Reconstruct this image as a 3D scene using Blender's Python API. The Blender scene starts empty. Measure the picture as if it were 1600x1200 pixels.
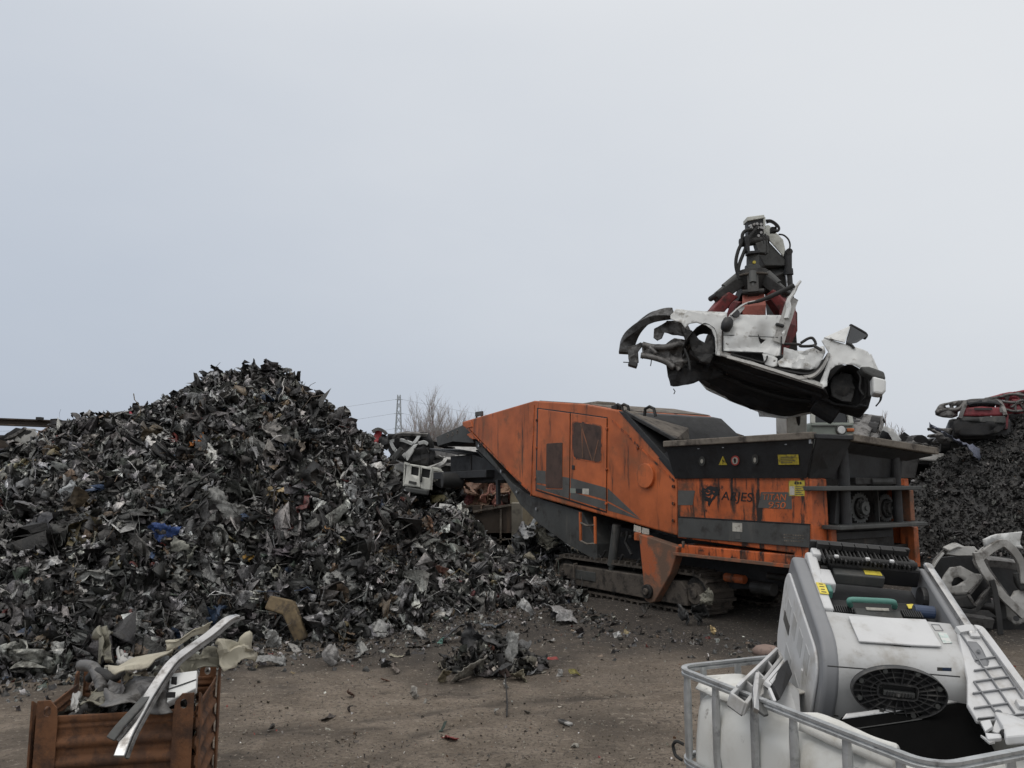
import bpy, bmesh, math, random
import numpy as np
from mathutils import Vector, Matrix, noise as mnoise

R = math.radians
scene = bpy.context.scene
COL = scene.collection
random.seed(5)

# ------------------------------------------------------------------ camera
W_, H_ = 1600.0, 1200.0
FPX = 1209.0
CAM = Vector((0.0, 0.0, 1.9))
PITCH = math.atan(153.0 / FPX)
cd = bpy.data.cameras.new("camera")
cd.sensor_width = 36.0
cd.lens = 36.0 * FPX / W_
cd.clip_start = 0.05
cd.clip_end = 4000.0
cam = bpy.data.objects.new("camera", cd)
COL.objects.link(cam)
cam.location = CAM
cam.rotation_euler = (R(90) + PITCH, 0, 0)
scene.camera = cam
CP, SP = math.cos(PITCH), math.sin(PITCH)


def ray(px, py):
    """direction in the yard of the sight line measured at a photo pixel"""
    x, y, z = (px - 800.0) / FPX, 1.0, (600.0 - py) / FPX
    return Vector((x, y * CP - z * SP, y * SP + z * CP))


def atY(px, py, Y):
    d = ray(px, py)
    return CAM + d * (Y / d.y)


def onZ(px, py, z=0.0):
    d = ray(px, py)
    return CAM + d * ((z - CAM.z) / d.z)


def proj(p):
    d = p - CAM
    y = d.y * CP + d.z * SP
    z = -d.y * SP + d.z * CP
    return 800 + FPX * d.x / y, 600 - FPX * z / y


def C(ox, oy, s, pts):
    """measurements taken in an enlarged crop -> photo pixels"""
    return [(ox + x / s, oy + y / s) for x, y in pts]


class Frame:
    """a measuring frame: origin and three orthonormal axes"""

    def __init__(s, o, x, y, z):
        s.o = Vector(o)
        s.M = Matrix((Vector(x).normalized(), Vector(y).normalized(), Vector(z).normalized())).transposed()
        s.I = s.M.transposed()
        s.c = s.I @ (CAM - s.o)

    def hit(s, px, py, ax, val):
        d = s.I @ ray(px, py)
        t = (val - s.c[ax]) / d[ax]
        return s.c + d * t

    def w(s, p):
        return s.o + s.M @ Vector(p)

    def mat4(s):
        return Matrix.Translation(s.o) @ s.M.to_4x4()


# ------------------------------------------------------------------ tagging
def tag(o, label=None, cat=None, group=None, kind=None):
    if label: o["label"] = label
    if cat: o["category"] = cat
    if group: o["group"] = group
    if kind: o["kind"] = kind
    return o


def thing(name, label, cat, loc=(0, 0, 0), rz=0.0, group=None, mat=None):
    o = bpy.data.objects.new(name, None)
    o.empty_display_size = 0.2
    COL.objects.link(o)
    if mat is not None:
        o.matrix_world = mat
    else:
        o.location = loc
        o.rotation_euler = (0, 0, rz)
    return tag(o, label, cat, group)


# ------------------------------------------------------------------ mesh builder
class MB:
    def __init__(s):
        s.v = []
        s.f = []
        s.p = []

    def add(s, vs, fs):
        n = len(s.v)
        s.v += [tuple(p) for p in vs]
        f0 = len(s.f)
        s.f += [tuple(i + n for i in f) for f in fs]
        s.p.append((n, len(s.v), f0, len(s.f)))

    def box(s, c, size, M=None):
        hx, hy, hz = [q / 2 for q in size]
        vs = [Vector((x, y, z)) for x in (-hx, hx) for y in (-hy, hy) for z in (-hz, hz)]
        if M is not None: vs = [M @ p for p in vs]
        c = Vector(c)
        s.add([p + c for p in vs], [(0, 1, 3, 2), (4, 6, 7, 5), (0, 4, 5, 1), (2, 3, 7, 6), (0, 2, 6, 4), (1, 5, 7, 3)])

    def bar(s, a, b, w, h, up=(0, 0, 1)):
        a, b = Vector(a), Vector(b)
        d = b - a
        x = d.normalized()
        z = Vector(up)
        z = (z - x * z.dot(x))
        if z.length < 1e-5:
            z = x.orthogonal()
        z.normalize()
        y = z.cross(x)
        M = Matrix((x, y, z)).transposed()
        s.box((a + b) / 2, (d.length, w, h), M)

    def prism(s, pts, ax, v0, v1):
        """polygon of 3-D points (coordinate ax ignored) extruded from v0 to v1 along axis ax"""
        n = len(pts)
        A, B = [], []
        for p in pts:
            a = list(p); a[ax] = v0; A.append(a)
            b = list(p); b[ax] = v1; B.append(b)
        s.add(A + B, [tuple(range(n)), tuple(range(2 * n - 1, n - 1, -1))] +
              [(i, i + n, (i + 1) % n + n, (i + 1) % n) for i in range(n)])

    def slab(s, fr, ax, v0, v1, px):
        s.prism([fr.hit(x, y, ax, v0) for x, y in px], ax, v0, v1)

    def quad(s, *p):
        s.add(p, [tuple(range(len(p)))])

    def thick(s, pts, t, face=None):
        """any flat polygon with thickness t behind its normal (turned towards face)"""
        pts = [Vector(p) for p in pts]
        if face is not None:
            n = sum((pts[i].cross(pts[(i + 1) % len(pts)]) for i in range(len(pts))), Vector())
            if n.dot(Vector(face)) < 0: pts.reverse()
        n = Vector((0, 0, 0))
        for i in range(len(pts)):
            n += (pts[i] - pts[0]).cross(pts[(i + 1) % len(pts)] - pts[0])
        n.normalize()
        k = len(pts)
        s.add(pts + [p - n * t for p in pts], [tuple(range(k)), tuple(range(2 * k - 1, k - 1, -1))] +
              [(i, i + k, (i + 1) % k + k, (i + 1) % k) for i in range(k)])

    def tube(s, pts, r, n=8, caps=True, flat=1.0):
        pts = [Vector(p) for p in pts]
        rs = r if isinstance(r, (list, tuple)) else [r] * len(pts)
        rings = []
        t = (pts[1] - pts[0]).normalized()
        u = t.orthogonal().normalized()
        for i, p in enumerate(pts):
            if i == 0: t2 = pts[1] - pts[0]
            elif i == len(pts) - 1: t2 = pts[-1] - pts[-2]
            else: t2 = (pts[i + 1] - pts[i]).normalized() + (pts[i] - pts[i - 1]).normalized()
            t2.normalize()
            u = (u - t2 * u.dot(t2)).normalized()
            w = t2.cross(u)
            rings.append([p + (u * math.cos(2 * math.pi * k / n) + w * (math.sin(2 * math.pi * k / n) * flat)) * rs[i] for k in range(n)])
        vs = [q for r_ in rings for q in r_]
        fs = []
        for i in range(len(pts) - 1):
            for k in range(n):
                a, b = i * n + k, i * n + (k + 1) % n
                fs.append((a, b, b + n, a + n))
        if caps:
            fs.append(tuple(range(n - 1, -1, -1)))
            fs.append(tuple((len(pts) - 1) * n + k for k in range(n)))
        s.add(vs, fs)

    def cyl(s, a, b, r, n=20, r2=None):
        s.tube([a, b], [r, r2 if r2 is not None else r], n)

    def ribbon(s, pts, width, thick, side):
        """flat strip following pts, 'side' the direction of its width"""
        pts = [Vector(p) for p in pts]
        vs, fs = [], []
        for i, p in enumerate(pts):
            t = (pts[min(i + 1, len(pts) - 1)] - pts[max(i - 1, 0)]).normalized()
            sd = side[i] if isinstance(side, list) else side
            sd = Vector(sd); sd = (sd - t * sd.dot(t)).normalized()
            n = t.cross(sd)
            w = width[i] if isinstance(width, (list, tuple)) else width
            for a, b in ((-1, -1), (1, -1), (1, 1), (-1, 1)):
                vs.append(p + sd * (a * w / 2) + n * (b * thick / 2))
        for i in range(len(pts) - 1):
            for k in range(4):
                a, b = i * 4 + k, i * 4 + (k + 1) % 4
                fs.append((a, b, b + 4, a + 4))
        fs.append((3, 2, 1, 0)); e = (len(pts) - 1) * 4
        fs.append((e, e + 1, e + 2, e + 3))
        s.add(vs, fs)

    def each(s, name, mat, parent=None, **kw):
        """one object per piece added"""
        out = []
        for a, c, f0, f1 in s.p:
            m = MB(); m.add(s.v[a:c], [tuple(i - a for i in f) for f in s.f[f0:f1]])
            out.append(m.build(name, mat, parent, **kw))
        return out

    def build(s, name, mat, parent=None, bevel=0.0, smooth=False, recenter=True, seg=2):
        me = bpy.data.meshes.new(name)
        me.from_pydata(s.v, [], s.f)
        bm = bmesh.new(); bm.from_mesh(me)
        bmesh.ops.recalc_face_normals(bm, faces=bm.faces[:])
        bm.to_mesh(me); bm.free()
        return link(name, me, mat, parent, bevel, smooth, recenter, seg)


def link(name, me, mat, parent=None, bevel=0.0, smooth=False, recenter=True, seg=2):
    o = bpy.data.objects.new(name, me)
    COL.objects.link(o)
    if mat is not None: me.materials.append(mat)
    if smooth:
        me.polygons.foreach_set("use_smooth", [True] * len(me.polygons))
        if smooth != 2:
            me.set_sharp_from_angle(angle=R(40))
    if parent is not None:
        o.parent = parent
    elif recenter and len(me.vertices):
        co = np.empty(len(me.vertices) * 3, dtype=np.float64)
        me.vertices.foreach_get("co", co); co = co.reshape(-1, 3)
        c = (co.min(0) + co.max(0)) / 2; c[2] = co[:, 2].min()
        co -= c
        me.vertices.foreach_set("co", co.ravel()); me.update()
        o.location = c
    if bevel:
        b = o.modifiers.new("bevel", "BEVEL")
        b.width = bevel; b.segments = seg; b.limit_method = "ANGLE"; b.angle_limit = R(35)
        b.harden_normals = False
    return o


def np_mesh(name, V, Fq, mat, cols=None, smooth=False):
    """fast mesh from arrays: V (n,3), Fq (m,4) quads; cols (n,4) attribute 'tint'"""
    me = bpy.data.meshes.new(name)
    me.vertices.add(len(V)); me.vertices.foreach_set("co", np.ascontiguousarray(V, dtype=np.float32).ravel())
    k = Fq.shape[1]
    me.loops.add(Fq.size); me.loops.foreach_set("vertex_index", np.ascontiguousarray(Fq, dtype=np.int32).ravel())
    me.polygons.add(len(Fq))
    me.polygons.foreach_set("loop_start", np.arange(0, Fq.size, k, dtype=np.int32))
    if smooth: me.polygons.foreach_set("use_smooth", np.ones(len(Fq), dtype=bool))
    me.update(calc_edges=True)
    if cols is not None:
        a = me.attributes.new("tint", "FLOAT_COLOR", "POINT")
        a.data.foreach_set("color", np.ascontiguousarray(cols, dtype=np.float32).ravel())
    me.validate()
    o = bpy.data.objects.new(name, me); COL.objects.link(o)
    if mat: me.materials.append(mat)
    return o


# ------------------------------------------------------------------ materials
def newmat(name):
    m = bpy.data.materials.new(name); m.use_nodes = True
    nt = m.node_tree
    return m, nt, nt.nodes["Principled BSDF"], nt.nodes["Material Output"]


def N(nt, t, **kw):
    n = nt.nodes.new(t)
    for k, v in kw.items():
        if k in n.inputs: n.inputs[k].default_value = v
        else: setattr(n, k, v)
    return n


def ramp(nt, fac, a, b):
    n = N(nt, "ShaderNodeMapRange"); n.interpolation_type = "SMOOTHSTEP"
    n.inputs["From Min"].default_value = a; n.inputs["From Max"].default_value = b
    nt.links.new(fac, n.inputs["Value"])
    return n.outputs["Result"]


def mix(nt, fac, a, b):
    n = N(nt, "ShaderNodeMix"); n.data_type = "RGBA"
    for sock, val in ((n.inputs[0], fac), (n.inputs[6], a), (n.inputs[7], b)):
        if isinstance(val, (int, float)): sock.default_value = val
        elif isinstance(val, (tuple, list)): sock.default_value = (*val[:3], 1)
        else: nt.links.new(val, sock)
    return n.outputs[2]


def noise_out(nt, vec, scale, detail=5.0, rough=0.6, stretch=None, w=0.0):
    if stretch:
        mp = N(nt, "ShaderNodeMapping"); mp.inputs["Scale"].default_value = stretch
        nt.links.new(vec, mp.inputs["Vector"]); vec = mp.outputs["Vector"]
    n = N(nt, "ShaderNodeTexNoise", Scale=scale, Detail=detail, Roughness=rough)
    nt.links.new(vec, n.inputs["Vector"])
    return n.outputs["Fac"]


def grime(name, base, dirt=(.035, .03, .027), rough=.55, metal=0.0, amount=(.5, .72), scale=3.0, streak=None,
          bump=.15, bscale=30.0, var=.12, dirt2=None, amount2=(.6, .7), scale2=9.0, world=False, spec=.5):
    """worn surface: base colour varied, dirt blotches, optional downward streaks, fine bump"""
    m, nt, b, out = newmat(name)
    tc = N(nt, "ShaderNodeTexCoord")
    if world:
        g = N(nt, "ShaderNodeNewGeometry"); v = g.outputs["Position"]
    else:
        v = tc.outputs["Object"]
    f0 = noise_out(nt, v, scale * .6, 4)
    dk = tuple(c * (1 - var * 1.6) for c in base); lt = tuple(min(1, c * (1 + var)) for c in base)
    col = mix(nt, ramp(nt, f0, .3, .7), dk, lt)
    f1 = noise_out(nt, v, scale, 8, .68)
    d1 = ramp(nt, f1, *amount)
    col = mix(nt, d1, col, dirt)
    if streak:
        f2 = noise_out(nt, v, streak[0], 7, .7, stretch=(1, 1, streak[1]))
        d2 = ramp(nt, f2, *streak[2])
        col = mix(nt, d2, col, streak[3] if len(streak) > 3 else dirt)
    if dirt2:
        f3 = noise_out(nt, v, scale2, 8, .7)
        col = mix(nt, ramp(nt, f3, *amount2), col, dirt2)
    nt.links.new(col, b.inputs["Base Color"])
    b.inputs["Metallic"].default_value = metal
    b.inputs["Specular IOR Level"].default_value = spec
    rr = N(nt, "ShaderNodeMapRange"); rr.inputs["To Min"].default_value = max(0.05, rough - .12); rr.inputs["To Max"].default_value = min(1, rough + .2)
    nt.links.new(f1, rr.inputs["Value"]); nt.links.new(rr.outputs["Result"], b.inputs["Roughness"])
    if bump:
        fb = noise_out(nt, v, bscale, 6, .65)
        bp = N(nt, "ShaderNodeBump", Strength=bump, Distance=.02)
        nt.links.new(fb, bp.inputs["Height"]); nt.links.new(bp.outputs["Normal"], b.inputs["Normal"])
    return m


ORANGE = (.45, .115, .035)
M = {}
M["orange"] = grime("orange_paint", ORANGE, (.05, .025, .015), .5, amount=(.56, .78), scale=2.2, streak=(5.5, .1, (.54, .68), (.04, .022, .014)), bump=.1, var=.2, dirt2=(.2, .085, .04), amount2=(.5, .72), scale2=1.1)
M["orange_dirty"] = grime("oily_orange_paint", (.46, .105, .028), (.02, .014, .011), .5, amount=(.53, .66), scale=4.2, streak=(7.0, .15, (.49, .6), (.02, .014, .011)), bump=.12, var=.2, dirt2=(.12, .055, .03), amount2=(.48, .68), scale2=1.7)
M["orange_rust"] = grime("rusty_orange_plate", (.24, .1, .055), (.13, .08, .055), .75, amount=(.4, .56), scale=3.5, bump=.3, dirt2=(.36, .095, .035), amount2=(.53, .62), scale2=1.9)
M["graphite"] = grime("graphite_paint", (.06, .062, .06), (.025, .022, .02), .6, amount=(.5, .7), scale=3, streak=(6, .15, (.55, .75), (.1, .095, .085)), bump=.12)
M["hopper"] = grime("hopper_black_paint", (.022, .023, .025), (.012, .011, .011), .6, amount=(.45, .7), scale=4, streak=(7, .12, (.6, .8), (.06, .055, .05)), bump=.2)
M["dusty"] = grime("dusty_steel", (.165, .143, .118), (.045, .036, .03), .85, amount=(.46, .66), scale=5, bump=.35, dirt2=(.2, .18, .155), amount2=(.6, .75), scale2=3)
M["dark_steel"] = grime("greasy_dark_steel", (.03, .029, .028), (.012, .011, .01), .55, .3, amount=(.45, .65), scale=6, bump=.25, dirt2=(.075, .06, .048), amount2=(.58, .72), scale2=4)
M["muddy_steel"] = grime("muddy_track_steel", (.085, .072, .06), (.022, .019, .017), .8, .1, amount=(.45, .65), scale=6, bump=.4, dirt2=(.1, .082, .065), amount2=(.55, .7), scale2=9)
M["black"] = grime("black_plastic", (.014, .014, .015), (.04, .038, .035), .45, amount=(.58, .8), scale=9, bump=.05)
M["rubber"] = grime("black_rubber", (.018, .018, .018), (.05, .045, .04), .7, amount=(.6, .8), scale=12, bump=.1)
M["mesh_brown"] = grime("brown_screen", (.075, .045, .035), (.03, .02, .018), .75, amount=(.45, .7), scale=5, bump=.1)
M["band"] = grime("grey_band_paint", (.085, .083, .078), (.04, .03, .024), .55, amount=(.55, .72), scale=5, bump=.05, dirt2=(.16, .07, .035), amount2=(.66, .76), scale2=7)
M["yellow"] = grime("yellow_sticker", (.5, .4, .05), (.12, .09, .04), .5, amount=(.48, .68), scale=14, bump=0)
M["yellow_clean"] = grime("yellow_label", (.68, .56, .08), (.4, .32, .06), .5, amount=(.6, .8), scale=60, bump=0)
M["paper"] = grime("pale_sticker", (.45, .43, .38), (.15, .12, .1), .6, amount=(.52, .72), scale=18, bump=0)
M["rubbed_red"] = grime("red_sticker", (.4, .06, .05), (.1, .03, .03), .5, amount=(.55, .75), scale=20, bump=0)
M["white_car"] = grime("dirty_white_car_paint", (.62, .63, .62), (.24, .22, .19), .3, amount=(.54, .72), scale=4.5, streak=(6, .3, (.62, .85), (.24, .22, .19)), bump=.04, bscale=14, var=.06, dirt2=(.07, .058, .045), amount2=(.64, .7), scale2=6)
M["car_grey"] = grime("pale_grey_sheet_metal", (.36, .355, .34), (.1, .09, .08), .45, .2, amount=(.5, .7), scale=5, bump=.15, dirt2=(.035, .03, .028), amount2=(.6, .7), scale2=8)
M["underbody"] = grime("tarry_underbody", (.016, .016, .017), (.032, .028, .025), .75, amount=(.5, .72), scale=6, bump=.4, bscale=16)
M["liner"] = grime("grey_arch_liner", (.02, .02, .02), (.05, .047, .043), .7, amount=(.52, .7), scale=7, bump=.35)
M["beam_metal"] = grime("dirty_beam_metal", (.1, .1, .1), (.03, .028, .026), .55, .4, amount=(.42, .62), scale=8, bump=.3, dirt2=(.25, .25, .24), amount2=(.62, .72), scale2=6)
M["car_metal"] = grime("bare_grimy_metal", (.16, .155, .15), (.04, .036, .033), .5, .5, amount=(.45, .65), scale=8, bump=.3)
M["glass"] = grime("dark_glass", (.012, .013, .015), (.05, .05, .048), .15, amount=(.55, .8), scale=5, bump=0)
M["grapple_red"] = grime("rusty_red_grapple", (.17, .026, .026), (.05, .022, .018), .6, amount=(.48, .66), scale=5, bump=.25, dirt2=(.3, .1, .07), amount2=(.6, .72), scale2=6)
M["grapple_orange"] = grime("orange_red_grapple", (.25, .065, .045), (.1, .035, .025), .6, amount=(.5, .7), scale=5, bump=.25)
M["handler"] = grime("grey_green_paint", (.2, .225, .2), (.09, .09, .08), .5, amount=(.55, .75), scale=3, bump=.05)
M["pale_green"] = grime("pale_grey_green_paint", (.5, .51, .47), (.16, .15, .13), .5, amount=(.52, .75), scale=5, bump=.06)
M["chrome"] = grime("worn_chrome", (.5, .5, .5), (.2, .19, .18), .32, .85, amount=(.48, .66), scale=10, bump=.05)
M["galv"] = grime("galvanised_steel", (.5, .515, .52), (.2, .2, .2), .42, .75, amount=(.5, .75), scale=18, bump=.1, bscale=80)
M["rust"] = grime("brown_rust_paint", (.14, .06, .025), (.045, .023, .014), .8, amount=(.42, .66), scale=7, streak=(12, .2, (.5, .66), (.075, .036, .02)), bump=.25, dirt2=(.17, .075, .03), amount2=(.6, .74), scale2=12)
M["lens_white"] = grime("headlamp_glass", (.6, .62, .62), (.3, .3, .3), .15, amount=(.6, .8), scale=10, bump=0)
M["lens_orange"] = grime("amber_lens", (.45, .12, .03), (.2, .06, .02), .3, amount=(.6, .8), scale=10, bump=0)
M["tan"] = grime("dusty_tan_wall", (.25, .215, .15), (.12, .1, .075), .9, amount=(.5, .7), scale=2, bump=.2)
M["concrete"] = grime("stained_concrete", (.24, .22, .18), (.11, .1, .085), .9, amount=(.48, .7), scale=3, bump=.3)
M["bin_brown"] = grime("brown_container_steel", (.06, .046, .036), (.03, .025, .02), .8, amount=(.5, .7), scale=2, streak=(4, .1, (.55, .7), (.1, .07, .05)), bump=.2)
M["bark"] = grime("grey_bark", (.36, .34, .32), (.24, .09, .085), .9, amount=(.5, .7), scale=6, bump=.2)
M["pylon"] = grime("haze_paled_galvanised", (.38, .41, .43), (.3, .32, .34), .6, amount=(.5, .7), scale=1, bump=0)  # galvanised grey painted paler to stand in for haze on pylon and lines


def attr_mat(name, rough=.5, bump=.3, bscale=25.0, dirt=(.03, .027, .024), amount=(.5, .68)):
    """metal pieces that each keep their own colour (attribute 'tint', alpha = bare metal)"""
    m, nt, b, out = newmat(name)
    at = N(nt, "ShaderNodeAttribute", attribute_name="tint")
    g = N(nt, "ShaderNodeNewGeometry")
    f = noise_out(nt, g.outputs["Position"], 7.0, 8, .7)
    sc = noise_out(nt, g.outputs["Position"], 34.0, 6, .75)
    lit = N(nt, "ShaderNodeMix"); lit.data_type = "RGBA"; lit.blend_type = "MULTIPLY"; lit.inputs[0].default_value = 1
    gain = N(nt, "ShaderNodeMapRange"); gain.inputs["From Min"].default_value = .3; gain.inputs["From Max"].default_value = .7; gain.inputs["To Min"].default_value = .35; gain.inputs["To Max"].default_value = 1.7
    nt.links.new(sc, gain.inputs["Value"]); nt.links.new(at.outputs["Color"], lit.inputs[6]); nt.links.new(gain.outputs["Result"], lit.inputs[7])
    col = mix(nt, ramp(nt, f, *amount), lit.outputs[2], dirt)
    nt.links.new(col, b.inputs["Base Color"])
    nt.links.new(at.outputs["Alpha"], b.inputs["Metallic"])
    rr = N(nt, "ShaderNodeMapRange"); rr.inputs["To Min"].default_value = rough - .2; rr.inputs["To Max"].default_value = rough + .3
    nt.links.new(f, rr.inputs["Value"]); nt.links.new(rr.outputs["Result"], b.inputs["Roughness"])
    fb = noise_out(nt, g.outputs["Position"], bscale, 5, .65)
    bp = N(nt, "ShaderNodeBump", Strength=bump, Distance=.03)
    nt.links.new(fb, bp.inputs["Height"]); nt.links.new(bp.outputs["Normal"], b.inputs["Normal"])
    return m


M["shred"] = attr_mat("shredded_sheet_metal", .36, bump=.5, bscale=26)
M["chips"] = attr_mat("dark_shredder_chips", .55, bump=.2)
M["scrap_piece"] = attr_mat("painted_scrap_sheet", .5, amount=(.56, .75))

# ------------------------------------------------------------------ sky and light
SUN_EL, SUN_AZ = 58.0, -135.0            # azimuth measured from +Y towards +X
world = bpy.data.worlds.new("World"); scene.world = world; world.use_nodes = True
nt = world.node_tree
bg = nt.nodes["Background"]
sky = N(nt, "ShaderNodeTexSky"); sky.sky_type = "NISHITA"; sky.sun_disc = False
sky.sun_elevation = R(SUN_EL); sky.sun_rotation = R(SUN_AZ); sky.dust_density = 5.0; sky.air_density = 1.5
tc = N(nt, "ShaderNodeTexCoord")
dirn = tc.outputs["Generated"]
dotn = N(nt, "ShaderNodeVectorMath", operation="DOT_PRODUCT")
nt.links.new(dirn, dotn.inputs[0]); dotn.inputs[1].default_value = Vector((.45, -.25, .86)).normalized()
nz = noise_out(nt, dirn, 1.6, 6, .55, stretch=(1, 1, 2.2))
addn = N(nt, "ShaderNodeMath", operation="MULTIPLY_ADD"); nt.links.new(nz, addn.inputs[0]); addn.inputs[1].default_value = .34
nt.links.new(dotn.outputs["Value"], addn.inputs[2])
cl = mix(nt, ramp(nt, addn.outputs[0], -.40, .76), (4.7, 5.3, 6.3), (8.0, 8.2, 8.45))
sep = N(nt, "ShaderNodeSeparateXYZ"); nt.links.new(dirn, sep.inputs[0])
cl = mix(nt, ramp(nt, sep.outputs["Z"], .5, .97), cl, (14.0, 13.6, 13.1))      # overcast is brightest overhead
skyc = mix(nt, .93, sky.outputs["Color"], cl)
nt.links.new(skyc, bg.inputs["Color"]); bg.inputs["Strength"].default_value = .1
sl = bpy.data.lights.new("sun", "SUN"); sl.energy = .6; sl.angle = R(35); sl.color = (1, .97, .93)
so = bpy.data.objects.new("sun", sl); COL.objects.link(so)
sd = Vector((math.sin(R(SUN_AZ)) * math.cos(R(SUN_EL)), math.cos(R(SUN_AZ)) * math.cos(R(SUN_EL)), math.sin(R(SUN_EL))))
so.rotation_euler = sd.to_track_quat("Z", "Y").to_euler(); so.location = (0, 0, 30)
vs = scene.view_settings
vs.view_transform = "Standard"; vs.look = "None"; vs.exposure = 0.0; vs.gamma = 1.0; vs.use_curve_mapping = False
scene.cycles.max_bounces = 6
# ------------------------------------------------------------------ ground
def ground_z(x, y):
    z = .035 * mnoise.noise(Vector((x * .35, y * .35, 1.7))) + .018 * mnoise.noise(Vector((x * 1.3, y * 1.3, 4.1)))
    z += .010 * mnoise.noise(Vector((x * 4.1, y * 4.1, 9.0)))
    return z


def axis_pts(a, b, s, far):
    c = list(np.arange(a, b, s)); st = s
    hi = [c[-1]]; lo = [c[0]]
    while hi[-1] < far: st *= 1.35; hi.append(hi[-1] + st)
    st = s
    while lo[-1] > -far: st *= 1.35; lo.append(lo[-1] - st)
    return np.array(lo[:0:-1] + c + hi[1:])


RUTS = [[(380, 1152), (520, 1128), (700, 1108), (860, 1092), (1040, 1080)], [(560, 1200), (640, 1150), (760, 1118), (940, 1102)],
        [(560, 1040), (760, 1030), (960, 1012), (1140, 1000)]]
RUTS = [[onZ(*p) for p in r] for r in RUTS]


def rut(x, y):
    """how deep in a wheel track: 0 outside .. 1 in the middle, negative on the raised edge"""
    best = 9.0
    for r in RUTS:
        for a, c in zip(r[:-1], r[1:]):
            ax_, ay_, dx, dy = a.x, a.y, c.x - a.x, c.y - a.y
            t = max(0, min(1, ((x - ax_) * dx + (y - ay_) * dy) / (dx * dx + dy * dy)))
            best = min(best, math.hypot(x - ax_ - dx * t, y - ay_ - dy * t))
    best += .09 * mnoise.noise(Vector((x * 3, y * 3, 2)))
    return max(0, 1 - best / .12) - .6 * max(0, 1 - abs(best - .24) / .09)


gx = axis_pts(-5.0, 7.0, .06, 900); gy = axis_pts(1.5, 15.0, .06, 900)
GX, GY = np.meshgrid(gx, gy)
rr_m = [rut(x, y) if (-4 < x < 5 and 1.5 < y < 11) else 0.0 for x, y in zip(GX.ravel(), GY.ravel())]
zz = [(ground_z(x, y) - .012 * k) if (abs(x) < 40 and abs(y) < 60) else 0.0 for x, y, k in zip(GX.ravel(), GY.ravel(), rr_m)]
V = np.stack([GX.ravel(), GY.ravel(), np.array(zz)], 1)
nx, ny = len(gx), len(gy)
ii = (np.arange(ny - 1)[:, None] * nx + np.arange(nx - 1)[None]).ravel()
Fq = np.stack([ii, ii + 1, ii + nx + 1, ii + nx], 1)
m, nt, b, out = newmat("packed_dirt")
tc = N(nt, "ShaderNodeTexCoord"); v = tc.outputs["Object"]
big = noise_out(nt, v, .45, 6, .6)
mid = noise_out(nt, v, 2.4, 10, .74, stretch=(.8, 1.25, 1))
fine = noise_out(nt, v, 30, 10, .85)
col = mix(nt, ramp(nt, mid, .32, .68), (.18, .142, .105), (.34, .28, .22))
col = mix(nt, ramp(nt, big, .46, .62), col, (.135, .108, .082))
sx = N(nt, "ShaderNodeSeparateXYZ"); nt.links.new(v, sx.inputs[0])
ds = N(nt, "ShaderNodeMath", operation="MULTIPLY_ADD"); nt.links.new(big, ds.inputs[0]); ds.inputs[1].default_value = 7.0; nt.links.new(sx.outputs["Y"], ds.inputs[2])
dm = N(nt, "ShaderNodeMath", operation="MULTIPLY_ADD"); nt.links.new(mid, dm.inputs[0]); dm.inputs[1].default_value = 3.0; nt.links.new(ds.outputs[0], dm.inputs[2])
oil = ramp(nt, dm.outputs[0], 11.6, 15.0)          # oil-soaked dirt round the machine and the heap
col = mix(nt, oil, col, (.052, .044, .037))
tr = noise_out(nt, v, 1.2, 9, .72, stretch=(.5, 1.8, 1))
col = mix(nt, ramp(nt, tr, .56, .66), col, (.1, .08, .062))   # wheel-smeared mud
col = mix(nt, ramp(nt, fine, .5, .6), col, (.08, .064, .05))
vo = N(nt, "ShaderNodeTexVoronoi", Scale=40.0); nt.links.new(v, vo.inputs["Vector"])
sp = N(nt, "ShaderNodeSeparateColor"); nt.links.new(vo.outputs["Color"], sp.inputs[0])
chip = N(nt, "ShaderNodeMath", operation="GREATER_THAN"); nt.links.new(sp.outputs[0], chip.inputs[0]); chip.inputs[1].default_value = .8
near = ramp(nt, vo.outputs["Distance"], .22, .12)
ch = N(nt, "ShaderNodeMath", operation="MULTIPLY"); nt.links.new(chip.outputs[0], ch.inputs[0]); nt.links.new(near, ch.inputs[1])
pale = noise_out(nt, v, 19, 6, .7); col = mix(nt, ramp(nt, pale, .58, .66), col, (.36, .31, .25))
col = mix(nt, ch.outputs[0], col, (.27, .235, .19))
at = N(nt, "ShaderNodeAttribute", attribute_name="tint")
mud = N(nt, "ShaderNodeMath", operation="MULTIPLY"); nt.links.new(at.outputs["Fac"], mud.inputs[0]); nt.links.new(ramp(nt, mid, .42, .62), mud.inputs[1])
col = mix(nt, mud.outputs[0], col, (.075, .06, .046))      # damp mud pressed into the wheel tracks
nt.links.new(col, b.inputs["Base Color"]); b.inputs["Roughness"].default_value = .88
hh = N(nt, "ShaderNodeMath", operation="MULTIPLY_ADD"); nt.links.new(mid, hh.inputs[0]); hh.inputs[1].default_value = 2.0; nt.links.new(fine, hh.inputs[2])
bp = N(nt, "ShaderNodeBump", Strength=.9, Distance=.05); nt.links.new(hh.outputs[0], bp.inputs["Height"]); nt.links.new(bp.outputs["Normal"], b.inputs["Normal"])
g = np_mesh("ground", V, Fq, m, np.repeat(np.clip(np.array(rr_m), 0, 1)[:, None], 4, 1), smooth=True); tag(g, "packed brown dirt of the yard, blackened round the machine", "ground", kind="structure")


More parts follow.
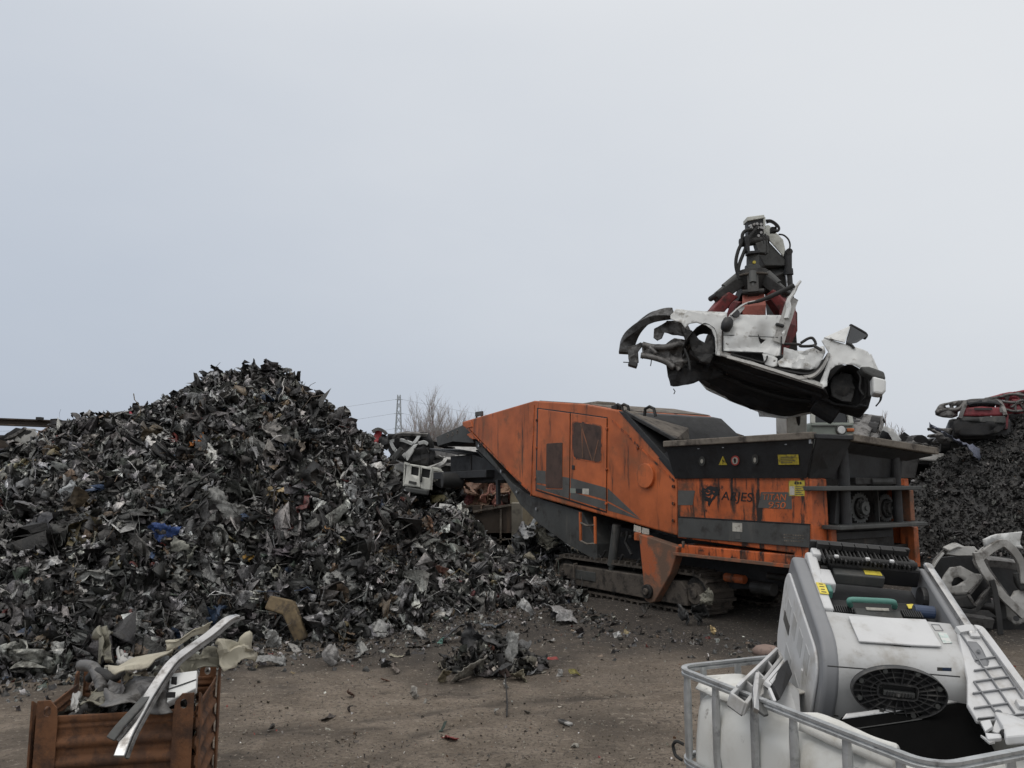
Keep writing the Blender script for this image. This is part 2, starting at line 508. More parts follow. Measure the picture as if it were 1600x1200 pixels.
# ------------------------------------------------------------------ crumpled sheets, many at once
def crumple(rng, n, L, Wd, nu, nv, folds=4, ang=(.5, 2.0), tear=.07, jitter=.02, wrinkle=.0):
    u = np.linspace(-.5, .5, nu); v_ = np.linspace(-.5, .5, nv)
    uu, vv = np.meshgrid(u, v_)
    P = np.zeros((n, nu * nv, 3))
    P[..., 0] = uu.ravel()[None] * L[:, None]; P[..., 1] = vv.ravel()[None] * Wd[:, None]
    s = np.minimum(L, Wd)[:, None]
    P[..., 0] += rng.normal(size=P.shape[:2]) * tear * s; P[..., 1] += rng.normal(size=P.shape[:2]) * tear * s
    P[..., 2] += rng.normal(size=P.shape[:2]) * jitter * s
    for k in range(4 if wrinkle else 0):          # creased, dented sheet before it is folded over
        th = rng.uniform(0, np.pi, n)[:, None]; fr = rng.uniform(1.2, 3.6, n)[:, None] / s
        q = (P[..., 0] * np.cos(th) + P[..., 1] * np.sin(th)) * fr + rng.uniform(0, 9, n)[:, None]
        env = .5 + .5 * np.sin(P[..., 0] * rng.uniform(2, 6, n)[:, None] / s + rng.uniform(0, 6, n)[:, None])
        P[..., 2] += wrinkle * s * (np.abs((q % 1.0) - .5) * 2 - .5) * env * rng.uniform(.3, 1.2, n)[:, None]
    for k in range(folds):
        c = P[np.arange(n), rng.integers(0, nu * nv, n)][:, None, :]
        th = rng.uniform(0, 2 * np.pi, n)
        nn = np.stack([np.cos(th), np.sin(th), rng.normal(size=n) * .25], 1); nn /= np.linalg.norm(nn, axis=1, keepdims=True)
        ax = np.cross(nn, np.array([0, 0, 1.0])); ax /= np.linalg.norm(ax, axis=1, keepdims=True)
        d = np.einsum("nmk,nk->nm", P - c, nn)
        wdt = s * rng.uniform(.1, .5, n)[:, None]
        t = np.clip(d / wdt, 0, 1); t = t * t * (3 - 2 * t)
        a = t * (rng.uniform(ang[0], ang[1], n) * rng.choice([-1, 1], n))[:, None]
        q = P - c
        ca, sa = np.cos(a)[..., None], np.sin(a)[..., None]
        axb = ax[:, None, :]
        P = c + q * ca + np.cross(np.broadcast_to(axb, q.shape), q) * sa + axb * (np.sum(q * axb, 2, keepdims=True)) * (1 - ca)
    P -= P.mean(1, keepdims=True)
    rms = np.sqrt((P ** 2).sum(2).mean(1)); lim = np.sqrt(L ** 2 + Wd ** 2) / math.sqrt(12) * .95
    P *= np.minimum(1, lim / rms)[:, None, None]
    ids = (np.arange(nv - 1)[:, None] * nu + np.arange(nu - 1)[None]).ravel()
    Fq = np.stack([ids, ids + 1, ids + nu + 1, ids + nu], 1)
    return P, Fq


def rand_rot(rng, n, normals=None, spread=.6):
    """random rotation matrices; with normals the sheet lies roughly along the surface"""
    if normals is None:
        z = rng.normal(size=(n, 3))
    else:
        z = normals + rng.normal(size=(n, 3)) * spread
    z /= np.linalg.norm(z, axis=1, keepdims=True)
    x = rng.normal(size=(n, 3)); x -= z * np.sum(x * z, 1, keepdims=True); x /= np.linalg.norm(x, axis=1, keepdims=True)
    y = np.cross(z, x)
    return np.stack([x, y, z], 2)


def place(P, Rm, T):
    return np.einsum("nij,nmj->nmi", Rm, P) + T[:, None, :]


def gather(lots):
    Vs, Fs, Cs, off = [], [], [], 0
    for P, Fq, col in lots:
        n, mm = P.shape[:2]
        Vs.append(P.reshape(-1, 3))
        Fs.append((Fq[None] + (np.arange(n) * mm)[:, None, None]).reshape(-1, 4) + off)
        Cs.append(np.repeat(col, mm, 0)); off += n * mm
    return np.concatenate(Vs), np.concatenate(Fs), np.concatenate(Cs)


def palette(rng, n, table):
    """table rows: weight, rgb, variation, metal"""
    w = np.array([t[0] for t in table]); w = w / w.sum()
    k = rng.choice(len(table), n, p=w)
    base = np.array([t[1] for t in table])[k]; var = np.array([t[2] for t in table])[k]; met = np.array([t[3] for t in table])[k]
    c = base * np.exp(rng.normal(size=(n, 1)) * var[:, None]) * np.exp(rng.normal(size=(n, 3)) * .025)
    return np.concatenate([np.clip(c, .004, .8), met[:, None]], 1)


SHRED = [(33, (.034, .0338, .033), .45, .2), (28, (.115, .1135, .11), .4, .45), (27, (.25, .247, .24), .3, .6), (5.5, (.46, .455, .445), .25, .55),
         (4.5, (.13, .095, .065), .35, .05), (.9, (.2, .165, .085), .3, 0), (.5, (.035, .055, .1), .3, 0), (.6, (.13, .035, .03), .3, 0), (1.2, (.055, .07, .055), .3, .1)]
CHIP = [(60, (.02, .0195, .019), .4, .1), (30, (.042, .041, .039), .35, .2), (8, (.09, .087, .083), .3, .3), (1.2, (.25, .24, .23), .3, .3), (1, (.07, .045, .03), .3, 0)]


class Heap:
    """mound between a foot line on the ground and a crest line, both given as measured points"""

    def __init__(s, crest, foot, seed, bulge=.12, rough=.3):
        s.crest = [(Vector(p)) for p in crest]; s.foot = [Vector(p) for p in foot]
        s.seed = seed; s.bulge = bulge; s.rough = rough

    def _line(s, pts, u):
        az = [math.atan2(p.x, p.y) for p in pts]
        if u <= az[0]: return pts[0] + (pts[0] - pts[1]) * ((az[0] - u) / (az[1] - az[0]))
        for i in range(len(pts) - 1):
            if u <= az[i + 1]:
                t = (u - az[i]) / (az[i + 1] - az[i]); return pts[i].lerp(pts[i + 1], t)
        return pts[-1].copy()

    def at(s, u, t):
        a = s._line(s.foot, u); c = s._line(s.crest, u)
        if t <= 1:
            p = a.lerp(c, t)
            p.z += s.bulge * (c.z) * math.sin(math.pi * t) * (.55 + mnoise.noise(Vector((u * 3.0, t * 1.5, s.seed))))
        else:
            p = c + (c - a) * (t - 1) * .8; p.z = c.z * (1 - (t - 1) * 1.6)
        r = s.rough * min(1, t * 4) * (1 if t < 1 else .6)
        p.z += r * (mnoise.noise(Vector((p.x * 1.1, p.y * 1.1, s.seed + 7))) * .8 + mnoise.noise(Vector((p.x * 2.7, p.y * 2.7, s.seed + 3))) * .4) * (1 - .75 * max(0, 1 - abs(t - 1) * 4))
        return p

    def grid(s, u0, u1, nu, nt_, tmax=1.6):
        s.u0, s.u1, s.tmax = u0, u1, tmax
        V = np.array([s.at(u0 + (u1 - u0) * i / (nu - 1), tmax * j / (nt_ - 1)) for j in range(nt_) for i in range(nu)])
        s.V = V.reshape(nt_, nu, 3)
        ids = (np.arange(nt_ - 1)[:, None] * nu + np.arange(nu - 1)[None]).ravel()
        s.F = np.stack([ids, ids + 1, ids + nu + 1, ids + nu], 1)
        return s

    def sample(s, rng, n, tmax=1.08):
        V = s.V
        A, B, D = V[:-1, :-1], V[:-1, 1:], V[1:, :-1]
        nrm = np.cross(B - A, D - A); area = np.linalg.norm(nrm, axis=2)
        rows = int(tmax / s.tmax * (V.shape[0] - 1))
        area[rows + 1:] = 0
        # weight by how large it is seen from the yard
        w = (area / np.maximum(1.0, np.linalg.norm(A[..., :2], axis=2)) ** 1.2).ravel(); w /= w.sum()
        k = rng.choice(len(w), n, p=w)
        j, i = k // area.shape[1], k % area.shape[1]
        a, bb = rng.random(n)[:, None], rng.random(n)[:, None]
        P = V[j, i] * (1 - a) * (1 - bb) + V[j, i + 1] * a * (1 - bb) + V[j + 1, i] * (1 - a) * bb + V[j + 1, i + 1] * a * bb
        nn = nrm[j, i] / np.maximum(area[j, i][:, None], 1e-9)
        nn = np.where(nn[:, 2:3] < 0, -nn, nn)
        return P, nn

    def find(s, px, py):
        """the spot on the slope that the photo shows at this pixel"""
        u = math.atan((px - 800) / FPX)
        best, bt = 1e9, .5
        for k in range(101):
            t = k / 100.0
            for uu in (u,):
                x, y = proj(s.at(uu, t))
                e = abs(y - py)
                if e < best: best, bt = e, t
        # refine azimuth
        uu = u
        for _ in range(6):
            x, y = proj(s.at(uu, bt)); uu += (px - x) / FPX * .8
            e0 = min((abs(proj(s.at(uu, bt + d))[1] - py), bt + d) for d in (-.03, -.02, -.01, 0, .01, .02, .03)); bt = e0[1]
        return s.at(uu, bt)


def wires(rng, P, nn, n, len_, r):
    """thin bent rods and cables lying about: square tubes as quads"""
    k = rng.integers(0, len(P), n)
    base, nr = P[k], nn[k]
    lots = []
    npts = 7
    ctr = np.zeros((n, npts, 3)); d = rng.normal(size=(n, 3)) + nr * .35; d /= np.linalg.norm(d, axis=1, keepdims=True)
    ctr[:, 0] = base + nr * .06
    step = rng.uniform(.5, 1.4, n)[:, None] * len_ / npts
    for i in range(1, npts):
        d = d + rng.normal(size=(n, 3)) * .45; d /= np.linalg.norm(d, axis=1, keepdims=True)
        ctr[:, i] = ctr[:, i - 1] + d * step
    rr = (rng.uniform(.5, 1.5, n) * r)[:, None, None]
    e1 = rng.normal(size=(n, 1, 3)); e1 /= np.linalg.norm(e1, axis=2, keepdims=True)
    e2 = rng.normal(size=(n, 1, 3)); e2 /= np.linalg.norm(e2, axis=2, keepdims=True)
    Q = np.stack([ctr + e1 * rr, ctr + e2 * rr, ctr - e1 * rr, ctr - e2 * rr], 2).reshape(n, npts * 4, 3)
    f = []
    for i in range(npts - 1):
        for q in range(4):
            f.append((i * 4 + q, i * 4 + (q + 1) % 4, i * 4 + 4 + (q + 1) % 4, i * 4 + 4 + q))
    return Q, np.array(f)


def fill_heap(name, label, heap, seed, mats, n_big, n_mid, n_small, n_wire, table, sizes, lift=.1, base_tint=(.012, .012, .012, 0), cat="scrap heap", spread=.9, tmax=1.08, smooth=False):
    rng = np.random.default_rng(seed)
    lots = []
    V = heap.V.reshape(1, -1, 3)
    lots.append((V, heap.F, np.array([base_tint])))
    for n, (lo, hi), (nu, nv), fold in ((n_big, sizes[0], (15, 10), 7), (n_mid, sizes[1], (11, 7), 5), (n_small, sizes[2], (5, 4), 3)):
        if not n: continue
        P0, nn = heap.sample(rng, n, tmax)
        L = rng.uniform(lo, hi, n); asp = np.where(rng.random(n) < .42, rng.uniform(.12, .32, n), rng.uniform(.45, .95, n))
        P, Fq = crumple(rng, n, L, L * asp, nu, nv, fold, (.8, 2.8), tear=.04, jitter=.028, wrinkle=.32)
        T = P0 + nn * (rng.uniform(-.25, 1.0, n) * lift * (L / hi))[:, None]
        lots.append((place(P, rand_rot(rng, n, nn, spread), T), Fq, palette(rng, n, table)))
    if n_wire:
        P0, nn = heap.sample(rng, n_wire, .9)
        Q, f = wires(rng, P0, nn, n_wire, sizes[0][1] * 1.0, .006)
        lots.append((Q, f, palette(rng, n_wire, table)))
    V, Fq, Cc = gather(lots)
    o = np_mesh(name, V, Fq, mats, Cc, smooth=smooth)
    return tag(o, label, cat, kind="stuff")


# --- the great heap on the left
crest_px = [(-420, 740, 11), (-200, 725, 11.5), (0, 706, 12), (40, 694, 12.2), (85, 676, 12.5), (112, 652, 12.6), (150, 649, 12.6), (200, 643, 12.8), (240, 625, 13), (270, 618, 13),
            (310, 602, 13.2), (325, 584, 13.3), (345, 577, 13.4), (375, 572, 13.4), (410, 567, 13.4), (450, 571, 13.4), (470, 594, 13.3), (500, 618, 13.2), (520, 640, 13.2),
            (540, 658, 13.2), (558, 672, 13.2), (576, 680, 13.4), (590, 706, 13.6), (604, 738, 13.7), (618, 772, 13.8), (634, 802, 14), (662, 806, 14.2), (690, 796, 14.5), (716, 796, 15), (738, 822, 15.2),
            (760, 852, 15.3), (790, 868, 15.2), (835, 876, 15.2), (862, 892, 14.6), (900, 918, 14)]
foot_px = [(-420, 1100), (-200, 1085), (0, 1062), (100, 1050), (200, 1036), (300, 1018), (380, 998), (440, 996), (520, 1004), (600, 992), (660, 974), (740, 958), (820, 948), (870, 944), (905, 940)]
heap = Heap([atY(p[0], p[1] + 9, p[2]) for p in crest_px], [onZ(x, y) for x, y in foot_px], 3.0, .06, .32)
heap.grid(math.atan(-1150 / FPX), math.atan(95 / FPX), 150, 74)
fill_heap("scrap_heap", "tall heap of dark crumpled shredded sheet metal on the left", heap, 23, M["shred"], 2100, 14000, 16000, 1500, SHRED,
          ((.28, .56), (.13, .33), (.05, .15)), .12, smooth=True, tmax=1.0)

# --- fine dark heap on the right
rc = [(1330, 830, 15.5), (1405, 775, 16), (1425, 748, 16.2), (1440, 738, 16.4), (1470, 714, 16.7), (1500, 700, 17), (1540, 682, 17), (1580, 658, 17.2), (1600, 644, 17.3), (1700, 600, 17.6), (1850, 560, 18), (2100, 600, 18)]
rf = [(1330, 895), (1405, 910), (1440, 918), (1520, 938), (1600, 950), (1700, 960), (1850, 980), (2100, 1000)]
heap_r = Heap([atY(*p) for p in rc], [onZ(x, y) for x, y in rf], 8.0, .06, .16)
heap_r.grid(math.atan(535 / FPX), math.atan(1250 / FPX), 90, 50)
fill_heap("shredder_residue_heap", "smooth steep heap of fine black shredder chips at the right edge", heap_r, 21, M["chips"], 0, 3200, 24000, 60, CHIP,
          ((.2, .3), (.1, .2), (.05, .11)), .06, cat="residue heap", spread=1.2)

# --- scrap ground behind the van, and behind the hopper
hb = Heap([atY(*p) for p in [(520, 750, 21), (575, 735, 21), (610, 735, 21.5), (650, 740, 21.5), (690, 742, 21.5), (712, 765, 21.5), (735, 830, 21.5), (770, 852, 21.5), (830, 858, 21)]],
          [onZ(x, y) for x, y in [(520, 880), (610, 878), (700, 874), (770, 870), (830, 866)]], 14.0, .05, .3)
hb.grid(math.atan(-290 / FPX), math.atan(25 / FPX), 50, 30)
fill_heap("background_scrap_heap", "low grey scrap heap under the white van wreck behind the tall heap", hb, 31, M["shred"], 500, 1500, 500, 120, SHRED, ((.4, .9), (.25, .5), (.1, .25)), .2)
hc = Heap([atY(*p) for p in [(1290, 700, 20), (1335, 692, 20), (1370, 702, 20), (1400, 700, 20), (1440, 706, 20), (1480, 702, 20), (1530, 690, 20.5)]],
          [onZ(x, y) for x, y in [(1290, 875), (1370, 875), (1440, 875), (1530, 875)]], 24.0, .05, .3)
hc.grid(math.atan(480 / FPX), math.atan(735 / FPX), 40, 30)
fill_heap("far_scrap_heap", "grey scrap heap glimpsed between the hopper and the black chip heap", hc, 41, M["shred"], 500, 1300, 500, 120,
          [(30, (.06, .06, .06), .4, .2), (25, (.14, .14, .14), .4, .4), (14, (.33, .33, .33), .3, .4), (3, (.1, .07, .05), .3, 0)], ((.4, .9), (.25, .5), (.1, .25)), .2)
# --- small pile under the conveyor
hd = Heap([atY(*p) for p in [(812, 862, 15.8), (825, 838, 15.9), (840, 828, 16), (858, 834, 16), (880, 858, 15.8), (900, 880, 15.5)]],
          [onZ(x, y) for x, y in [(812, 905), (840, 905), (870, 903), (900, 900)]], 33.0, .08, .15)
hd.grid(math.atan(10 / FPX), math.atan(102 / FPX), 26, 24)
fill_heap("scrap_mound", "small mound of pale crumpled sheet under the shredder conveyor", hd, 51, M["shred"], 60, 320, 260, 30,
          [(30, (.05, .05, .05), .4, .2), (25, (.13, .13, .125), .4, .4), (12, (.36, .36, .35), .25, .4), (3, (.13, .12, .07), .3, 0)], ((.3, .6), (.18, .36), (.08, .18)), .12)
# ------------------------------------------------------------------ the shredder
O3 = atY(1265, 753, 9.55); O3.z = 0
Ux = Vector((.536, -.844, 0)).normalized(); Uy = Vector((.844, .536, 0)).normalized()
SH = Frame(O3, Ux, Uy, (0, 0, 1))
c6 = lambda *p: C(800, 600, 3.0, p)
c3 = lambda *p: C(600, 600, 4.0, p)
c7 = lambda *p: C(1040, 630, 1440 / 420.0, p)
c9 = lambda *p: C(1260, 660, 8.0, p)
WID = 2.15
shr = thing("mobile_shredder", "orange tracked scrap shredder with black hopper and grey side stripes", "shredder", mat=SH.mat4())


def sl(name, px, v0, v1, mat, parent=shr, bevel=.006, ax=1, label=None):
    b = MB(); b.slab(SH, ax, v0, v1, px)
    o = b.build(name, mat, parent, bevel)
    if label: o["label"] = label
    return o


# engine housing with slanted nose
house = sl("engine_housing", [(722, 659), (834, 626), (911, 631), (966, 641), (1057.5, 746), (1057.5, 837), (832, 775)], 0, WID, M["orange"], bevel=.025)
# sheet seams and turned edges of the housing
b = MB()
for a, c in ((c3((940, 130))[0], c3((918, 700))[0]),):
    p, q = SH.hit(*a, 1, 0), SH.hit(*c, 1, 0); b.bar(p + Vector((0, -.004, 0)), q + Vector((0, -.004, 0)), .02, .012, up=(0, 1, 0))
for a, c in ((c3((505, 262))[0], c3((905, 668))[0]), (c6((470, 170))[0], c6((762, 455))[0])):
    p, q = SH.hit(*a, 1, 0), SH.hit(*c, 1, 0); b.bar(p + Vector((0, -.004, 0)), q + Vector((0, -.004, 0)), .03, .012, up=(0, 1, 0))
b.each("seam", M["orange_dirty"], house)
rp0, rp1, rp2 = SH.hit(834, 626, 1, 0), SH.hit(911, 631, 1, 0), SH.hit(966, 641, 1, 0)
for i_, (a, c) in enumerate(((rp0, rp1), (rp1, rp2))):
    b = MB(); b.thick([a + Vector((.02, .12, .008)), c + Vector((-.02, .12, .008)), c + Vector((-.02, WID - .02, .02)), a + Vector((.02, WID - .02, .02))], .012); b.build("roof_plate", M["dusty"], house)
# doors
sl("door_gap", c6((117, 111), (273, 131), (447, 156), (443, 604), (267, 549), (110, 500)), -.006, .0, M["black"], bevel=0)
d1 = sl("door", c6((122, 117), (270, 137), (266, 542), (115, 496)), -.022, -.006, M["orange"], bevel=.008)
d2 = sl("door", c6((275, 137), (442, 161), (439, 597), (270, 543)), -.022, -.006, M["orange"], bevel=.008)


def rounded(quad, r, n=5):
    """rounded corners for a pixel polygon"""
    out = []
    k = len(quad)
    for i in range(k):
        p = Vector(quad[i]); a = Vector(quad[i - 1]); c = Vector(quad[(i + 1) % k])
        A = p + (a - p).normalized() * r; B = p + (c - p).normalized() * r
        for j in range(n + 1):
            t = j / n
            q = A * (1 - t) ** 2 + p * 2 * t * (1 - t) + B * t * t
            out.append((q.x, q.y))
    return out


w2 = sl("window", rounded(c6((287, 176), (418, 197), (416, 368), (287, 345)), 6), -.028, -.022, M["mesh_brown"], d2, bevel=.003)
sl("window_rim", rounded(c6((282, 170), (423, 192), (421, 374), (282, 350)), 7), -.026, -.022, M["orange_dirty"], d2, bevel=.002)
b = MB()
for a, c in (((327, 200), (331, 345)), ((322, 188), (375, 360)), ((405, 262), (382, 360))):
    p, q = SH.hit(*c6(a)[0], 1, -.030), SH.hit(*c6(c)[0], 1, -.030); b.bar(p, q, .022, .004, up=(0, 1, 0))
b.each("brace", M["orange_rust"], d2)
sl("louvre", rounded(c6((161, 279), (236, 274), (234, 490), (158, 488)), 2), -.030, -.022, M["mesh_brown"], d1, bevel=.004)
# grey sweep across the doors and the housing
sl("stripe", c6((113, 404), (158, 408), (158, 470), (113, 462)), -.0245, -.022, M["band"], d1, bevel=0)
sl("stripe", c6((113, 470), (158, 478), (158, 492), (236, 494), (236, 434), (269, 440), (266, 536), (117, 490)), -.0245, -.022, M["band"], d1, bevel=0)
sl("stripe", c6((275, 441), (440, 486), (440, 543), (275, 497)), -.0245, -.022, M["band"], d2, bevel=0)
sl("stripe", c6((275, 505), (440, 551), (438, 590), (272, 536)), -.0245, -.022, M["band"], d2, bevel=0)
sl("stripe", c6((448, 488), (596, 628), (448, 548)), -.003, 0, M["band"], house, bevel=0)
sl("stripe", c6((448, 556), (608, 638), (448, 592)), -.003, 0, M["band"], house, bevel=0)
sl("sticker", c6((330, 489), (360, 491), (360, 519), (330, 516)), -.026, -.0245, M["paper"], d2, bevel=0)
sl("sticker", c6((300, 491), (327, 492), (327, 514), (300, 512)), -.026, -.0245, M["black"], d2, bevel=0)
sl("sticker", c6((272, 488), (298, 490), (298, 512), (272, 510)), -.026, -.0245, M["handler"], d2, bevel=0)
sl("door_handle", c6((280, 380), (292, 382), (292, 402), (280, 400)), -.035, -.022, M["black"], d2, bevel=.004)
sl("sticker", c6((572, 660), (605, 670), (605, 698), (570, 690)), -.004, 0, M["paper"], house, bevel=0)
sl("sticker", c6((609, 672), (642, 680), (642, 706), (609, 700)), -.004, 0, M["paper"], house, bevel=0)
# round cover on the housing
p = SH.hit(*c6((632, 430))[0], 1, 0); rr = abs((SH.hit(*c6((632, 372))[0], 1, 0) - p).z)
b = MB(); b.cyl(p + Vector((0, .02, 0)), p + Vector((0, -.05, 0)), rr, 40)
b.build("round_cover", M["orange"], house, .01)
# hinges, bolts along the seams
b = MB()
for x, y in ((118, 170), (116, 300), (113, 440), (447, 210), (446, 400), (445, 560), (590, 300), (760, 480), (760, 560), (760, 640)):
    q = SH.hit(*c6((x, y))[0], 1, 0); b.cyl(q + Vector((0, .005, 0)), q + Vector((0, -.03, 0)), .025, 8)
b.each("hinge", M["orange_dirty"], house, bevel=.003)
# black slanted back wall of the hopper and the dusty cover behind it
sl("hopper_back", c6((497, 126), (535, 135), (779, 404), (779, 446)), -.035, WID, M["hopper"], bevel=.01)
b = MB()
P = [SH.hit(*q, 1, v) for q, v in zip(c6((528, 129), (872, 170), (905, 262), (768, 264)), (.02, 2.15, 2.15, .02))]
b.thick(P, .03); b.build("hopper_wing", M["dusty"], shr, .006)
b = MB()
P = [SH.hit(*q, 1, v) for q, v in zip(c6((874, 172), (1088, 244), (1088, 262), (908, 262)), (2.18, 2.7, 2.7, 2.18))]
b.thick(P, .03); b.build("hopper_wing", M["dusty"], shr, .006)
b = MB()
p, q = SH.hit(*c6((528, 130))[0], 1, .0), SH.hit(*c6((768, 263))[0], 1, .0); b.bar(p, q, .06, .05)
p, q = SH.hit(*c6((528, 128))[0], 1, .02), SH.hit(*c6((872, 169))[0], 1, 2.15); b.bar(p, q, .05, .05)
b.each("wing_rib", M["dark_steel"], shr, bevel=.006)

# hopper: flared side, front and chamfered corner with a thick rim
RY = -.22
rl, rr_ = SH.hit(1040, 692.5, 1, RY), SH.hit(1272, 682, 1, RY)
XF = .3
fl, fr_ = SH.hit(1332, 684, 0, XF), SH.hit(1461, 705, 0, XF)
zr = .5 * (rl.z + rr_.z)
b = MB(); b.bar((rl.x, RY, zr), (rr_.x, RY, zr), .11, .085); b.build("rim", M["dusty"], shr, .012)
b = MB(); b.bar((XF, fl.y - .03, fl.z), (XF, fr_.y, fr_.z), .11, .09); b.build("rim", M["dusty"], shr, .012)
b = MB(); b.bar((rr_.x, RY, zr - .01), (XF, fl.y - .03, fl.z), .08, .06); b.build("rim", M["hopper"], shr, .012)
b = MB(); b.bar((rl.x, RY, zr), (rl.x, 2.5, zr), .09, .07); b.bar((rl.x, 2.5, zr), (XF, fr_.y, fr_.z), .09, .07); b.build("rim", M["dusty"], shr, .012)
zp = SH.hit(1160, 746.5, 1, 0).z                      # top of the orange side panel
x0 = SH.hit(1057, 746, 1, 0).x
b = MB()
b.thick([(rl.x, RY + .02, zr - .03), (rr_.x, RY + .02, zr - .03), (-.02, -.012, zp), (x0, -.012, zp)], .025)
b.thick([(rl.x, RY + .03, zr - .03), (x0, .0, zp), (x0 - .35, .0, zp + .3), (rl.x - .02, .0, zr - .02)], .02)
hs = b.build("hopper_side", M["hopper"], shr, .004)
b = MB(); b.thick([(rr_.x, RY + .02, zr - .03), (XF - .03, fl.y, zr - .03), (.06, .35, zp), (-.02, -.012, zp)], .025); b.build("hopper_corner", M["hopper"], shr, .004)
yh = SH.hit(1412, 720, 0, .1).y
b = MB(); b.thick([(.1, .3, fl.z - .05), (.1, yh, fr_.z - .03), (.05, yh, zp - .02), (.05, .3, zp - .02)], .025, (1, 0, 0)); b.build("hopper_front", M["hopper"], shr, .004)
b = MB(); b.thick([(XF - .03, fl.y, fl.z - .045), (XF - .03, fr_.y - .02, fr_.z - .045), (.1, yh + .05, fr_.z - .12), (.1, .3, fl.z - .14)], .02); b.build("rim_gusset", M["hopper"], shr, .004)
b = MB()
b.thick([(x0, WID, zp), (.06, WID, zp), (.1, WID + .1, fr_.z - .03), (rl.x, 2.5, zr - .03)], .025)
b.thick([(rl.x, RY + .04, zr - .05), (rl.x, 2.5, zr - .05), (x0 + .5, WID, zp - .1), (x0 + .5, .05, zp - .1)], .025)
b.thick([(x0, .02, zp - .1), (-.02, .02, zp - .1), (-.02, WID, zp - .1), (x0, WID, zp - .1)], .025)
b.each("hopper_lining", M["dark_steel"], shr)
# square clips under the rim
b = MB()
for x in (870, 1280, 985):
    xx = SH.hit(*c6((min(x, 1340), 300))[0], 1, RY).x; b.box((xx, RY + .03, zr - .07), (.03, .03, .05))
b.box((rr_.x - .05, RY, zr - .07), (.03, .03, .05))
b.each("clip", M["chrome"], shr)


def hop(px, py, off=.012):
    off += .026
    """point on the flared hopper side seen at a pixel"""
    n = Vector((0, -(zr - .03 - zp), -(RY + .02 + .012) * -1))
    a = Vector((0, -.012, zp)); e = Vector((0, RY + .02 + .012, zr - .03 - zp)).normalized()
    n = Vector((1, 0, 0)).cross(e).normalized()
    if n.y > 0: n = -n
    d = SH.I @ ray(px, py); t = (a - SH.c).dot(n) / d.dot(n)
    return SH.c + d * t + n * off


def decal(name, pts, mat, off=.008, parent=None):
    b = MB(); b.thick([hop(x, y, off) for x, y in pts], .004)
    return b.build(name, mat, parent or hs)


def disc_px(cx, cy, rx, ry, n=20):
    return [(cx + rx * math.cos(2 * math.pi * k / n), cy + ry * math.sin(2 * math.pi * k / n)) for k in range(n)]


tri = decal("warning_sign", [(1131.8, 711), (1125.5, 725), (1138.5, 725)], M["yellow"], .010)
decal("pictogram", [(1132.6, 714), (1131, 719.3), (1132.6, 719.2), (1131.6, 723.4), (1134.2, 718.2), (1132.5, 718.2)], M["black"], .014, tri)
pr = decal("prohibition_sign", disc_px(1151.5, 718, 6.6, 7.6), M["rubbed_red"], .010)
decal("sign_face", disc_px(1151.5, 718, 4.7, 5.5), M["paper"], .013, pr)
decal("pictogram", [(1149.6, 715), (1151.4, 714), (1153, 716), (1153, 721), (1150.4, 721.5)], M["black"], .016, pr)
pr2 = decal("mandatory_sign", disc_px(1099.5, 719, 5, 7.5), M["graphite"], .010)
decal("pictogram", disc_px(1099.5, 719, 2.2, 3.4, 10), M["paper"], .013, pr2)
pr3 = decal("mandatory_sign", disc_px(1182.5, 716, 5.2, 8), M["graphite"], .010)
decal("pictogram", disc_px(1182.3, 717, 2, 4, 10), M["paper"], .013, pr3)
yl = decal("instruction_sign", [(1218, 709), (1250, 708.5), (1251.5, 724), (1219.5, 724.5)], M["yellow"], .010)
for k in range(4):
    decal("text_line", [(1223, 712 + k * 2.9), (1246 - k % 2 * 5, 711.7 + k * 2.9), (1246 - k % 2 * 5, 712.7 + k * 2.9), (1223, 713 + k * 2.9)], M["band"], .013, yl)

# orange side panel with name, grey service flap, beam below
pan = sl("side_panel", [(1058.2, 747), (1265, 745.8), (1265, 868), (1058.2, 840)], 0, .3, M["orange_dirty"], bevel=.012)
b = MB(); b.box((x0 / 2 - .2, WID / 2 + .1, (zp + .9) / 2), (-x0 - .5, WID - .35, zp - .92)); b.build("rotor_housing", M["dark_steel"], shr)
b = MB(); b.box((x0 / 2, WID - .06, (zp + .95) / 2), (-x0 - .02, .1, zp - .97)); b.build("side_panel", M["orange_dirty"], shr, .01)
sl("band", c7((66, 467), (157, 468), (144, 546), (66, 546)), -.004, 0, M["band"], pan, bevel=0)
sl("band", c7((512, 476), (764, 477), (764, 571), (495, 560)), -.004, 0, M["band"], pan, bevel=0)
# worn cat-head emblem
cat = [(186, 470), (196, 466), (200, 452), (214, 458), (226, 446), (244, 443), (258, 448), (272, 447), (276, 458), (288, 462), (284, 478), (281, 492), (270, 498), (262, 512), (250, 522), (240, 540), (232, 556), (226, 541), (228, 526), (214, 524), (206, 518), (212, 508), (198, 504), (204, 494), (190, 490), (199, 482)]
em = sl("emblem", c7(*cat), -.0045, 0, M["black"], pan, bevel=0)
for q in ([(208, 476), (226, 482), (240, 478), (226, 488)], [(214, 496), (232, 500), (246, 492), (232, 506)], [(252, 470), (266, 474), (258, 480)], [(226, 462), (240, 470), (232, 472)], [(248, 488), (258, 494), (246, 512), (242, 506)], [(204, 466), (214, 470), (206, 472)]):
    sl("marking", c7(*q), -.006, -.0045, M["orange_dirty"], em, bevel=0)


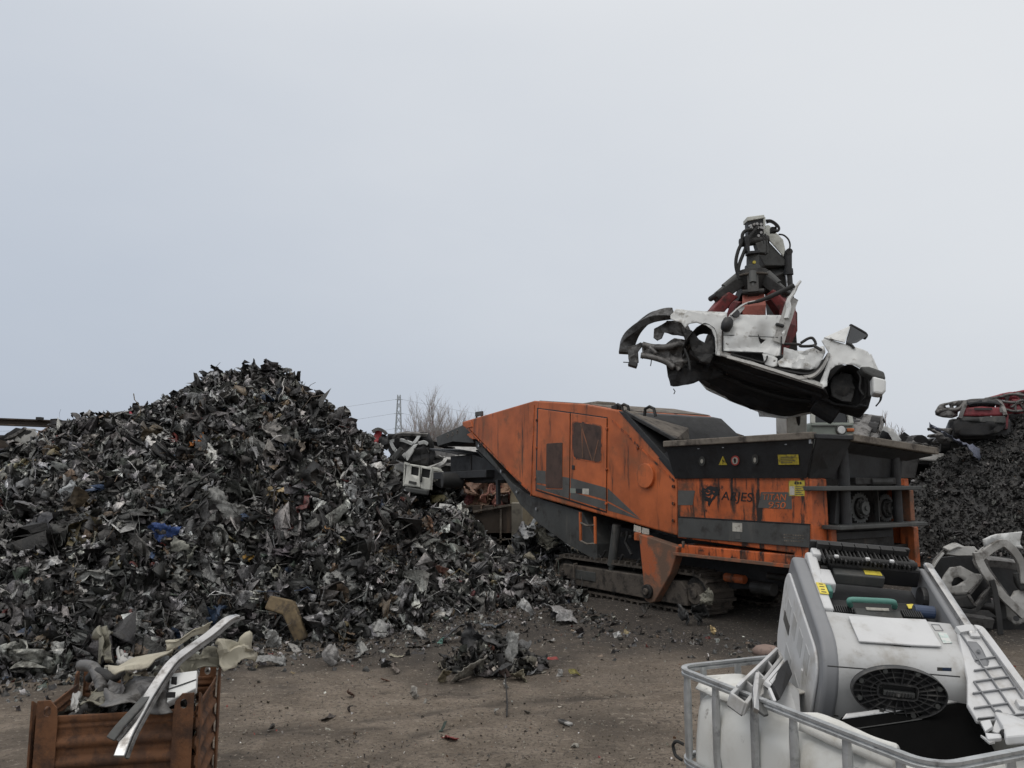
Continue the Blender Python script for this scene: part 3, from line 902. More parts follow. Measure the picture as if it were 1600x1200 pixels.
def lettering(txt, p0, p1, height_px, mat, off, parent, shear=.18, fr=SH, scale_x=None):
    """painted letters on the side plane between two measured points on their foot line"""
    a, c = fr.hit(*p0, 1, off), fr.hit(*p1, 1, off)
    hgt = abs((fr.hit(p0[0], p0[1] - height_px, 1, off) - a).z)
    cu = bpy.data.curves.new("lettering", "FONT"); cu.body = txt; cu.size = 1.0; cu.shear = shear; cu.extrude = .002 / max(hgt, .01)
    o = bpy.data.objects.new("lettering", cu); COL.objects.link(o)
    bpy.context.view_layer.update()
    bb = [Vector(q) for q in o.bound_box]
    w = max(q.x for q in bb) - min(q.x for q in bb); h = max(q.y for q in bb); x_0 = min(q.x for q in bb)
    me = bpy.data.meshes.new_from_object(o.evaluated_get(bpy.context.evaluated_depsgraph_get()))
    COL.objects.unlink(o); bpy.data.objects.remove(o)
    dx = c - a; L = dx.length; dx.normalize()
    T = Matrix.Identity(4)
    X, Z, Y = dx * (L / w), Vector((0, 0, 1)) * (hgt / h), Vector((0, -1, 0)) * hgt
    T.col[0] = (*X, 0); T.col[1] = (*Z, 0); T.col[2] = (*Y, 0); T.col[3] = (*(a - X * x_0), 1)
    me.transform(T)
    return link("lettering", me, mat, parent)


lettering("ARJES", c7((297, 517))[0], c7((468, 529))[0], 46 / 3.43, M["black"], -.004, pan)
lettering("TITAN", c7((522, 517))[0], c7((648, 521))[0], 33 / 3.43, M["orange"], -.007, pan)
lettering("950", c7((553, 560))[0], c7((645, 564))[0], 33 / 3.43, M["orange"], -.007, pan)
yp = sl("notice", c7((660, 415), (744, 414), (744, 497), (660, 496)), -.008, 0, M["yellow"], pan, bevel=0)
sl("pictogram", c7((664, 445), (690, 445), (690, 492), (664, 492)), -.0095, -.008, M["paper"], yp, bevel=0)
for k in range(5):
    sl("text_line", c7((695, 446 + k * 10), (738 - k % 2 * 10, 446 + k * 10), (738 - k % 2 * 10, 450 + k * 10), (695, 450 + k * 10)), -.0095, -.008, M["band"], yp, bevel=0)
b = MB()
for k in range(3):
    q = [SH.hit(x, y, 1, -.0085) for x, y in C(0, 0, 1, disc_px(*c7((695 + k * 14, 428))[0], 1.6, 2.2, 10))]
    b.prism(q, 1, -.0098, -.008)
b.build("pictogram", M["black"], yp)
flap = sl("service_flap", c7((66, 612), (769, 653), (769, 775), (66, 717)), -.028, 0, M["graphite"], pan, bevel=.008)
sl("edge_strip", c7((66, 606), (769, 647), (769, 652), (66, 611)), -.034, 0, M["black"], pan, bevel=0)
st = sl("sticker", c7((358, 640), (410, 643), (410, 690), (358, 686)), -.031, -.028, M["paper"], flap, bevel=0)
sl("sticker", c7((374, 696), (400, 698), (400, 728), (374, 726)), -.031, -.028, M["band"], flap, bevel=0)
b = MB()
rng = random.Random(4)
for r_ in range(3):
    for k in range(9):
        x = 634 + k * 12 + rng.uniform(-2, 2); y = 700 + r_ * 16 + k * .7
        b.prism([SH.hit(*q, 1, -.0285) for q in c7((x, y), (x + 8, y + 1), (x + 7, y + 8), (x - 1, y + 7))], 1, -.0300, -.028)
b.each("worn_marking", M["dusty"], flap)
# lower beam and its flange
bt = SH.hit(1160, 857, 1, 0).z; bb_ = SH.hit(1265, 888, 1, 0).z
zb0 = SH.hit(1060, 838, 1, 0).z
b = MB(); b.box((x0 / 2 + .0, .35, bt - .10), (-x0 - .02, .74, .16)); b.build("lower_beam", M["orange_dirty"], shr, .015)
b = MB(); b.thick([(x0 + .02, -.03, bt - .16), (-.03, -.03, bt - .16), (-.03, -.14, bb_ + .02), (x0 + .02, -.14, bb_ + .02)], .02)
b.box((x0 / 2, -.125, bb_ + .015), (-x0 - .06, .03, .045)); b.build("deflector", M["orange_rust"], shr, .006)
b = MB(); q = SH.hit(*c6((803, 752))[0], 1, -.03); b.box(q, (.025, .04, .09)); b.build("bracket", M["dusty"], shr, .004)

# front frame
zt = zp - .02
zlo = SH.hit(1265, 880, 1, 0).z
yz = lambda x, y, X=0.0: SH.hit(*c7((x, y))[0], 0, X)
ymax = yz(1312, 560).y
b = MB(); b.box((-.13, .15, (zt + zlo) / 2), (.30, .31, zt - zlo)); b.build("corner_post", M["orange_dirty"], shr, .012)
r1, r2 = yz(800, 446), yz(1310, 462)
zA = (r1.z + r2.z) / 2
b = MB(); b.box((.09, (ymax) / 2 - .08, zA), (.30, ymax - .06, .055)); b.build("front_rail", M["graphite"], shr, .01)
zB = yz(900, 660).z
b = MB(); b.box((.11, (ymax) / 2 + .04, zB), (.34, ymax - .26, .05)); b.build("front_rail", M["graphite"], shr, .01)
b = MB(); b.box((-.35, ymax / 2 + .15, (zA + zlo) / 2), (.08, ymax - .35, zA - zlo)); b.box((-.2, ymax / 2 + .1, zlo + .1), (.4, ymax - .3, .1)); b.build("rotor_chamber", M["dark_steel"], shr)
b = MB(); b.box((-.02, ymax - .07, (zA + zB) / 2), (.18, .1, zA - zB - .06)); b.build("corner_post", M["orange_rust"], shr, .01)
b = MB(); b.box((.0, ymax - .07, (zB + zlo) / 2 - .1), (.2, .11, zB - zlo + .1)); b.build("corner_post", M["orange"], shr, .01)
b = MB(); b.box((.02, yz(872, 760).y, (zB + zlo) / 2 - .02), (.14, .1, zB - zlo)); b.build("corner_post", M["orange"], shr, .01)
for x, xx, r_, ztop in ((960, .1, .07, zr - .12), (1240, .1, .06, zr - .2)):
    yy = yz(x, 500, xx).y; b = MB(); b.cyl((xx, yy, zB), (xx, yy, ztop), r_, 18); b.build("support_column", M["hopper"], shr)
b = MB(); q1, q2 = yz(912, 470, .02), yz(900, 650, .02); b.bar(q1, q2, .1, .08); b.build("strut", M["hopper"], shr, .01)
b = MB(); b.box((.05, yz(1040, 430, .05).y + .3, zA + .09), (.16, 1.0, .09)); b.cyl((.1, yz(1090, 430, .1).y, zA + .08), (.1, yz(1200, 430, .1).y, zA + .08), .06, 16); b.build("hydraulic_motor", M["dark_steel"], shr, .01)


def gear(cx, cy, rad_px):
    q = SH.hit(*c7((cx, cy))[0], 0, -.05); r_ = abs(SH.hit(*c7((cx, cy - rad_px))[0], 0, -.05).z - q.z)
    pts = []
    nt_ = 22
    for k in range(nt_ * 4):
        a = 2 * math.pi * k / (nt_ * 4); rad = r_ if k % 4 in (0, 1) else r_ * .88
        pts.append((0, q.y + rad * math.cos(a), q.z + rad * math.sin(a)))
    b = MB(); b.prism(pts, 0, -.12, -.04)
    g_ = b.build("gear", M["graphite"], shr, .004)
    b = MB(); b.cyl((-.06, q.y, q.z), (.0, q.y, q.z), r_ * .66, 28); b.build("gear_ring", M["dark_steel"], g_, .01)
    b = MB(); b.cyl((-.0, q.y, q.z), (.04, q.y, q.z), r_ * .42, 24); b.cyl((.04, q.y, q.z), (.06, q.y, q.z), r_ * .15, 12)
    for k in range(8):
        a = 2 * math.pi * k / 8; b.cyl((-.005, q.y + r_ * .54 * math.cos(a), q.z + r_ * .54 * math.sin(a)), (.02, q.y + r_ * .54 * math.cos(a), q.z + r_ * .54 * math.sin(a)), r_ * .06, 6)
    b.build("hub", M["graphite"], g_, .006)


gear(1040, 562, 88); gear(1180, 562, 78)
b = MB(); yy = yz(1135, 560, -.04).y; b.box((-.05, yy, (zA + zB) / 2), (.06, .02, zA - zB)); b.build("divider", M["graphite"], shr)
b = MB(); b.box((-.06, yz(1055, 760, -.06).y, (zB + zlo) / 2), (.05, yz(1225, 700, -.06).y - yz(895, 700, -.06).y, zB - zlo))
b.build("front_plate", M["dark_steel"], shr, .006)
b = MB()
for k in range(5):
    q = SH.hit(*c7((975 + k * 30, 765 + k * 2))[0], 0, -.03)
    b.box(q, (.04, .05, .07), Matrix.Rotation(.5, 3, "X"))
b.box((.0, yz(1055, 705, 0).y, zB - .12), (.08, yz(1210, 700, 0).y - yz(905, 700, 0).y, .09))
b.each("clamp", M["hopper"], shr, bevel=.004)

# crawler tracks
xa, xb = SH.hit(860, 905, 1, 0).x, SH.hit(1098, 935, 1, 0).x
TH, TW = .64, .52


def track(y0, near):
    r_ = TH / 2; xc0, xc1 = xa + r_, xb - r_ + .1
    n = 150; per = 2 * (xc1 - xc0) + 2 * math.pi * r_

    def pt(s_, rad):
        s_ %= per; L = xc1 - xc0
        if s_ < L: return Vector((xc0 + s_, 0, r_ + rad)), 0.0
        s_ -= L
        if s_ < math.pi * r_:
            a = s_ / r_; return Vector((xc1 + rad * math.sin(a), 0, r_ + rad * math.cos(a))), a
        s_ -= math.pi * r_
        if s_ < L: return Vector((xc1 - s_, 0, r_ - rad)), math.pi
        s_ -= L
        a = math.pi + s_ / r_
        return Vector((xc0 + rad * math.sin(a), 0, r_ + rad * math.cos(a))), a
    b = MB()
    k = 56
    for i in range(k):
        s0 = per * i / k
        for rad_o, rad_i, f in ((r_ - .045, r_ - .075, .98), (r_, r_ - .046, .30)):
            p0, _ = pt(s0, rad_o); p1, _ = pt(s0 + per / k * f, rad_o); p2, _ = pt(s0 + per / k * f, rad_i); p3, _ = pt(s0, rad_i)
            q = [Vector((p.x, y0, p.z)) for p in (p0, p1, p2, p3)] + [Vector((p.x, y0 + TW, p.z)) for p in (p0, p1, p2, p3)]
            b.add(q, [(0, 1, 2, 3), (7, 6, 5, 4), (0, 4, 5, 1), (1, 5, 6, 2), (2, 6, 7, 3), (3, 7, 4, 0)])
    belt = b.build("track_belt", M["muddy_steel"], shr)
    b = MB(); b.prism([(xc0 - .02, 0, .14), (xc0 + .02, 0, .47), (xc1 - .22, 0, .47), (xc1 - .12, 0, .36), (xc1 - .12, 0, .13)], 1, y0 - .03, y0 + TW - .1)
    fr = b.build("track_frame", M["muddy_steel"], shr, .015)
    if near:
        b = MB(); b.box(((xc0 + xc1) / 2 - .9, y0 - .035, .33), (.55, .02, .15)); b.build("inspection_plate", M["graphite"], fr, .006)
        for xx in (xc0 + .42, xc1 - .62):
            b = MB(); b.tube([(xx, y0 - .02, .5), (xx, y0 - .08, .5), (xx, y0 - .09, .44), (xx, y0 - .09, .28)], .018, 8); b.build("step_handle", M["muddy_steel"], fr)
    for xx, nm in ((xc0, "idler_wheel"), (xc1, "sprocket")):
        b = MB(); b.cyl((xx, y0 + .06, r_), (xx, y0 + TW - .06, r_), r_ - .09, 30)
        w_ = b.build(nm, M["dark_steel"], shr, .01)
        b = MB(); b.cyl((xx, y0 + .0, r_), (xx, y0 + .1, r_), .15, 20); b.cyl((xx, y0 - .03, r_), (xx, y0 + .1, r_), .07, 12); b.build("hub", M["muddy_steel"], w_, .008)
    b = MB()
    for i in range(7):
        xx = xc0 + .5 + (xc1 - xc0 - .9) * i / 6; b.cyl((xx, y0 + .08, .13), (xx, y0 + TW - .08, .13), .075, 14)
    b.each("track_roller", M["dark_steel"], shr)


track(.06, True); track(WID - .6, False)
# plate and pivot down to the track
plate = sl("pivot_plate", c6((593, 703), (777, 765), (770, 800), (742, 888), (668, 1020), (645, 1028), (622, 1012), (612, 890)), -.10, .05, M["orange_rust"], bevel=.012)
q = SH.hit(*c6((640, 972))[0], 1, -.10)
b = MB(); b.cyl(q + Vector((0, .04, 0)), q + Vector((0, -.05, 0)), .105, 24); b.build("pivot_pin", M["dark_steel"], plate, .012)
b = MB(); b.cyl(q + Vector((0, -.04, 0)), q + Vector((0, -.08, 0)), .05, 16); b.build("pin_cap", M["muddy_steel"], plate, .008)
# ladder
b = MB()
lp = lambda x, y: SH.hit(*c6((x, y))[0], 1, .02)
b.bar(lp(320, 600), lp(322, 735), .05, .03, up=(0, 1, 0)); b.bar(lp(389, 622), lp(391, 748), .05, .03, up=(0, 1, 0))
lad = b.build("ladder", M["orange"], shr, .005)
for a, c in (((322, 650), (389, 662)), ((322, 735), (391, 748))):
    b = MB(); p, q = lp(*a), lp(*c); b.tube([p, p.lerp(q, .5) + Vector((0, -.02, -.03)), q], .017, 8); b.build("rung", M["dusty"], lad)
# belly: dark engine bay, rams and hoses between housing and track
b = MB(); b.prism([SH.hit(*q, 1, .5) for q in c6((330, 640), (780, 720), (1340, 830), (1340, 960), (420, 960), (330, 800))], 1, .5, WID - .3)
b.build("chassis", M["hopper"], shr)
b = MB(); b.cyl(SH.hit(*c6((492, 660))[0], 1, .12), SH.hit(*c6((468, 850))[0], 1, .12), .075, 16); b.cyl(SH.hit(*c6((468, 850))[0], 1, .12), SH.hit(*c6((462, 890))[0], 1, .12), .045, 12); b.build("hydraulic_ram", M["graphite"], shr)
b = MB()
for pts in (((405, 750), (400, 790), (420, 815), (440, 780)), ((520, 800), (500, 840), (480, 850)), ((600, 820), (570, 870)), ((545, 690), (530, 740), (560, 800))):
    b.tube([SH.hit(*c6(p)[0], 1, .15) for p in pts], .022, 8)
b.each("hydraulic_hose", M["rubber"], shr, smooth=True)
b = MB()
for x, y, s_ in ((520, 705, .1), (548, 700, .08), (560, 715, .07)):
    b.box(SH.hit(*c6((x, y))[0], 1, .3), (s_, s_, s_ * .7))
b.each("valve_block", M["car_metal"], shr, bevel=.01)
b = MB(); b.box(SH.hit(*c6((590, 715))[0], 1, -.02), (.12, .06, .12)); b.build("lamp_bracket", M["orange"], shr, .01)
for x, y, r_, mt in ((1000, 905, .06, "orange_dirty"), (1130, 950, .09, "dark_steel"), (1200, 900, .05, "dark_steel")):
    b = MB(); p = SH.hit(*c6((x, y))[0], 1, .3); b.cyl(p, p + Vector((.35, 0, 0)), r_, 16); b.build("motor", M[mt], shr, .01)
b = MB(); b.box((x0 / 2 - .2, 1.2, .72), (-x0 - .1, 1.2, .5)); b.build("underframe", M["hopper"], shr, .03)
b = MB(); b.box((-.5, .75, .6), (.16, .1, .45)); b.build("support_leg", M["dark_steel"], shr, .01)
# discharge conveyor
cv = sl("conveyor", c3((570, 352), (602, 372), (700, 500), (762, 575), (800, 620), (920, 702), (1050, 740), (1240, 800), (1330, 1000), (1330, 1110), (1120, 985), (975, 880), (850, 752), (752, 592), (690, 520), (575, 402)), .10, 1.75, M["graphite"], bevel=.01)
b = MB()
for x, y in ((838, 672), (600, 385), (740, 545), (960, 780)):
    p = SH.hit(*c3((x, y))[0], 1, .1); b.cyl(p, p + Vector((0, -.04, 0)), .03, 10)
b.each("bolt", M["chrome"], cv)
b = MB(); p0, p1 = SH.hit(*c3((575, 402))[0], 1, .2), SH.hit(*c3((1330, 1110))[0], 1, .2)
b.thick([(p0.x, .2, p0.z - .03), (p1.x, .2, p1.z - .03), (p1.x, 1.65, p1.z - .03), (p0.x, 1.65, p0.z - .03)], .03); b.build("belt", M["rubber"], cv)
hood = sl("tail_hood", c3((325, 332), (345, 322), (492, 256), (542, 292), (560, 370), (430, 360), (335, 388)), .12, 1.8, M["graphite"], bevel=.01)
for x, y in ((398, 322), (428, 312), (458, 298)):
    p = SH.hit(*c3((x, y))[0], 1, .12); b = MB(); b.cyl(p + Vector((0, .01, 0)), p + Vector((0, -.006, 0)), .045, 20); o = b.build("hole_ring", M["dusty"], hood)
    b = MB(); b.cyl(p + Vector((0, -.004, 0)), p + Vector((0, -.010, 0)), .028, 16); b.build("hole", M["black"], hood)
sl("nose_tip", c3((488, 240), (540, 232), (552, 268), (520, 275), (492, 262)), -.02, .3, M["orange"], bevel=.008)
sl("hook", c3((515, 315), (548, 300), (575, 345), (552, 345), (535, 335)), .0, .12, M["orange"], bevel=.008)
sl("magnet_box", c3((415, 452), (548, 440), (640, 470), (762, 598), (700, 612), (560, 620), (415, 560)), .35, 1.7, M["hopper"], bevel=.012)
sl("magnet_panel", c3((418, 456), (545, 444), (543, 540), (420, 548)), .33, .35, M["dark_steel"], bevel=.006)
p = SH.hit(*c3((362, 602))[0], 1, -.2); q = SH.hit(*c3((490, 602))[0], 1, .25); q.z = p.z
b = MB(); b.cyl(p, p + (q - p), .17, 28); drum = b.build("drum", M["rubber"], shr, .02)
b = MB(); b.bar(SH.hit(*c3((365, 575))[0], 1, .3), SH.hit(*c3((700, 560))[0], 1, .4), .5, .16); b.build("magnet_arm", M["hopper"], shr, .01)
b = MB(); p = SH.hit(*c3((712, 600))[0], 1, .3); q = SH.hit(*c3((716, 755))[0], 1, .3); b.bar(p, q, .09, .07, up=(0, 1, 0)); b.build("stay", M["hopper"], shr, .006)
b = MB(); b.bar(SH.hit(*c3((378, 408))[0], 1, .4), SH.hit(*c3((560, 440))[0], 1, .4), .8, .03); b.build("tail_plate", M["hopper"], shr)
# things bolted on the roof
b = MB(); p = SH.hit(*c3((1318, 146))[0], 1, .9); b.box(p, (.75, .5, .16)); b.build("roof_vent", M["dusty"], shr, .06, seg=4)
b = MB()
for x, y in ((1462, 150), (1500, 150), (1660, 165)):
    p = SH.hit(*c3((x, y))[0], 1, .1); b.tube([p + Vector((-.12, 0, -.08)), p + Vector((-.1, 0, .03)), p + Vector((0, 0, .06)), p + Vector((.1, 0, .02)), p + Vector((.13, 0, -.1))], .025, 8)
p = SH.hit(*c3((1452, 150))[0], 1, .1); b.box(p, (.14, .1, .08))
b.each("lifting_lug", M["dark_steel"], shr)
b = MB(); p = SH.hit(*c3((595, 186))[0], 1, .4); b.box(p, (.3, .05, .1)); b.box(p + Vector((.12, 0, -.1)), (.04, .04, .2)); b.box(p + Vector((-.12, 0, -.1)), (.04, .04, .2)); b.build("work_lamp", M["graphite"], shr, .01)
# ------------------------------------------------------------------ material handler behind the hopper, arm coming over it
k8 = lambda *p: C(960, 320, 1553 / 440.0, p)
kg = lambda *p: C(1090, 330, 1271 / 180.0, p)
kc = lambda *p: C(960, 470, 1600 / 440.0, p)
GY = 12.1                                             # where the grapple hangs
base = atY(1262, 753, 16.5); base.z = 0
hnd = thing("material_handler", "grey green material handler behind the hopper holding a car with its red grapple", "material handler", loc=base)
hl = lambda px, py, Y: atY(px, py, Y) - base
b = MB(); b.box((.6, 1.3, .75), (2.6, 3.6, .5)); b.build("chassis", M["graphite"], hnd, .03)
for x in (-.75, 1.95):
    for y in (.1, 2.5):
        b = MB(); b.cyl((x - .2, y, .5), (x + .2, y, .5), .5, 26); w_ = b.build("wheel", M["rubber"], hnd, .05)
        b = MB(); b.cyl((x - .21, y, .5), (x + .21, y, .5), .26, 20); b.build("rim", M["handler"], w_, .01)
b = MB(); b.cyl((.6, 1.3, 1.0), (.6, 1.3, 1.35), .7, 28); b.build("turntable", M["dark_steel"], hnd, .02)
b = MB(); b.box((.6, 1.9, 1.8), (2.4, 2.6, .9)); b.build("upper_body", M["handler"], hnd, .05)
# cab
cl_, cr = hl(1268, 683, 15.6), hl(1336, 683, 15.6)
zf0, zf1 = 1.4, hl(1300, 660, 15.6).z
cxm, cw = (cl_.x + cr.x) / 2, cr.x - cl_.x
yc = cl_.y
b = MB(); b.box((cxm, yc + .6, (zf0 + zf1) / 2), (cw, 1.2, zf1 - zf0)); cab = b.build("cab", M["handler"], hnd, .04)
b = MB(); b.box((cxm - .02, yc - .015, zf1 - .07), (cw - .05, .03, .02)); b.build("trim_line", M["graphite"], cab)
for sx in (-1, 1):
    b = MB(); b.bar((cxm + sx * (cw / 2 - .05), yc + .04, zf1 - .02), (cxm + sx * (cw / 2 - .12), yc + .12, zf1 + .75), .09, .07, up=(0, 1, 0)); b.build("pillar", M["pale_green"], cab, .01)
b = MB(); b.box((cxm, yc + .62, zf1 + .8), (cw - .12, 1.1, .1)); b.build("roof", M["handler"], cab, .03)
b = MB(); b.thick([(cxm - cw / 2 + .1, yc + .07, zf1), (cxm + cw / 2 - .1, yc + .07, zf1), (cxm + cw / 2 - .14, yc + .13, zf1 + .74), (cxm - cw / 2 + .14, yc + .13, zf1 + .74)], .02); b.build("windscreen", M["glass"], cab)
b = MB(); b.bar((cxm - .0, yc - .0, zf1 + .06), (cxm - .02, yc + .05, zf1 + .3), .025, .02); b.build("wiper", M["chrome"], cab)
p = hl(1313.5, 672, 15.6)
b = MB(); b.tube([(p.x, yc + .02, p.z), (p.x, yc - .04, p.z)], .105, 24); hlm = b.build("headlight", M["graphite"], cab, .01)
b = MB(); b.tube([(p.x, yc - .03, p.z), (p.x, yc - .055, p.z)], .08, 24); b.build("lens", M["lens_white"], hlm, .01)
b = MB(); b.box((p.x + .19, yc - .02, p.z + .0), (.15, .05, .07)); b.build("indicator", M["lens_orange"], cab, .02)
# boom foot, boom, stick
b = MB(); a, c = hl(1237, 760, 16.6), hl(1236, 628, 15.2)
b.bar(a, c, .42, .5, up=(0, 1, 0)); b.build("boom", M["pale_green"], hnd, .02)
b = MB(); a2 = hl(1234, 600, 15.2); b.bar(c, a2, .3, .34, up=(0, 1, 0)); b.build("boom", M["handler"], hnd, .02)
b = MB(); b.cyl(hl(1246, 690, 15.7), hl(1247, 640, 15.0), .05, 12); b.build("boom_ram", M["dark_steel"], hnd)
s0, s1 = hl(1232, 640, 14.6), hl(1214, 420, 12.5)
b = MB(); b.bar(s0, s1, .36, .34, up=(0, 1, 0)); stick = b.build("stick", M["graphite"], hnd, .02)
# stick end: side cheeks in two colours
Y1 = 12.35
Pg = lambda Y, *px: [hl(*q, Y) for q in kg(*px)]
b = MB(); b.thick(Pg(Y1, (752, 150), (790, 240), (775, 320), (960, 520), (1015, 600), (740, 600), (680, 500), (650, 420), (720, 330)), .26, (0, -1, 0)); b.build("stick_end", M["graphite"], stick, .015)
b = MB(); b.thick(Pg(Y1 - .035, (760, 150), (790, 150), (875, 240), (945, 310), (970, 420), (950, 500), (800, 330), (745, 260)), .03, (0, -1, 0)); b.build("stick_cheek", M["pale_green"], stick, .012)
b = MB(); q = Pg(Y1, (1000, 455), (1010, 555), (1000, 640), (1030, 960))
b.cyl(q[0] + Vector((0, -.06, 0)), q[0] + Vector((0, .2, 0)), .055, 16); b.build("pin", M["dark_steel"], stick)
b = MB(); b.cyl(q[0], q[2], .06, 14); b.cyl(q[2], q[2].lerp(q[3], .2), .075, 14); b.build("ram_head", M["hopper"], stick)
b = MB(); q2 = Pg(Y1, (1002, 640), (1022, 930)); b.cyl(*q2, .04, 14); b.build("ram", M["dark_steel"], stick)
b = MB(); q2 = Pg(Y1, (972, 660), (1000, 900)); b.cyl(*q2, .018, 10); b.build("ram_rod", M["chrome"], stick)
# head block with hydraulic couplings
b = MB(); b.thick(Pg(GY, (550, 100), (745, 62), (745, 330), (560, 350)), .16, (0, -1, 0)); hd_ = b.build("head_block", M["hopper"], stick, .012)
b = MB(); b.thick(Pg(GY - .03, (545, 62), (735, 36), (745, 72), (548, 108)), .22, (0, -1, 0)); b.build("head_cap", M["pale_green"], hd_, .01)
b = MB(); b.thick(Pg(GY - .02, (728, 70), (750, 62), (752, 350), (732, 350)), .2, (0, -1, 0)); b.build("head_side", M["pale_green"], hd_, .006)
b = MB()
for x, y in ((575, 165), (612, 150), (645, 145), (690, 150), (585, 190), (655, 185), (690, 185), (712, 190), (690, 240), (660, 275)):
    q = Pg(GY - .03, (x, y))[0]; b.cyl(q, q + Vector((0, -.06, -.01)), .022, 10)
b.each("coupling", M["chrome"], hd_)
b = MB(); q = Pg(GY - .02, (465, 350), (780, 310)); b.cyl(q[0], q[1], .07, 18); b.build("head_pin", M["dark_steel"], hd_, .01)
b = MB(); b.thick(Pg(GY - .02, (490, 300), (545, 285), (555, 470), (520, 470)), .12); b.build("link", M["hopper"], hd_, .008)
b = MB(); b.thick(Pg(GY + .05, (610, 380), (745, 340), (752, 490), (640, 480)), .14); b.build("link", M["graphite"], hd_, .008)
b = MB(); b.thick(Pg(GY - .02, (525, 470), (650, 462), (660, 490), (525, 500)), .16); b.build("link_plate", M["hopper"], hd_, .006)
# grapple
gc = hl(*kg((610, 730))[0], GY)
grp = thing("grapple", None, None); del_ = grp
grp.parent = hnd; grp.location = gc
gl = lambda px, py, Y=GY: hl(px, py, Y) - gc
G = lambda *px: [gl(*q) for q in kg(*px)]
rot_top, rot_bot = G((612, 470), (606, 690))
b = MB(); b.tube([rot_top, rot_top.lerp(rot_bot, .62), rot_top.lerp(rot_bot, .63), rot_bot], [.10, .10, .125, .125], 24); b.build("rotator", M["graphite"], grp, .008)
q = G((600, 585))[0]; b = MB(); b.cyl(q + Vector((0, -.09, 0)), q + Vector((0, -.125, 0)), .025, 12); b.build("bolt", M["yellow"], grp)
b = MB(); b.tube([(0, 0, .10), (0, 0, .0), (0, 0, -.06), (0, 0, -.28)], [.24, .26, .24, .16], 24); b.build("grapple_hub", M["dark_steel"], grp, .015)
b = MB(); b.tube([(.27 * math.cos(a), .27 * math.sin(a), .0) for a in [2 * math.pi * k / 24 for k in range(25)]], .018, 8); b.build("guard_ring", M["muddy_steel"], grp)
for i, (ang, mt, sc) in enumerate(((186, "grapple_red", 1.05), (252, "grapple_orange", .62), (318, "grapple_red", .86), (20, "grapple_red", 1.0), (100, "grapple_red", 1.0))):
    a = R(ang); er = Vector((math.cos(a), math.sin(a), 0)); et = Vector((-math.sin(a), math.cos(a), 0)); uz = Vector((0, 0, 1))
    # curved shell that widens at the elbow and closes to a point
    prof = [(.44, -.28, .28), (.54, -.36, .34), (.70, -.56, .37), (.70, -.85, .34), (.58, -1.1, .26), (.4, -1.34, .08)]
    vs, fs = [], []
    for r_, z, w in prof:
        for sgn, t in ((-1, 0), (1, 0), (1, .17), (-1, .17)):
            vs.append(er * ((r_ - t) * sc) + uz * (z - t * .4) + et * (sgn * w / 2 * (1 if t == 0 else .7)))
    for s_ in range(len(prof) - 1):
        for e in range(4):
            A, B = s_ * 4 + e, s_ * 4 + (e + 1) % 4; fs.append((A, B, B + 4, A + 4))
    fs += [(3, 2, 1, 0), tuple(len(vs) - 4 + k for k in range(4))]
    b = MB(); b.add(vs, fs); tn = b.build("tine", M[mt], grp, .02)
    b = MB(); pa, pb = er * .24 + uz * .02, er * .6 * sc + uz * -.30
    b.cyl(pa, pa.lerp(pb, .62), .062, 14); b.cyl(pa.lerp(pb, .6), pb, .036, 12); b.build("tine_ram", M["graphite"], tn)
    b = MB(); b.cyl(er * .62 * sc + uz * -.33 - et * .16, er * .62 * sc + uz * -.33 + et * .16, .045, 12); b.build("tine_pin", M["dark_steel"], tn)
    b = MB(); b.bar(er * .18 + uz * -.06, er * .6 * sc + uz * -.38, .17, .17); b.build("tine_arm", M["dark_steel"], tn, .01)
# hoses
def hose(pts, r=.028, par=hnd, Y=GY - .08, mt="rubber"):
    P = [hl(*q, Y) for q in kg(*pts)]
    # smooth the path
    Q = []
    for i in range(len(P) - 1):
        p0 = P[max(i - 1, 0)]; p1 = P[i]; p2 = P[i + 1]; p3 = P[min(i + 2, len(P) - 1)]
        for t in (0, .25, .5, .75):
            Q.append(.5 * ((2 * p1) + (p2 - p0) * t + (2 * p0 - 5 * p1 + 4 * p2 - p3) * t * t + (3 * p1 - p0 - 3 * p2 + p3) * t ** 3))
    Q.append(P[-1])
    b = MB(); b.tube(Q, r, 8); return b.build("hydraulic_hose", M[mt], par, smooth=2)


hose([(600, 200), (530, 215), (495, 260), (490, 340), (450, 430), (425, 530), (425, 620), (450, 720)])
hose([(640, 200), (580, 280), (540, 380), (500, 480), (465, 570), (450, 650), (470, 715)])
hose([(660, 170), (600, 260), (575, 330), (560, 380)], .022)
hose([(755, 105), (810, 105), (870, 145), (898, 190), (880, 218), (845, 215)], .022)
hose([(760, 130), (800, 120), (850, 145), (870, 180)], .014)
hose([(895, 255), (950, 265), (1000, 310), (1020, 370), (1012, 430)], .014)
hose([(745, 250), (755, 330), (760, 420), (745, 480)], .016)
hose([(720, 260), (725, 330), (730, 360)], .014)
b = MB(); b.box(Pg(GY, (835, 210))[0], (.09, .1, .09)); b.build("valve", M["rubber"], stick, .01)
b = MB(); b.box(Pg(GY - .08, (465, 720))[0], (.09, .08, .12)); b.build("hose_clamp", M["rubber"], hnd, .01)

# ------------------------------------------------------------------ the crushed white car in the grapple
cc = atY(*kc((800, 330))[0], 11.3)
vv = (cc - CAM).normalized(); rr0 = Vector((vv.y, -vv.x, 0)).normalized(); uu0 = rr0.cross(vv).normalized()
th = math.atan2(200, 575); al = R(21.7)
Xc = rr0 * math.cos(th) - uu0 * math.sin(th); Z0 = rr0 * math.sin(th) + uu0 * math.cos(th)
Yc = vv * math.cos(al) - Z0 * math.sin(al); Zc = Z0 * math.cos(al) + vv * math.sin(al)
CF = Frame(cc, Xc, Yc, Zc)
car = thing("crushed_car", "crushed white car body without wheels hanging from the red grapple above the hopper", "car wreck", mat=CF.mat4())


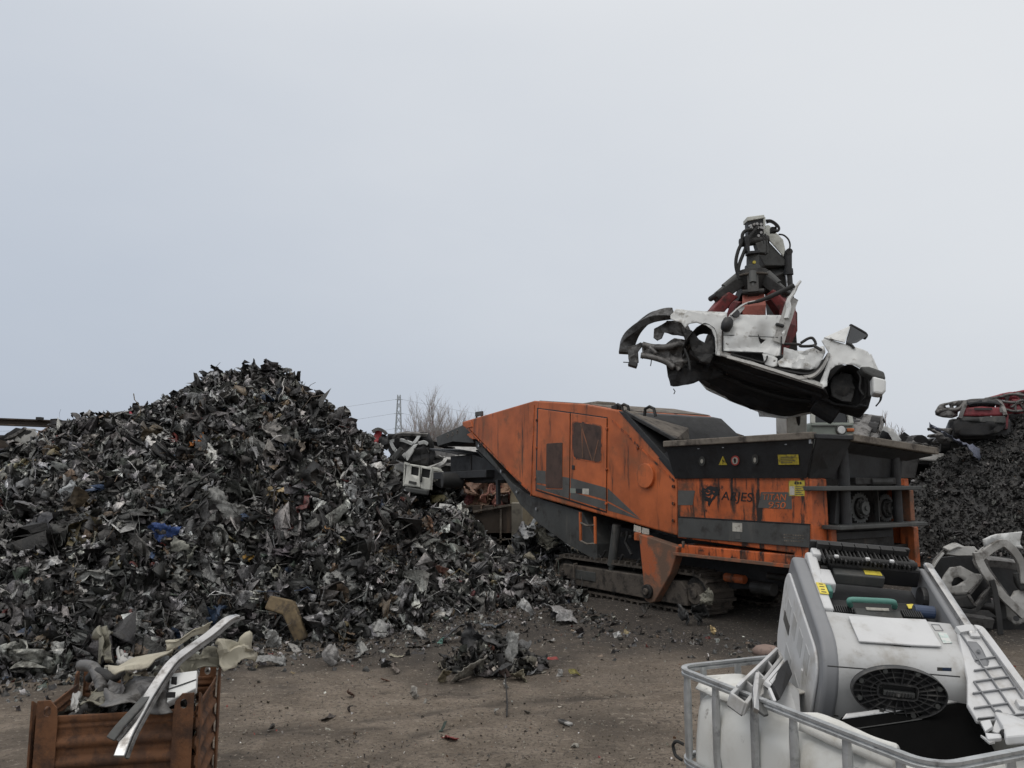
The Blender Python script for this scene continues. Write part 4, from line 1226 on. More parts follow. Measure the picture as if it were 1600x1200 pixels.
def cp(x, y, yc=0.0): return CF.hit(*kc((x, y))[0], 1, yc)


def plate(poly, cell, disp, name, mat, parent, thick=.012, holes=(), ax=1, frame=None, smooth=True, v0=0.0, conv=None):
    """sheet with an exact outline, cut into small cells and bent by disp(a, b) -> offset along the axis"""
    bm = bmesh.new()
    oth = [i for i in range(3) if i != ax]

    def loop(pts):
        vs = [bm.verts.new((p[oth[0]], p[oth[1]], 0)) for p in pts]
        return [bm.edges.new((vs[i], vs[(i + 1) % len(vs)])) for i in range(len(vs))]
    E = loop(poly)
    for h in holes: E += loop(h)
    bmesh.ops.triangle_fill(bm, use_beauty=True, use_dissolve=False, edges=E)
    xs = [v.co.x for v in bm.verts]; ys = [v.co.y for v in bm.verts]
    for k in range(int((max(xs) - min(xs)) / cell) + 1):
        bmesh.ops.bisect_plane(bm, geom=bm.verts[:] + bm.edges[:] + bm.faces[:], plane_co=(min(xs) + (k + .5) * cell, 0, 0), plane_no=(1, 0, 0))
    for k in range(int((max(ys) - min(ys)) / cell) + 1):
        bmesh.ops.bisect_plane(bm, geom=bm.verts[:] + bm.edges[:] + bm.faces[:], plane_co=(0, min(ys) + (k + .5) * cell, 0), plane_no=(0, 1, 0))
    for v in bm.verts:
        a, c = v.co.x, v.co.y
        p = [0, 0, 0]; p[oth[0]] = a; p[oth[1]] = c; p[ax] = v0 + disp(a, c)
        v.co = p
    bmesh.ops.recalc_face_normals(bm, faces=bm.faces[:])
    me = bpy.data.meshes.new(name); bm.to_mesh(me); bm.free()
    o = link(name, me, mat, parent, smooth=2 if smooth else False)
    if smooth: me.set_sharp_from_angle(angle=R(24))
    s_ = o.modifiers.new("thickness", "SOLIDIFY"); s_.thickness = thick; s_.offset = 0
    return o


def crinkle(seed, amp, sc=2.0, ridge=.6):
    rg = random.Random(seed * 7 + 1)
    fold = [(rg.uniform(0, math.pi), rg.uniform(.8, 2.2) * sc, rg.uniform(0, 9), rg.uniform(.3, 1)) for _ in range(5)]

    def tent(a, c):
        w = mnoise.noise(Vector((a * 1.3, c * 1.3, seed + 20))) * .35
        s_ = 0
        for th_, fr, ph, am in fold:
            q = ((a * math.cos(th_) + c * math.sin(th_) + w) * fr * .55 + ph) % 1.0
            m_ = max(0, mnoise.noise(Vector((a * 1.6, c * 1.6, seed + th_ * 9))) + .15)
            s_ += am * m_ * (abs(q - .5) * 2 - .5)
        return s_

    def f(a, c):
        n = mnoise.noise(Vector((a * sc, c * sc, seed)))
        r_ = 1 - abs(mnoise.noise(Vector((a * sc * 1.7 + 5, c * sc * 1.7, seed + 9)))) * 2
        return amp * (n * .5 + ridge * r_ * .3 + 1.5 * tent(a, c) + .25 * mnoise.noise(Vector((a * sc * 4, c * sc * 4, seed + 2))))
    return f


def arc_pts(cx, cy, rx, ry, a0, a1, n):
    return [(cx + rx * math.cos(R(a0 + (a1 - a0) * i / n)), cy - ry * math.sin(R(a0 + (a1 - a0) * i / n))) for i in range(n + 1)]


cpl = lambda pts, y=0.0: [cp(x, q, y) for x, q in pts]
M["gap_dark"] = grime("panel_gap", (.02, .02, .02), (.03, .03, .03), .8, bump=0)
# front wing with the wheel opening
wing = [(320, 95), (318, 78), (345, 50), (420, 55), (500, 62), (640, 70), (640, 130), (612, 150), (610, 312), (575, 306), (576, 262), (572, 205), (552, 160), (520, 135), (470, 122), (425, 128), (402, 150), (380, 120), (350, 110)]
plate(cpl(wing), .06, lambda a, c: crinkle(1, .045, 3)(a, c) + .02, "front_wing", M["white_car"], car)
# bonnet edge / top seen behind it
plate(cpl([(325, 78), (350, 48), (640, 66), (640, 90), (420, 80), (330, 90)], .12), .08, crinkle(2, .05, 3), "bonnet", M["white_car"], car, v0=.12)
# front door, bent about the blow in its middle
dmid = cp(840, 210)


def door_d(a, c):
    d = math.hypot((a - dmid.x) * 1.4, c - dmid.z)
    return crinkle(3, .05, 2.6)(a, c) + .16 * math.exp(-(d / .16) ** 2) - .02


dpoly = [(618, 150), (650, 100), (700, 85), (800, 82), (985, 86), (985, 120), (962, 205), (945, 212), (945, 312), (900, 318), (845, 296), (740, 292), (618, 288)]
door = plate(cpl(dpoly), .05, door_d, "door", M["white_car"], car, holes=[cpl([(812, 176), (838, 198), (866, 206), (838, 226), (828, 212)])])
b = MB(); b.ribbon([cp(x, y, -.035) for x, y in ((618, 195), (700, 196), (800, 202), (930, 208))], .012, .006, Zc_l := Vector((0, 0, 1))); b.build("door_crease", M["graphite"], door)
q = cp(836, 200, .24); b = MB(); b.box(q, (.3, .02, .3)); b.build("door_cavity", M["black"], door)
for P_ in ([(616, 150), (614, 220), (616, 292)], [(616, 291), (740, 295), (845, 299)], [(948, 205), (947, 260), (946, 310)]):
    b = MB(); b.ribbon([p + Vector((0, -.02, 0)) for p in cpl(P_, -.02)], .016, .012, Vector((.5, 0, .5))); b.build("door_gap", M["gap_dark"], door)
b = MB(); b.box(cp(940, 138, -.05), (.13, .05, .05)); b.build("door_handle", M["black"], door, .02)
b = MB()
for x in (735, 865, 925):
    pp = cp(x, 92, -.02); b.box(pp, (.012, .012, .04))
b.each("lock_pin", M["chrome"], door)
b = MB(); m_ = cp(640, 135, -.1); b.tube([m_ + Vector((-.0, 0, .12)), m_ + Vector((0, 0, .08)), m_, m_ + Vector((0, 0, -.09)), m_ + Vector((0, 0, -.12))], [.03, .075, .09, .07, .02], 14); b.build("mirror", M["black"], door, smooth=2)
# torn pillar corner with a round opening, black seal running up to the bent pillar
plate(cpl([(632, 120), (655, 78), (690, 45), (740, 30), (738, 42), (715, 70), (700, 100), (660, 118)], -.03), .05, crinkle(4, .03, 4), "pillar_foot", M["white_car"], car, v0=-.03)
b = MB(); q = cp(690, 70, -.07); b.cyl(q, q + Vector((0, .05, 0)), .06, 18); b.build("mirror_hole", M["black"], car)


def smooth_path(P, k=4):
    Q = []
    for i in range(len(P) - 1):
        p0 = P[max(i - 1, 0)]; p1 = P[i]; p2 = P[i + 1]; p3 = P[min(i + 2, len(P) - 1)]
        for t in [j / k for j in range(k)]:
            Q.append(.5 * ((2 * p1) + (p2 - p0) * t + (2 * p0 - 5 * p1 + 4 * p2 - p3) * t * t + (3 * p1 - p0 - 3 * p2 + p3) * t ** 3))
    Q.append(P[-1]); return Q


k8c = lambda pts, y=0.0: [CF.hit(*q, 1, y) for q in k8(*pts)]
b = MB(); b.tube(smooth_path(k8c([(735, 545), (790, 532), (850, 510), (920, 478), (990, 445)], -.06)), [.02] * 4 + [.03] * 4 + [.036] * 4 + [.036] * 5, 8); b.build("door_seal", M["rubber"], car, smooth=2)
b = MB(); b.ribbon(smooth_path(k8c([(640, 610), (690, 565), (735, 542), (800, 530)], -.05)), .05, .02, Vector((0, 1, 0))); b.build("roof_rail", M["white_car"], car)
P = smooth_path(k8c([(948, 625), (962, 570), (958, 530), (985, 490), (1005, 450), (1028, 418)], -.06))
b = MB(); b.ribbon(P, [.07] * 8 + [.055] * 8 + [.04] * 4 + [.012], .025, Vector((.6, -.6, 0))); b.build("bent_pillar", M["white_car"], car, smooth=True)
b = MB(); b.ribbon(smooth_path(k8c([(905, 760), (925, 690), (950, 620), (968, 560), (985, 515)], -.01)), .16, .03, Vector((1, .2, 0))); b.build("bent_pillar", M["car_grey"], car, smooth=True)
b = MB(); b.tube(smooth_path(k8c([(925, 735), (945, 665), (975, 590), (990, 520)], .03)), .04, 8); b.build("door_seal", M["rubber"], car, smooth=2)
# sill
plate(cpl([(600, 285), (640, 295), (740, 322), (800, 350), (860, 372), (940, 395), (1100, 440), (1165, 462), (1200, 478), (1190, 502), (1090, 470), (900, 412), (700, 348), (605, 312)], -.01), .06, crinkle(5, .03, 4), "sill", M["car_grey"], car, v0=-.01)
b = MB(); b.ribbon([cp(x, y, -.04) for x, y in ((640, 318), (800, 362), (960, 412), (1180, 484))], .05, .02, Vector((0, .3, 1))); b.build("sill_seam", M["car_grey"], car)
b = MB(); b.ribbon(smooth_path(cpl([(660, 305), (760, 330), (840, 352), (862, 340), (868, 315)], -.0)), .06, .02, Vector((0, 1, 0))); b.build("door_aperture", M["liner"], car, smooth=True)
plate(cpl([(840, 300), (905, 315), (925, 330), (925, 372), (900, 378), (855, 360)], .0), .05, crinkle(6, .04, 5), "pillar_base", M["white_car"], car)
# crushed rear door
plate(cpl([(962, 268), (1040, 276), (1080, 284), (1130, 268), (1190, 258), (1200, 290), (1185, 330), (1172, 380), (1100, 386), (1010, 382), (940, 372), (925, 345), (960, 318)], -.02), .045, crinkle(7, .11, 3.2, 1.0), "rear_door", M["white_car"], car, v0=-.02)
b = MB(); b.box(cp(1155, 268, -.1), (.14, .04, .045), Matrix.Rotation(.3, 3, "Y")); b.build("door_handle", M["black"], car, .015)
b = MB(); b.tube(smooth_path(cpl([(965, 245), (1050, 248), (1060, 258), (1140, 252), (1128, 214), (1100, 215), (1060, 240)], .0)), .022, 8); b.build("window_frame", M["rubber"], car, smooth=2)
b = MB(); b.ribbon(smooth_path(cpl([(905, 388), (1000, 405), (1090, 418), (1140, 400), (1180, 350), (1215, 300)], -.0)), .07, .025, Vector((0, 1, 0))); b.build("door_aperture", M["rubber"], car, smooth=True)
b = MB(); b.ribbon(smooth_path(cpl([(1050, 440), (1120, 428), (1165, 395), (1195, 350), (1215, 300)], -.03)), .07, .03, Vector((0, .5, 1))); b.build("door_aperture", M["car_grey"], car, smooth=True)
# rear quarter
quarter = [(1178, 225), (1195, 212), (1240, 222), (1300, 240), (1370, 262), (1440, 290), (1468, 330), (1478, 395), (1490, 425), (1440, 410), (1400, 385), (1360, 366), (1300, 360), (1255, 370), (1225, 395), (1212, 440), (1208, 485), (1178, 500), (1165, 470), (1190, 410), (1210, 350), (1222, 300), (1200, 262)]
plate(cpl(quarter, -.02), .055, lambda a, c: crinkle(8, .055, 2.6)(a, c), "rear_quarter", M["white_car"], car, v0=-.02)
b = MB(); b.thick(cpl([(1380, 395), (1432, 395), (1480, 412), (1516, 425), (1526, 470), (1450, 455), (1400, 430)], -.05), .18); bump_ = b.build("rear_bumper", M["graphite"], car, .03)
b = MB(); b.thick(cpl([(1448, 452), (1525, 472), (1523, 535), (1505, 556), (1452, 548)], -.06), .2); b.build("bumper_skin", M["white_car"], bump_, .03)
b = MB(); b.thick([cp(1440, 385, -.02), cp(1518, 440, .1), cp(1522, 540, .1), cp(1520, 540, 1.5), cp(1518, 440, 1.5), cp(1460, 300, 1.5), cp(1460, 300, .0)], .03); b.build("tail_panel", M["white_car"], car, .02)
b = MB(); b.ribbon(smooth_path(cpl([(1516, 540), (1510, 568), (1488, 596)], -.05)), .06, .02, Vector((0, 1, 0))); b.build("torn_strip", M["liner"], car)
# crushed tail: bent roof corner with its window
b = MB(); b.thick([cp(1188, 214, .0), cp(1340, 146, .1), cp(1308, 240, -.03), cp(1250, 226, -.04)], .02); b.build("roof_corner", M["white_car"], car, .006)
b = MB(); b.thick([cp(1340, 143, .1), cp(1428, 192, .35), cp(1424, 206, .35), cp(1372, 240, .15), cp(1312, 252, .0), cp(1318, 215, .02)], .03); rw = b.build("rear_window", M["glass"], car, .008)
b = MB(); b.tube(smooth_path([cp(1342, 141, .09), cp(1400, 172, .25), cp(1430, 194, .35), cp(1420, 212, .33)]), .028, 8); b.build("window_rubber", M["rubber"], rw, smooth=2)
b = MB(); b.tube(smooth_path([cp(1318, 240, -.02), cp(1345, 250, -.03), cp(1362, 270, -.03)]), .02, 8); b.build("gas_strut", M["rubber"], car, smooth=2)
# floor, tunnel, tanks underneath
FW = 1.62
zs = lambda x: cp(615, 312).z + (cp(1190, 502).z - cp(615, 312).z) * (x - cp(615, 312).x) / (cp(1190, 502).x - cp(615, 312).x)
xF, xR = cp(330, 480, .3).x, cp(1470, 560, .1).x
bmn = crinkle(12, .05, 2.2, .8)
xw0, xw1 = cp(1212, 470).x, cp(1440, 560).x
xf1 = cp(575, 300).x
fpoly = [(xF, .22, 0), (xf1 - .1, .22, 0), (xf1, .03, 0), (xw0, .03, 0), (xw0 + .1, .32, 0), (xw1 - .08, .32, 0), (xR - .05, .1, 0), (xR, .5, 0), (xR, FW - .1, 0), (xw1, FW, 0), (xf1, FW, 0), (xF + .25, FW - .1, 0), (xF + .02, FW * .55, 0)]


def twist(x):
    t = (x - xf1) / (xw1 - xf1)
    if t < 0: return 0.0
    if t < .35: return -.15 * t / .35
    if t < .62: return -.15 + .1 * (t - .35) / .27
    return -.05 + .6 * min(.42, t - .62) / .38



def floor_d(x, y):
    z = zs(x) * .6 + .4 * zs(0) + .02
    z += .09 * math.exp(-((y - FW / 2) / .14) ** 2)
    z -= .05 * math.exp(-((y - .35) / .06) ** 2) + .05 * math.exp(-((y - FW + .35) / .06) ** 2)
    z += bmn(x, y)
    if x > xw0 - .1: z -= .12 * max(0, min(1, (x - xw0 + .1) / .3)) * (1 - abs(y - FW * .35) / FW)
    z += twist(x) * y / FW
    if x < xf1: z += .25 * (xf1 - x)
    return z


plate(fpoly, .09, floor_d, "floor_pan", M["underbody"], car, thick=.03, ax=2)
b = MB()
for y0, x_0, x_1 in ((.3, xf1, xw0), (FW - .3, xf1, xw0)):
    b.bar((x_0, y0, floor_d(x_0, y0) - .01), (x_1, y0, floor_d(x_1, y0) - .01), .09, .07)
b.each("chassis_rail", M["underbody"], car, bevel=.01)
b = MB(); b.tube(smooth_path([Vector((x, FW / 2 + .05 * math.sin(x * 5), floor_d(x, FW / 2) - .1)) for x in (xf1 - .2, xf1 + .4, 0, .6, xw0)]), .035, 10); b.build("exhaust_pipe", M["liner"], car, smooth=2)
b = MB(); xs_ = cp(1080, 650, .8).x; b.tube([(xs_ + .1, .75, floor_d(xw0, .7) - .05), (xs_ + .45, .75, floor_d(xw0 + .2, .7) - .12)], .2, 18); b.build("silencer", M["underbody"], car, .03)
b = MB(); b.cyl((xw1 - .25, .85, floor_d(xw1 - .25, .85) + .1), (xw1 - .25, .85, floor_d(xw1 - .25, .85) - .03), .33, 22); b.build("spare_wheel_well", M["underbody"], car, .04)
# torn lower edge of the far side
fz = lambda x, k=0.0: zs(x) * .6 + .4 * zs(0) + twist(x) + k
plate([(xF + .2, 0, zs(xF) + .1), (xF + .1, 0, zs(xF) + .5), (xw1, 0, fz(xw1) + .4), (xw1 + .1, 0, fz(xw1)), (.75, 0, fz(.75) - .03), (.34, 0, fz(.34) - .06), (.3, 0, fz(.3) + .02), (-.2, 0, fz(-.2) - .02), (-.6, 0, fz(-.6) - .03)], .12, crinkle(14, .06, 2), "far_side", M["white_car"], car, v0=FW)
b = MB(); b.ribbon([cp(855, 610, 1.4), cp(872, 622, 1.45), cp(885, 636, 1.5)], [.14, .1, .03], .02, Vector((1, 0, 0))); b.build("torn_strip", M["underbody"], car)


def arch(x0_, x1_, zc, zr_, depth, nm):
    """dark wheel housing: half barrel with a back wall"""
    b = MB(); n = 14; cxm_ = (x0_ + x1_) / 2; rx = (x1_ - x0_) / 2
    vs = []
    for j, y in enumerate((.0, depth * .5, depth)):
        for i in range(n + 1):
            a = math.pi * i / n
            k = 1 + .06 * mnoise.noise(Vector((i * .6, j * 1.3, zc)))
            vs.append((cxm_ - rx * k * math.cos(a), y, zc + zr_ * k * math.sin(a)))
    fs = [(j * (n + 1) + i, j * (n + 1) + i + 1, (j + 1) * (n + 1) + i + 1, (j + 1) * (n + 1) + i) for j in range(2) for i in range(n)]
    b.add(vs, fs)
    return b.build(nm, M["liner"], car, smooth=True)


af, ab = cp(392, 150), cp(577, 300)
arch(cp(395, 250).x, ab.x, cp(490, 300).z, cp(490, 122).z - cp(490, 300).z + .01, .42, "front_wheel_housing")
arch(cp(1210, 480).x, cp(1442, 480).x, cp(1330, 520).z, cp(1320, 362).z - cp(1320, 520).z + .01, .42, "rear_wheel_housing")
plate(cpl([(400, 160), (430, 250), (450, 300), (500, 350), (540, 360), (572, 300), (560, 215), (520, 240), (480, 220), (440, 170)], .12), .06, crinkle(20, .1, 4), "arch_liner", M["liner"], car, v0=.12)
plate(cpl([(1225, 480), (1235, 540), (1290, 568), (1350, 575), (1365, 500), (1350, 420), (1290, 400), (1240, 430)], .2), .06, crinkle(21, .1, 4), "arch_liner", M["liner"], car, v0=.2)
b = MB()
for pts in ([(1380, 400), (1400, 440), (1395, 500), (1420, 540)], [(1430, 400), (1440, 450), (1445, 550)], [(395, 270), (420, 330), (430, 400)]):
    b.tube(smooth_path(cpl(pts, .05)), .018, 6)
b.each("cable", M["rubber"], car, smooth=2)
# bare front end: curved bumper beam, lamp brackets, subframe
P = smooth_path([cp(332, 72, .1), cp(285, 76, .12), cp(225, 92, .2), cp(160, 130, .35), (cp(105, 185, .5)), cp(75, 245, .6), cp(68, 300, .62)])
b = MB(); b.ribbon(P, [.15 + .004 * i for i in range(len(P))], .12, Vector((.6, 0, .8))); b.build("bumper_beam", M["beam_metal"], car, .01, smooth=True)
P2 = smooth_path([cp(330, 68, .2), cp(240, 72, .3), cp(185, 98, .42), cp(120, 155, .55), cp(78, 210, .68), cp(60, 270, .72)])
b = MB(); b.tube(P2, .05, 8); b.build("bumper_foam", M["black"], car, smooth=2)
plate(cpl([(75, 262), (150, 235), (165, 250), (135, 290), (138, 350), (110, 376), (88, 368), (80, 330)], .45), .05, crinkle(31, .08, 5), "crash_bracket", M["beam_metal"], car, v0=.45)
b = MB(); b.box(cp(105, 362, .45), (.14, .1, .08)); b.build("bracket_foot", M["black"], car, .01)
plate(cpl([(225, 165), (300, 110), (380, 110), (385, 175), (400, 200), (330, 190), (285, 180), (270, 215), (245, 230), (222, 215)], .25), .05, crinkle(32, .1, 5), "lamp_bracket", M["beam_metal"], car, v0=.25)
plate(cpl([(155, 235), (215, 245), (290, 245), (340, 215), (400, 220), (430, 260), (420, 340), (360, 400), (330, 350), (290, 340), (215, 325), (160, 305)], .4), .06, crinkle(33, .12, 4), "front_panel", M["car_metal"], car, v0=.4)
plate(cpl([(290, 340), (340, 330), (420, 330), (520, 360), (600, 330), (620, 420), (400, 480), (320, 482), (308, 440)], .5), .07, crinkle(34, .12, 4), "subframe", M["underbody"], car, v0=.5)
b = MB()
for pts, r_, y in (([(160, 248), (220, 262), (300, 262), (380, 245), (430, 260)], .05, .34), ([(150, 310), (215, 320), (290, 345), (340, 380)], .05, .34), ([(380, 120), (420, 200), (440, 260)], .07, .3), ([(200, 262), (240, 300)], .03, .3)):
    b.tube(smooth_path(cpl(pts, y)), r_, 8)
b.each("front_strut", M["car_metal"], car, smooth=2)
b = MB()
for pts in ([(50, 349), (75, 350), (90, 352)], [(210, 335), (208, 355), (205, 370)], [(335, 500), (345, 515), (338, 530)], [(150, 310), (160, 330)]):
    b.tube(cpl(pts, .35), .008, 5)
b.each("loose_wire", M["rubber"], car)
# crushed cabin innards, dark behind the doors
b = MB(); b.box(((xf1 + xw0) / 2 + .1, FW / 2 + .05, zs(0) + .22), (xw0 - xf1 - .2, FW - .3, .36)); b.build("cabin_interior", M["black"], car, .05)
b = MB(); b.box(((xw0 + xw1) / 2, .62, zs(xw0) + .32), (xw1 - xw0 + .2, .5, .6)); b.build("boot_interior", M["underbody"], car, .05)
b = MB(); b.box(((xF + xf1) / 2 + .15, FW / 2 + .1, zs(xf1) + .3), (xf1 - xF - .15, FW - .9, .5)); b.build("engine_bay", M["underbody"], car, .06)
# ------------------------------------------------------------------ cut-open tank in its steel cage, filled with scrap electronics
RIM = 1.1
Lc = onZ(1056, 1045, RIM); Fc = onZ(1462, 1203, RIM)
e2 = Vector((Lc.x - Fc.x, Lc.y - Fc.y, 0)); LEN = e2.length; e2.normalize(); e1 = Vector((e2.y, -e2.x, 0))
TF = Frame((Fc.x, Fc.y, 0), e1, e2, (0, 0, 1))
tote = thing("tank_container", "white plastic tank with its top cut off in a galvanised cage, filled with old electronics", "tank container", mat=TF.mat4())
TW2 = 1.08


def rrect(x0_, y0_, x1_, y1_, r, n=6):
    P = []
    for cx, cy, a0 in ((x1_ - r, y1_ - r, 0), (x0_ + r, y1_ - r, 90), (x0_ + r, y0_ + r, 180), (x1_ - r, y0_ + r, 270)):
        for i in range(n + 1):
            a = R(a0 + 90 * i / n); P.append(Vector((cx + r * math.cos(a), cy + r * math.sin(a), 0)))
    return P


def ring_bar(z, name, w=.016, h=.034):
    P = rrect(0, 0, TW2, LEN, .09, 8)
    b = MB(); n = len(P); vs, fs = [], []
    c = Vector((TW2 / 2, LEN / 2, 0))
    sec = [(-1, -.5), (-.35, -.5), (0, -.22), (.35, -.5), (1, -.5), (1, .5), (.35, .5), (0, .25), (-.35, .5), (-1, .5)]   # pinched tube
    for i, p in enumerate(P):
        t = (P[(i + 1) % n] - P[i - 1]).normalized(); nrm = Vector((t.y, -t.x, 0))
        for a, q in sec: vs.append(p + nrm * (q * w) + Vector((0, 0, z + a * h / 2)))
    k = len(sec)
    for i in range(n):
        for j in range(k):
            a0, a1 = i * k + j, i * k + (j + 1) % k; c0, c1 = ((i + 1) % n) * k + j, ((i + 1) % n) * k + (j + 1) % k
            fs.append((a0, a1, c1, c0))
    b.add(vs, fs); return b.build(name, M["galv"], tote, smooth=True)


ring_bar(RIM, "top_rail", .024, .028)
for z in (.74, .45, .2): ring_bar(z, "cage_ring", .022, .024)
# uprights: tubes flattened where they cross the rails
def upright(x, y, nx_, ny_):
    b = MB(); rows = [(.14, .02), (.44, .012), (.5, .02), (.68, .02), (.74, .012), (.8, .02), (RIM - .08, .02), (RIM - .03, .014), (RIM, .012)]
    vs, fs = [], []
    nrm = Vector((nx_, ny_, 0)); t = Vector((-ny_, nx_, 0))
    for z, th_ in rows:
        for k in range(8):
            a = 2 * math.pi * k / 8; vs.append(Vector((x, y, z)) + t * (.0175 * math.cos(a)) + nrm * (th_ * .8 * math.sin(a) - .012))
    for i in range(len(rows) - 1):
        for k in range(8): fs.append((i * 8 + k, i * 8 + (k + 1) % 8, i * 8 + 8 + (k + 1) % 8, i * 8 + 8 + k))
    b.add(vs, fs); return b.build("upright", M["galv"], tote, smooth=True)


# places measured along the near long side
for px, py in ((1070, 1062), (1114, 1078), (1174, 1104), (1235, 1122), (1318, 1148), (1402, 1180)):
    d = TF.hit(px, py, 0, 0); upright(0, min(max(d.y, .1), LEN - .05), -1, 0)
for k in range(5): upright(.1 + k * (TW2 - .2) / 4, 0, 0, -1)
for px in (1096, 1150):
    d = TF.hit(px, 1040, 1, LEN); upright(d.x, LEN, 0, 1)
for k in range(2): upright(.55 + k * .3, LEN, 0, 1)
for k in range(5): upright(TW2, .12 + k * (LEN - .24) / 4, 1, 0)
# bottle
P = rrect(.03, .03, TW2 - .03, LEN - .03, .13, 8)
dense = []
for i in range(len(P)):
    a, c = P[i], P[(i + 1) % len(P)]
    k = max(1, int((c - a).length / .035))
    dense += [a.lerp(c, j / k) for j in range(k)]
n = len(dense); zl = [.16, .2, .28, .36, .44, .5, .58, .66, .74, .8, .86, .9, .93, .96, .98, 1.0]
cen = Vector((TW2 / 2, LEN / 2, 0))


def top_edge(p):
    z = 1.0 + .03 * mnoise.noise(Vector((p.x * 2.2, p.y * 2.2, 2))) + .012 * mnoise.noise(Vector((p.x * 9, p.y * 9, 5)))
    if p.x < .14: z += .035
    if p.y > LEN - .14: z += .03
    if p.y < .3 and p.x < .5: z = max(z, 1.06 + .02 * mnoise.noise(Vector((p.x * 4, p.y * 4, 8))))
    return z


vs, fs = [], []
for z in zl:
    for i, p in enumerate(dense):
        q = p - cen; t = (z - .16) / .84
        zt_ = .16 + t * (top_edge(p) - .16)
        bul = .02 * math.sin(math.pi * t) + .012 * math.sin(zt_ * 22) * 0 + .018 * mnoise.noise(Vector((p.x * 3, p.y * 3, zt_ * 3)))
        bul -= .02 * (abs(((zt_ - .16) % .29) - .145) > .115)
        if t > .88: bul -= .045 * ((t - .88) / .12) ** 1.5
        qn = q.normalized()
        vs.append(cen + q + qn * bul + Vector((0, 0, zt_)))
for r_ in range(len(zl) - 1):
    for i in range(n): fs.append((r_ * n + i, r_ * n + (i + 1) % n, (r_ + 1) * n + (i + 1) % n, (r_ + 1) * n + i))
fs.append(tuple(range(n - 1, -1, -1)))
m, nt, bs, out = newmat("milky_plastic")
tcn = N(nt, "ShaderNodeTexCoord"); f = noise_out(nt, tcn.outputs["Object"], 3.2, 7, .65); f2 = noise_out(nt, tcn.outputs["Object"], 11, 6, .7)
colr = mix(nt, ramp(nt, f, .45, .75), (.62, .62, .59), (.38, .35, .29)); colr = mix(nt, ramp(nt, f2, .64, .78), colr, (.16, .14, .12))
nt.links.new(colr, bs.inputs["Base Color"]); bs.inputs["Roughness"].default_value = .42
bs.inputs["Subsurface Weight"].default_value = .25; bs.inputs["Subsurface Radius"].default_value = (.05, .05, .05); bs.inputs["Subsurface Scale"].default_value = .5
b = MB(); b.add(vs, fs); bot = b.build("bottle", m, tote, smooth=2)
s_ = bot.modifiers.new("thickness", "SOLIDIFY"); s_.thickness = .006; s_.offset = -1


def lip(y0, y1, w, z0, z1, seed):
    """what is left of the tank's top, curling inwards from the near wall"""
    b = MB(); nu_, nv_ = 30, 8; vs, fs = [], []
    for i in range(nu_ + 1):
        y = y0 + (y1 - y0) * i / nu_
        ww = w * (.75 + .5 * mnoise.noise(Vector((y * 5, seed, 0)))) * min(1, 4 * math.sin(math.pi * i / nu_) + .25)
        for j in range(nv_ + 1):
            v = j / nv_
            vs.append(Vector((.055 + ww * v, y, z0 + (z1 - z0) * math.sin(v * 2.2) + .012 * mnoise.noise(Vector((y * 6, v * 2, seed))))))
    for i in range(nu_):
        for j in range(nv_): fs.append((i * (nv_ + 1) + j, (i + 1) * (nv_ + 1) + j, (i + 1) * (nv_ + 1) + j + 1, i * (nv_ + 1) + j + 1))
    b.add(vs, fs); o = b.build("tank_lip", m, tote, smooth=2)
    s2 = o.modifiers.new("thickness", "SOLIDIFY"); s2.thickness = .006


lip(.2, .6, .10, 1.03, 1.085, 1); lip(LEN - .42, LEN - .06, .34, 1.03, 1.075, 2)
# pallet feet and base
b = MB()
for x in (.1, TW2 / 2, TW2 - .1): b.box((x, LEN / 2, .08), (.13, LEN - .04, .14))
b.each("pallet_runner", M["galv"], tote, bevel=.008)
b = MB(); b.box((TW2 / 2, LEN / 2, .15), (TW2 - .02, LEN - .02, .02)); b.build("pallet_plate", M["galv"], tote)
# twisted black cable tie on the cage corner
b = MB(); q = TF.hit(1062, 1160, 0, -.03)
b.tube(smooth_path([q + Vector(v_) for v_ in ((0, -.03, .0), (-.02, -.01, .01), (-.022, .015, -.01), (-.02, .015, -.03), (-.02, .0, -.05), (-.01, -.03, -.06))]), .007, 6); b.build("cable_tie", M["rubber"], tote, smooth=2)

# ---- the printer lying tilted on the junk
kq = lambda *p: C(1200, 860, 4.0, p)
M["printer_white"] = grime("dusty_grey_white_plastic", (.45, .455, .455), (.3, .285, .26), .45, amount=(.46, .7), scale=6, bump=.03, bscale=120, var=.04, dirt2=(.16, .145, .13), amount2=(.6, .76), scale2=11)
M["printer_light"] = grime("pale_grey_plastic", (.56, .565, .57), (.38, .365, .34), .45, amount=(.48, .72), scale=6, bump=.03, bscale=120, var=.04, dirt2=(.2, .185, .165), amount2=(.62, .76), scale2=11)
M["printer_grey"] = grime("mid_grey_plastic", (.2, .205, .215), (.13, .13, .13), .45, amount=(.55, .8), scale=6, bump=.03, bscale=120, var=.04)
M["teal"] = grime("teal_plastic", (.09, .24, .2), (.06, .13, .11), .4, amount=(.6, .8), scale=12, bump=0)
M["blue_part"] = grime("dull_blue_plastic", (.03, .05, .1), (.03, .03, .04), .4, amount=(.55, .8), scale=12, bump=0)
M["gap"] = grime("dark_seam", (.05, .05, .05), (.03, .03, .03), .8, amount=(.5, .8), scale=12, bump=0)
po = atY(1283, 1008, 3.04)
tilt, yaw_, roll = R(25), R(8), R(4.5)
MM = Matrix.Rotation(-yaw_, 3, "Z") @ Matrix.Rotation(roll, 3, "Y") @ Matrix.Rotation(tilt, 3, "X")
PF = Frame(po, MM @ Vector((1, 0, 0)), MM @ Vector((0, 1, 0)), MM @ Vector((0, 0, 1)))
prn = thing("laser_printer", "big grey and white laser printer, its black inside open, tilted on the tank", "printer", mat=PF.mat4())
PW = PF.hit(*kq((1185, 460))[0], 2, 0).x + .02
PD = .66; PH = .50
FY = -.09
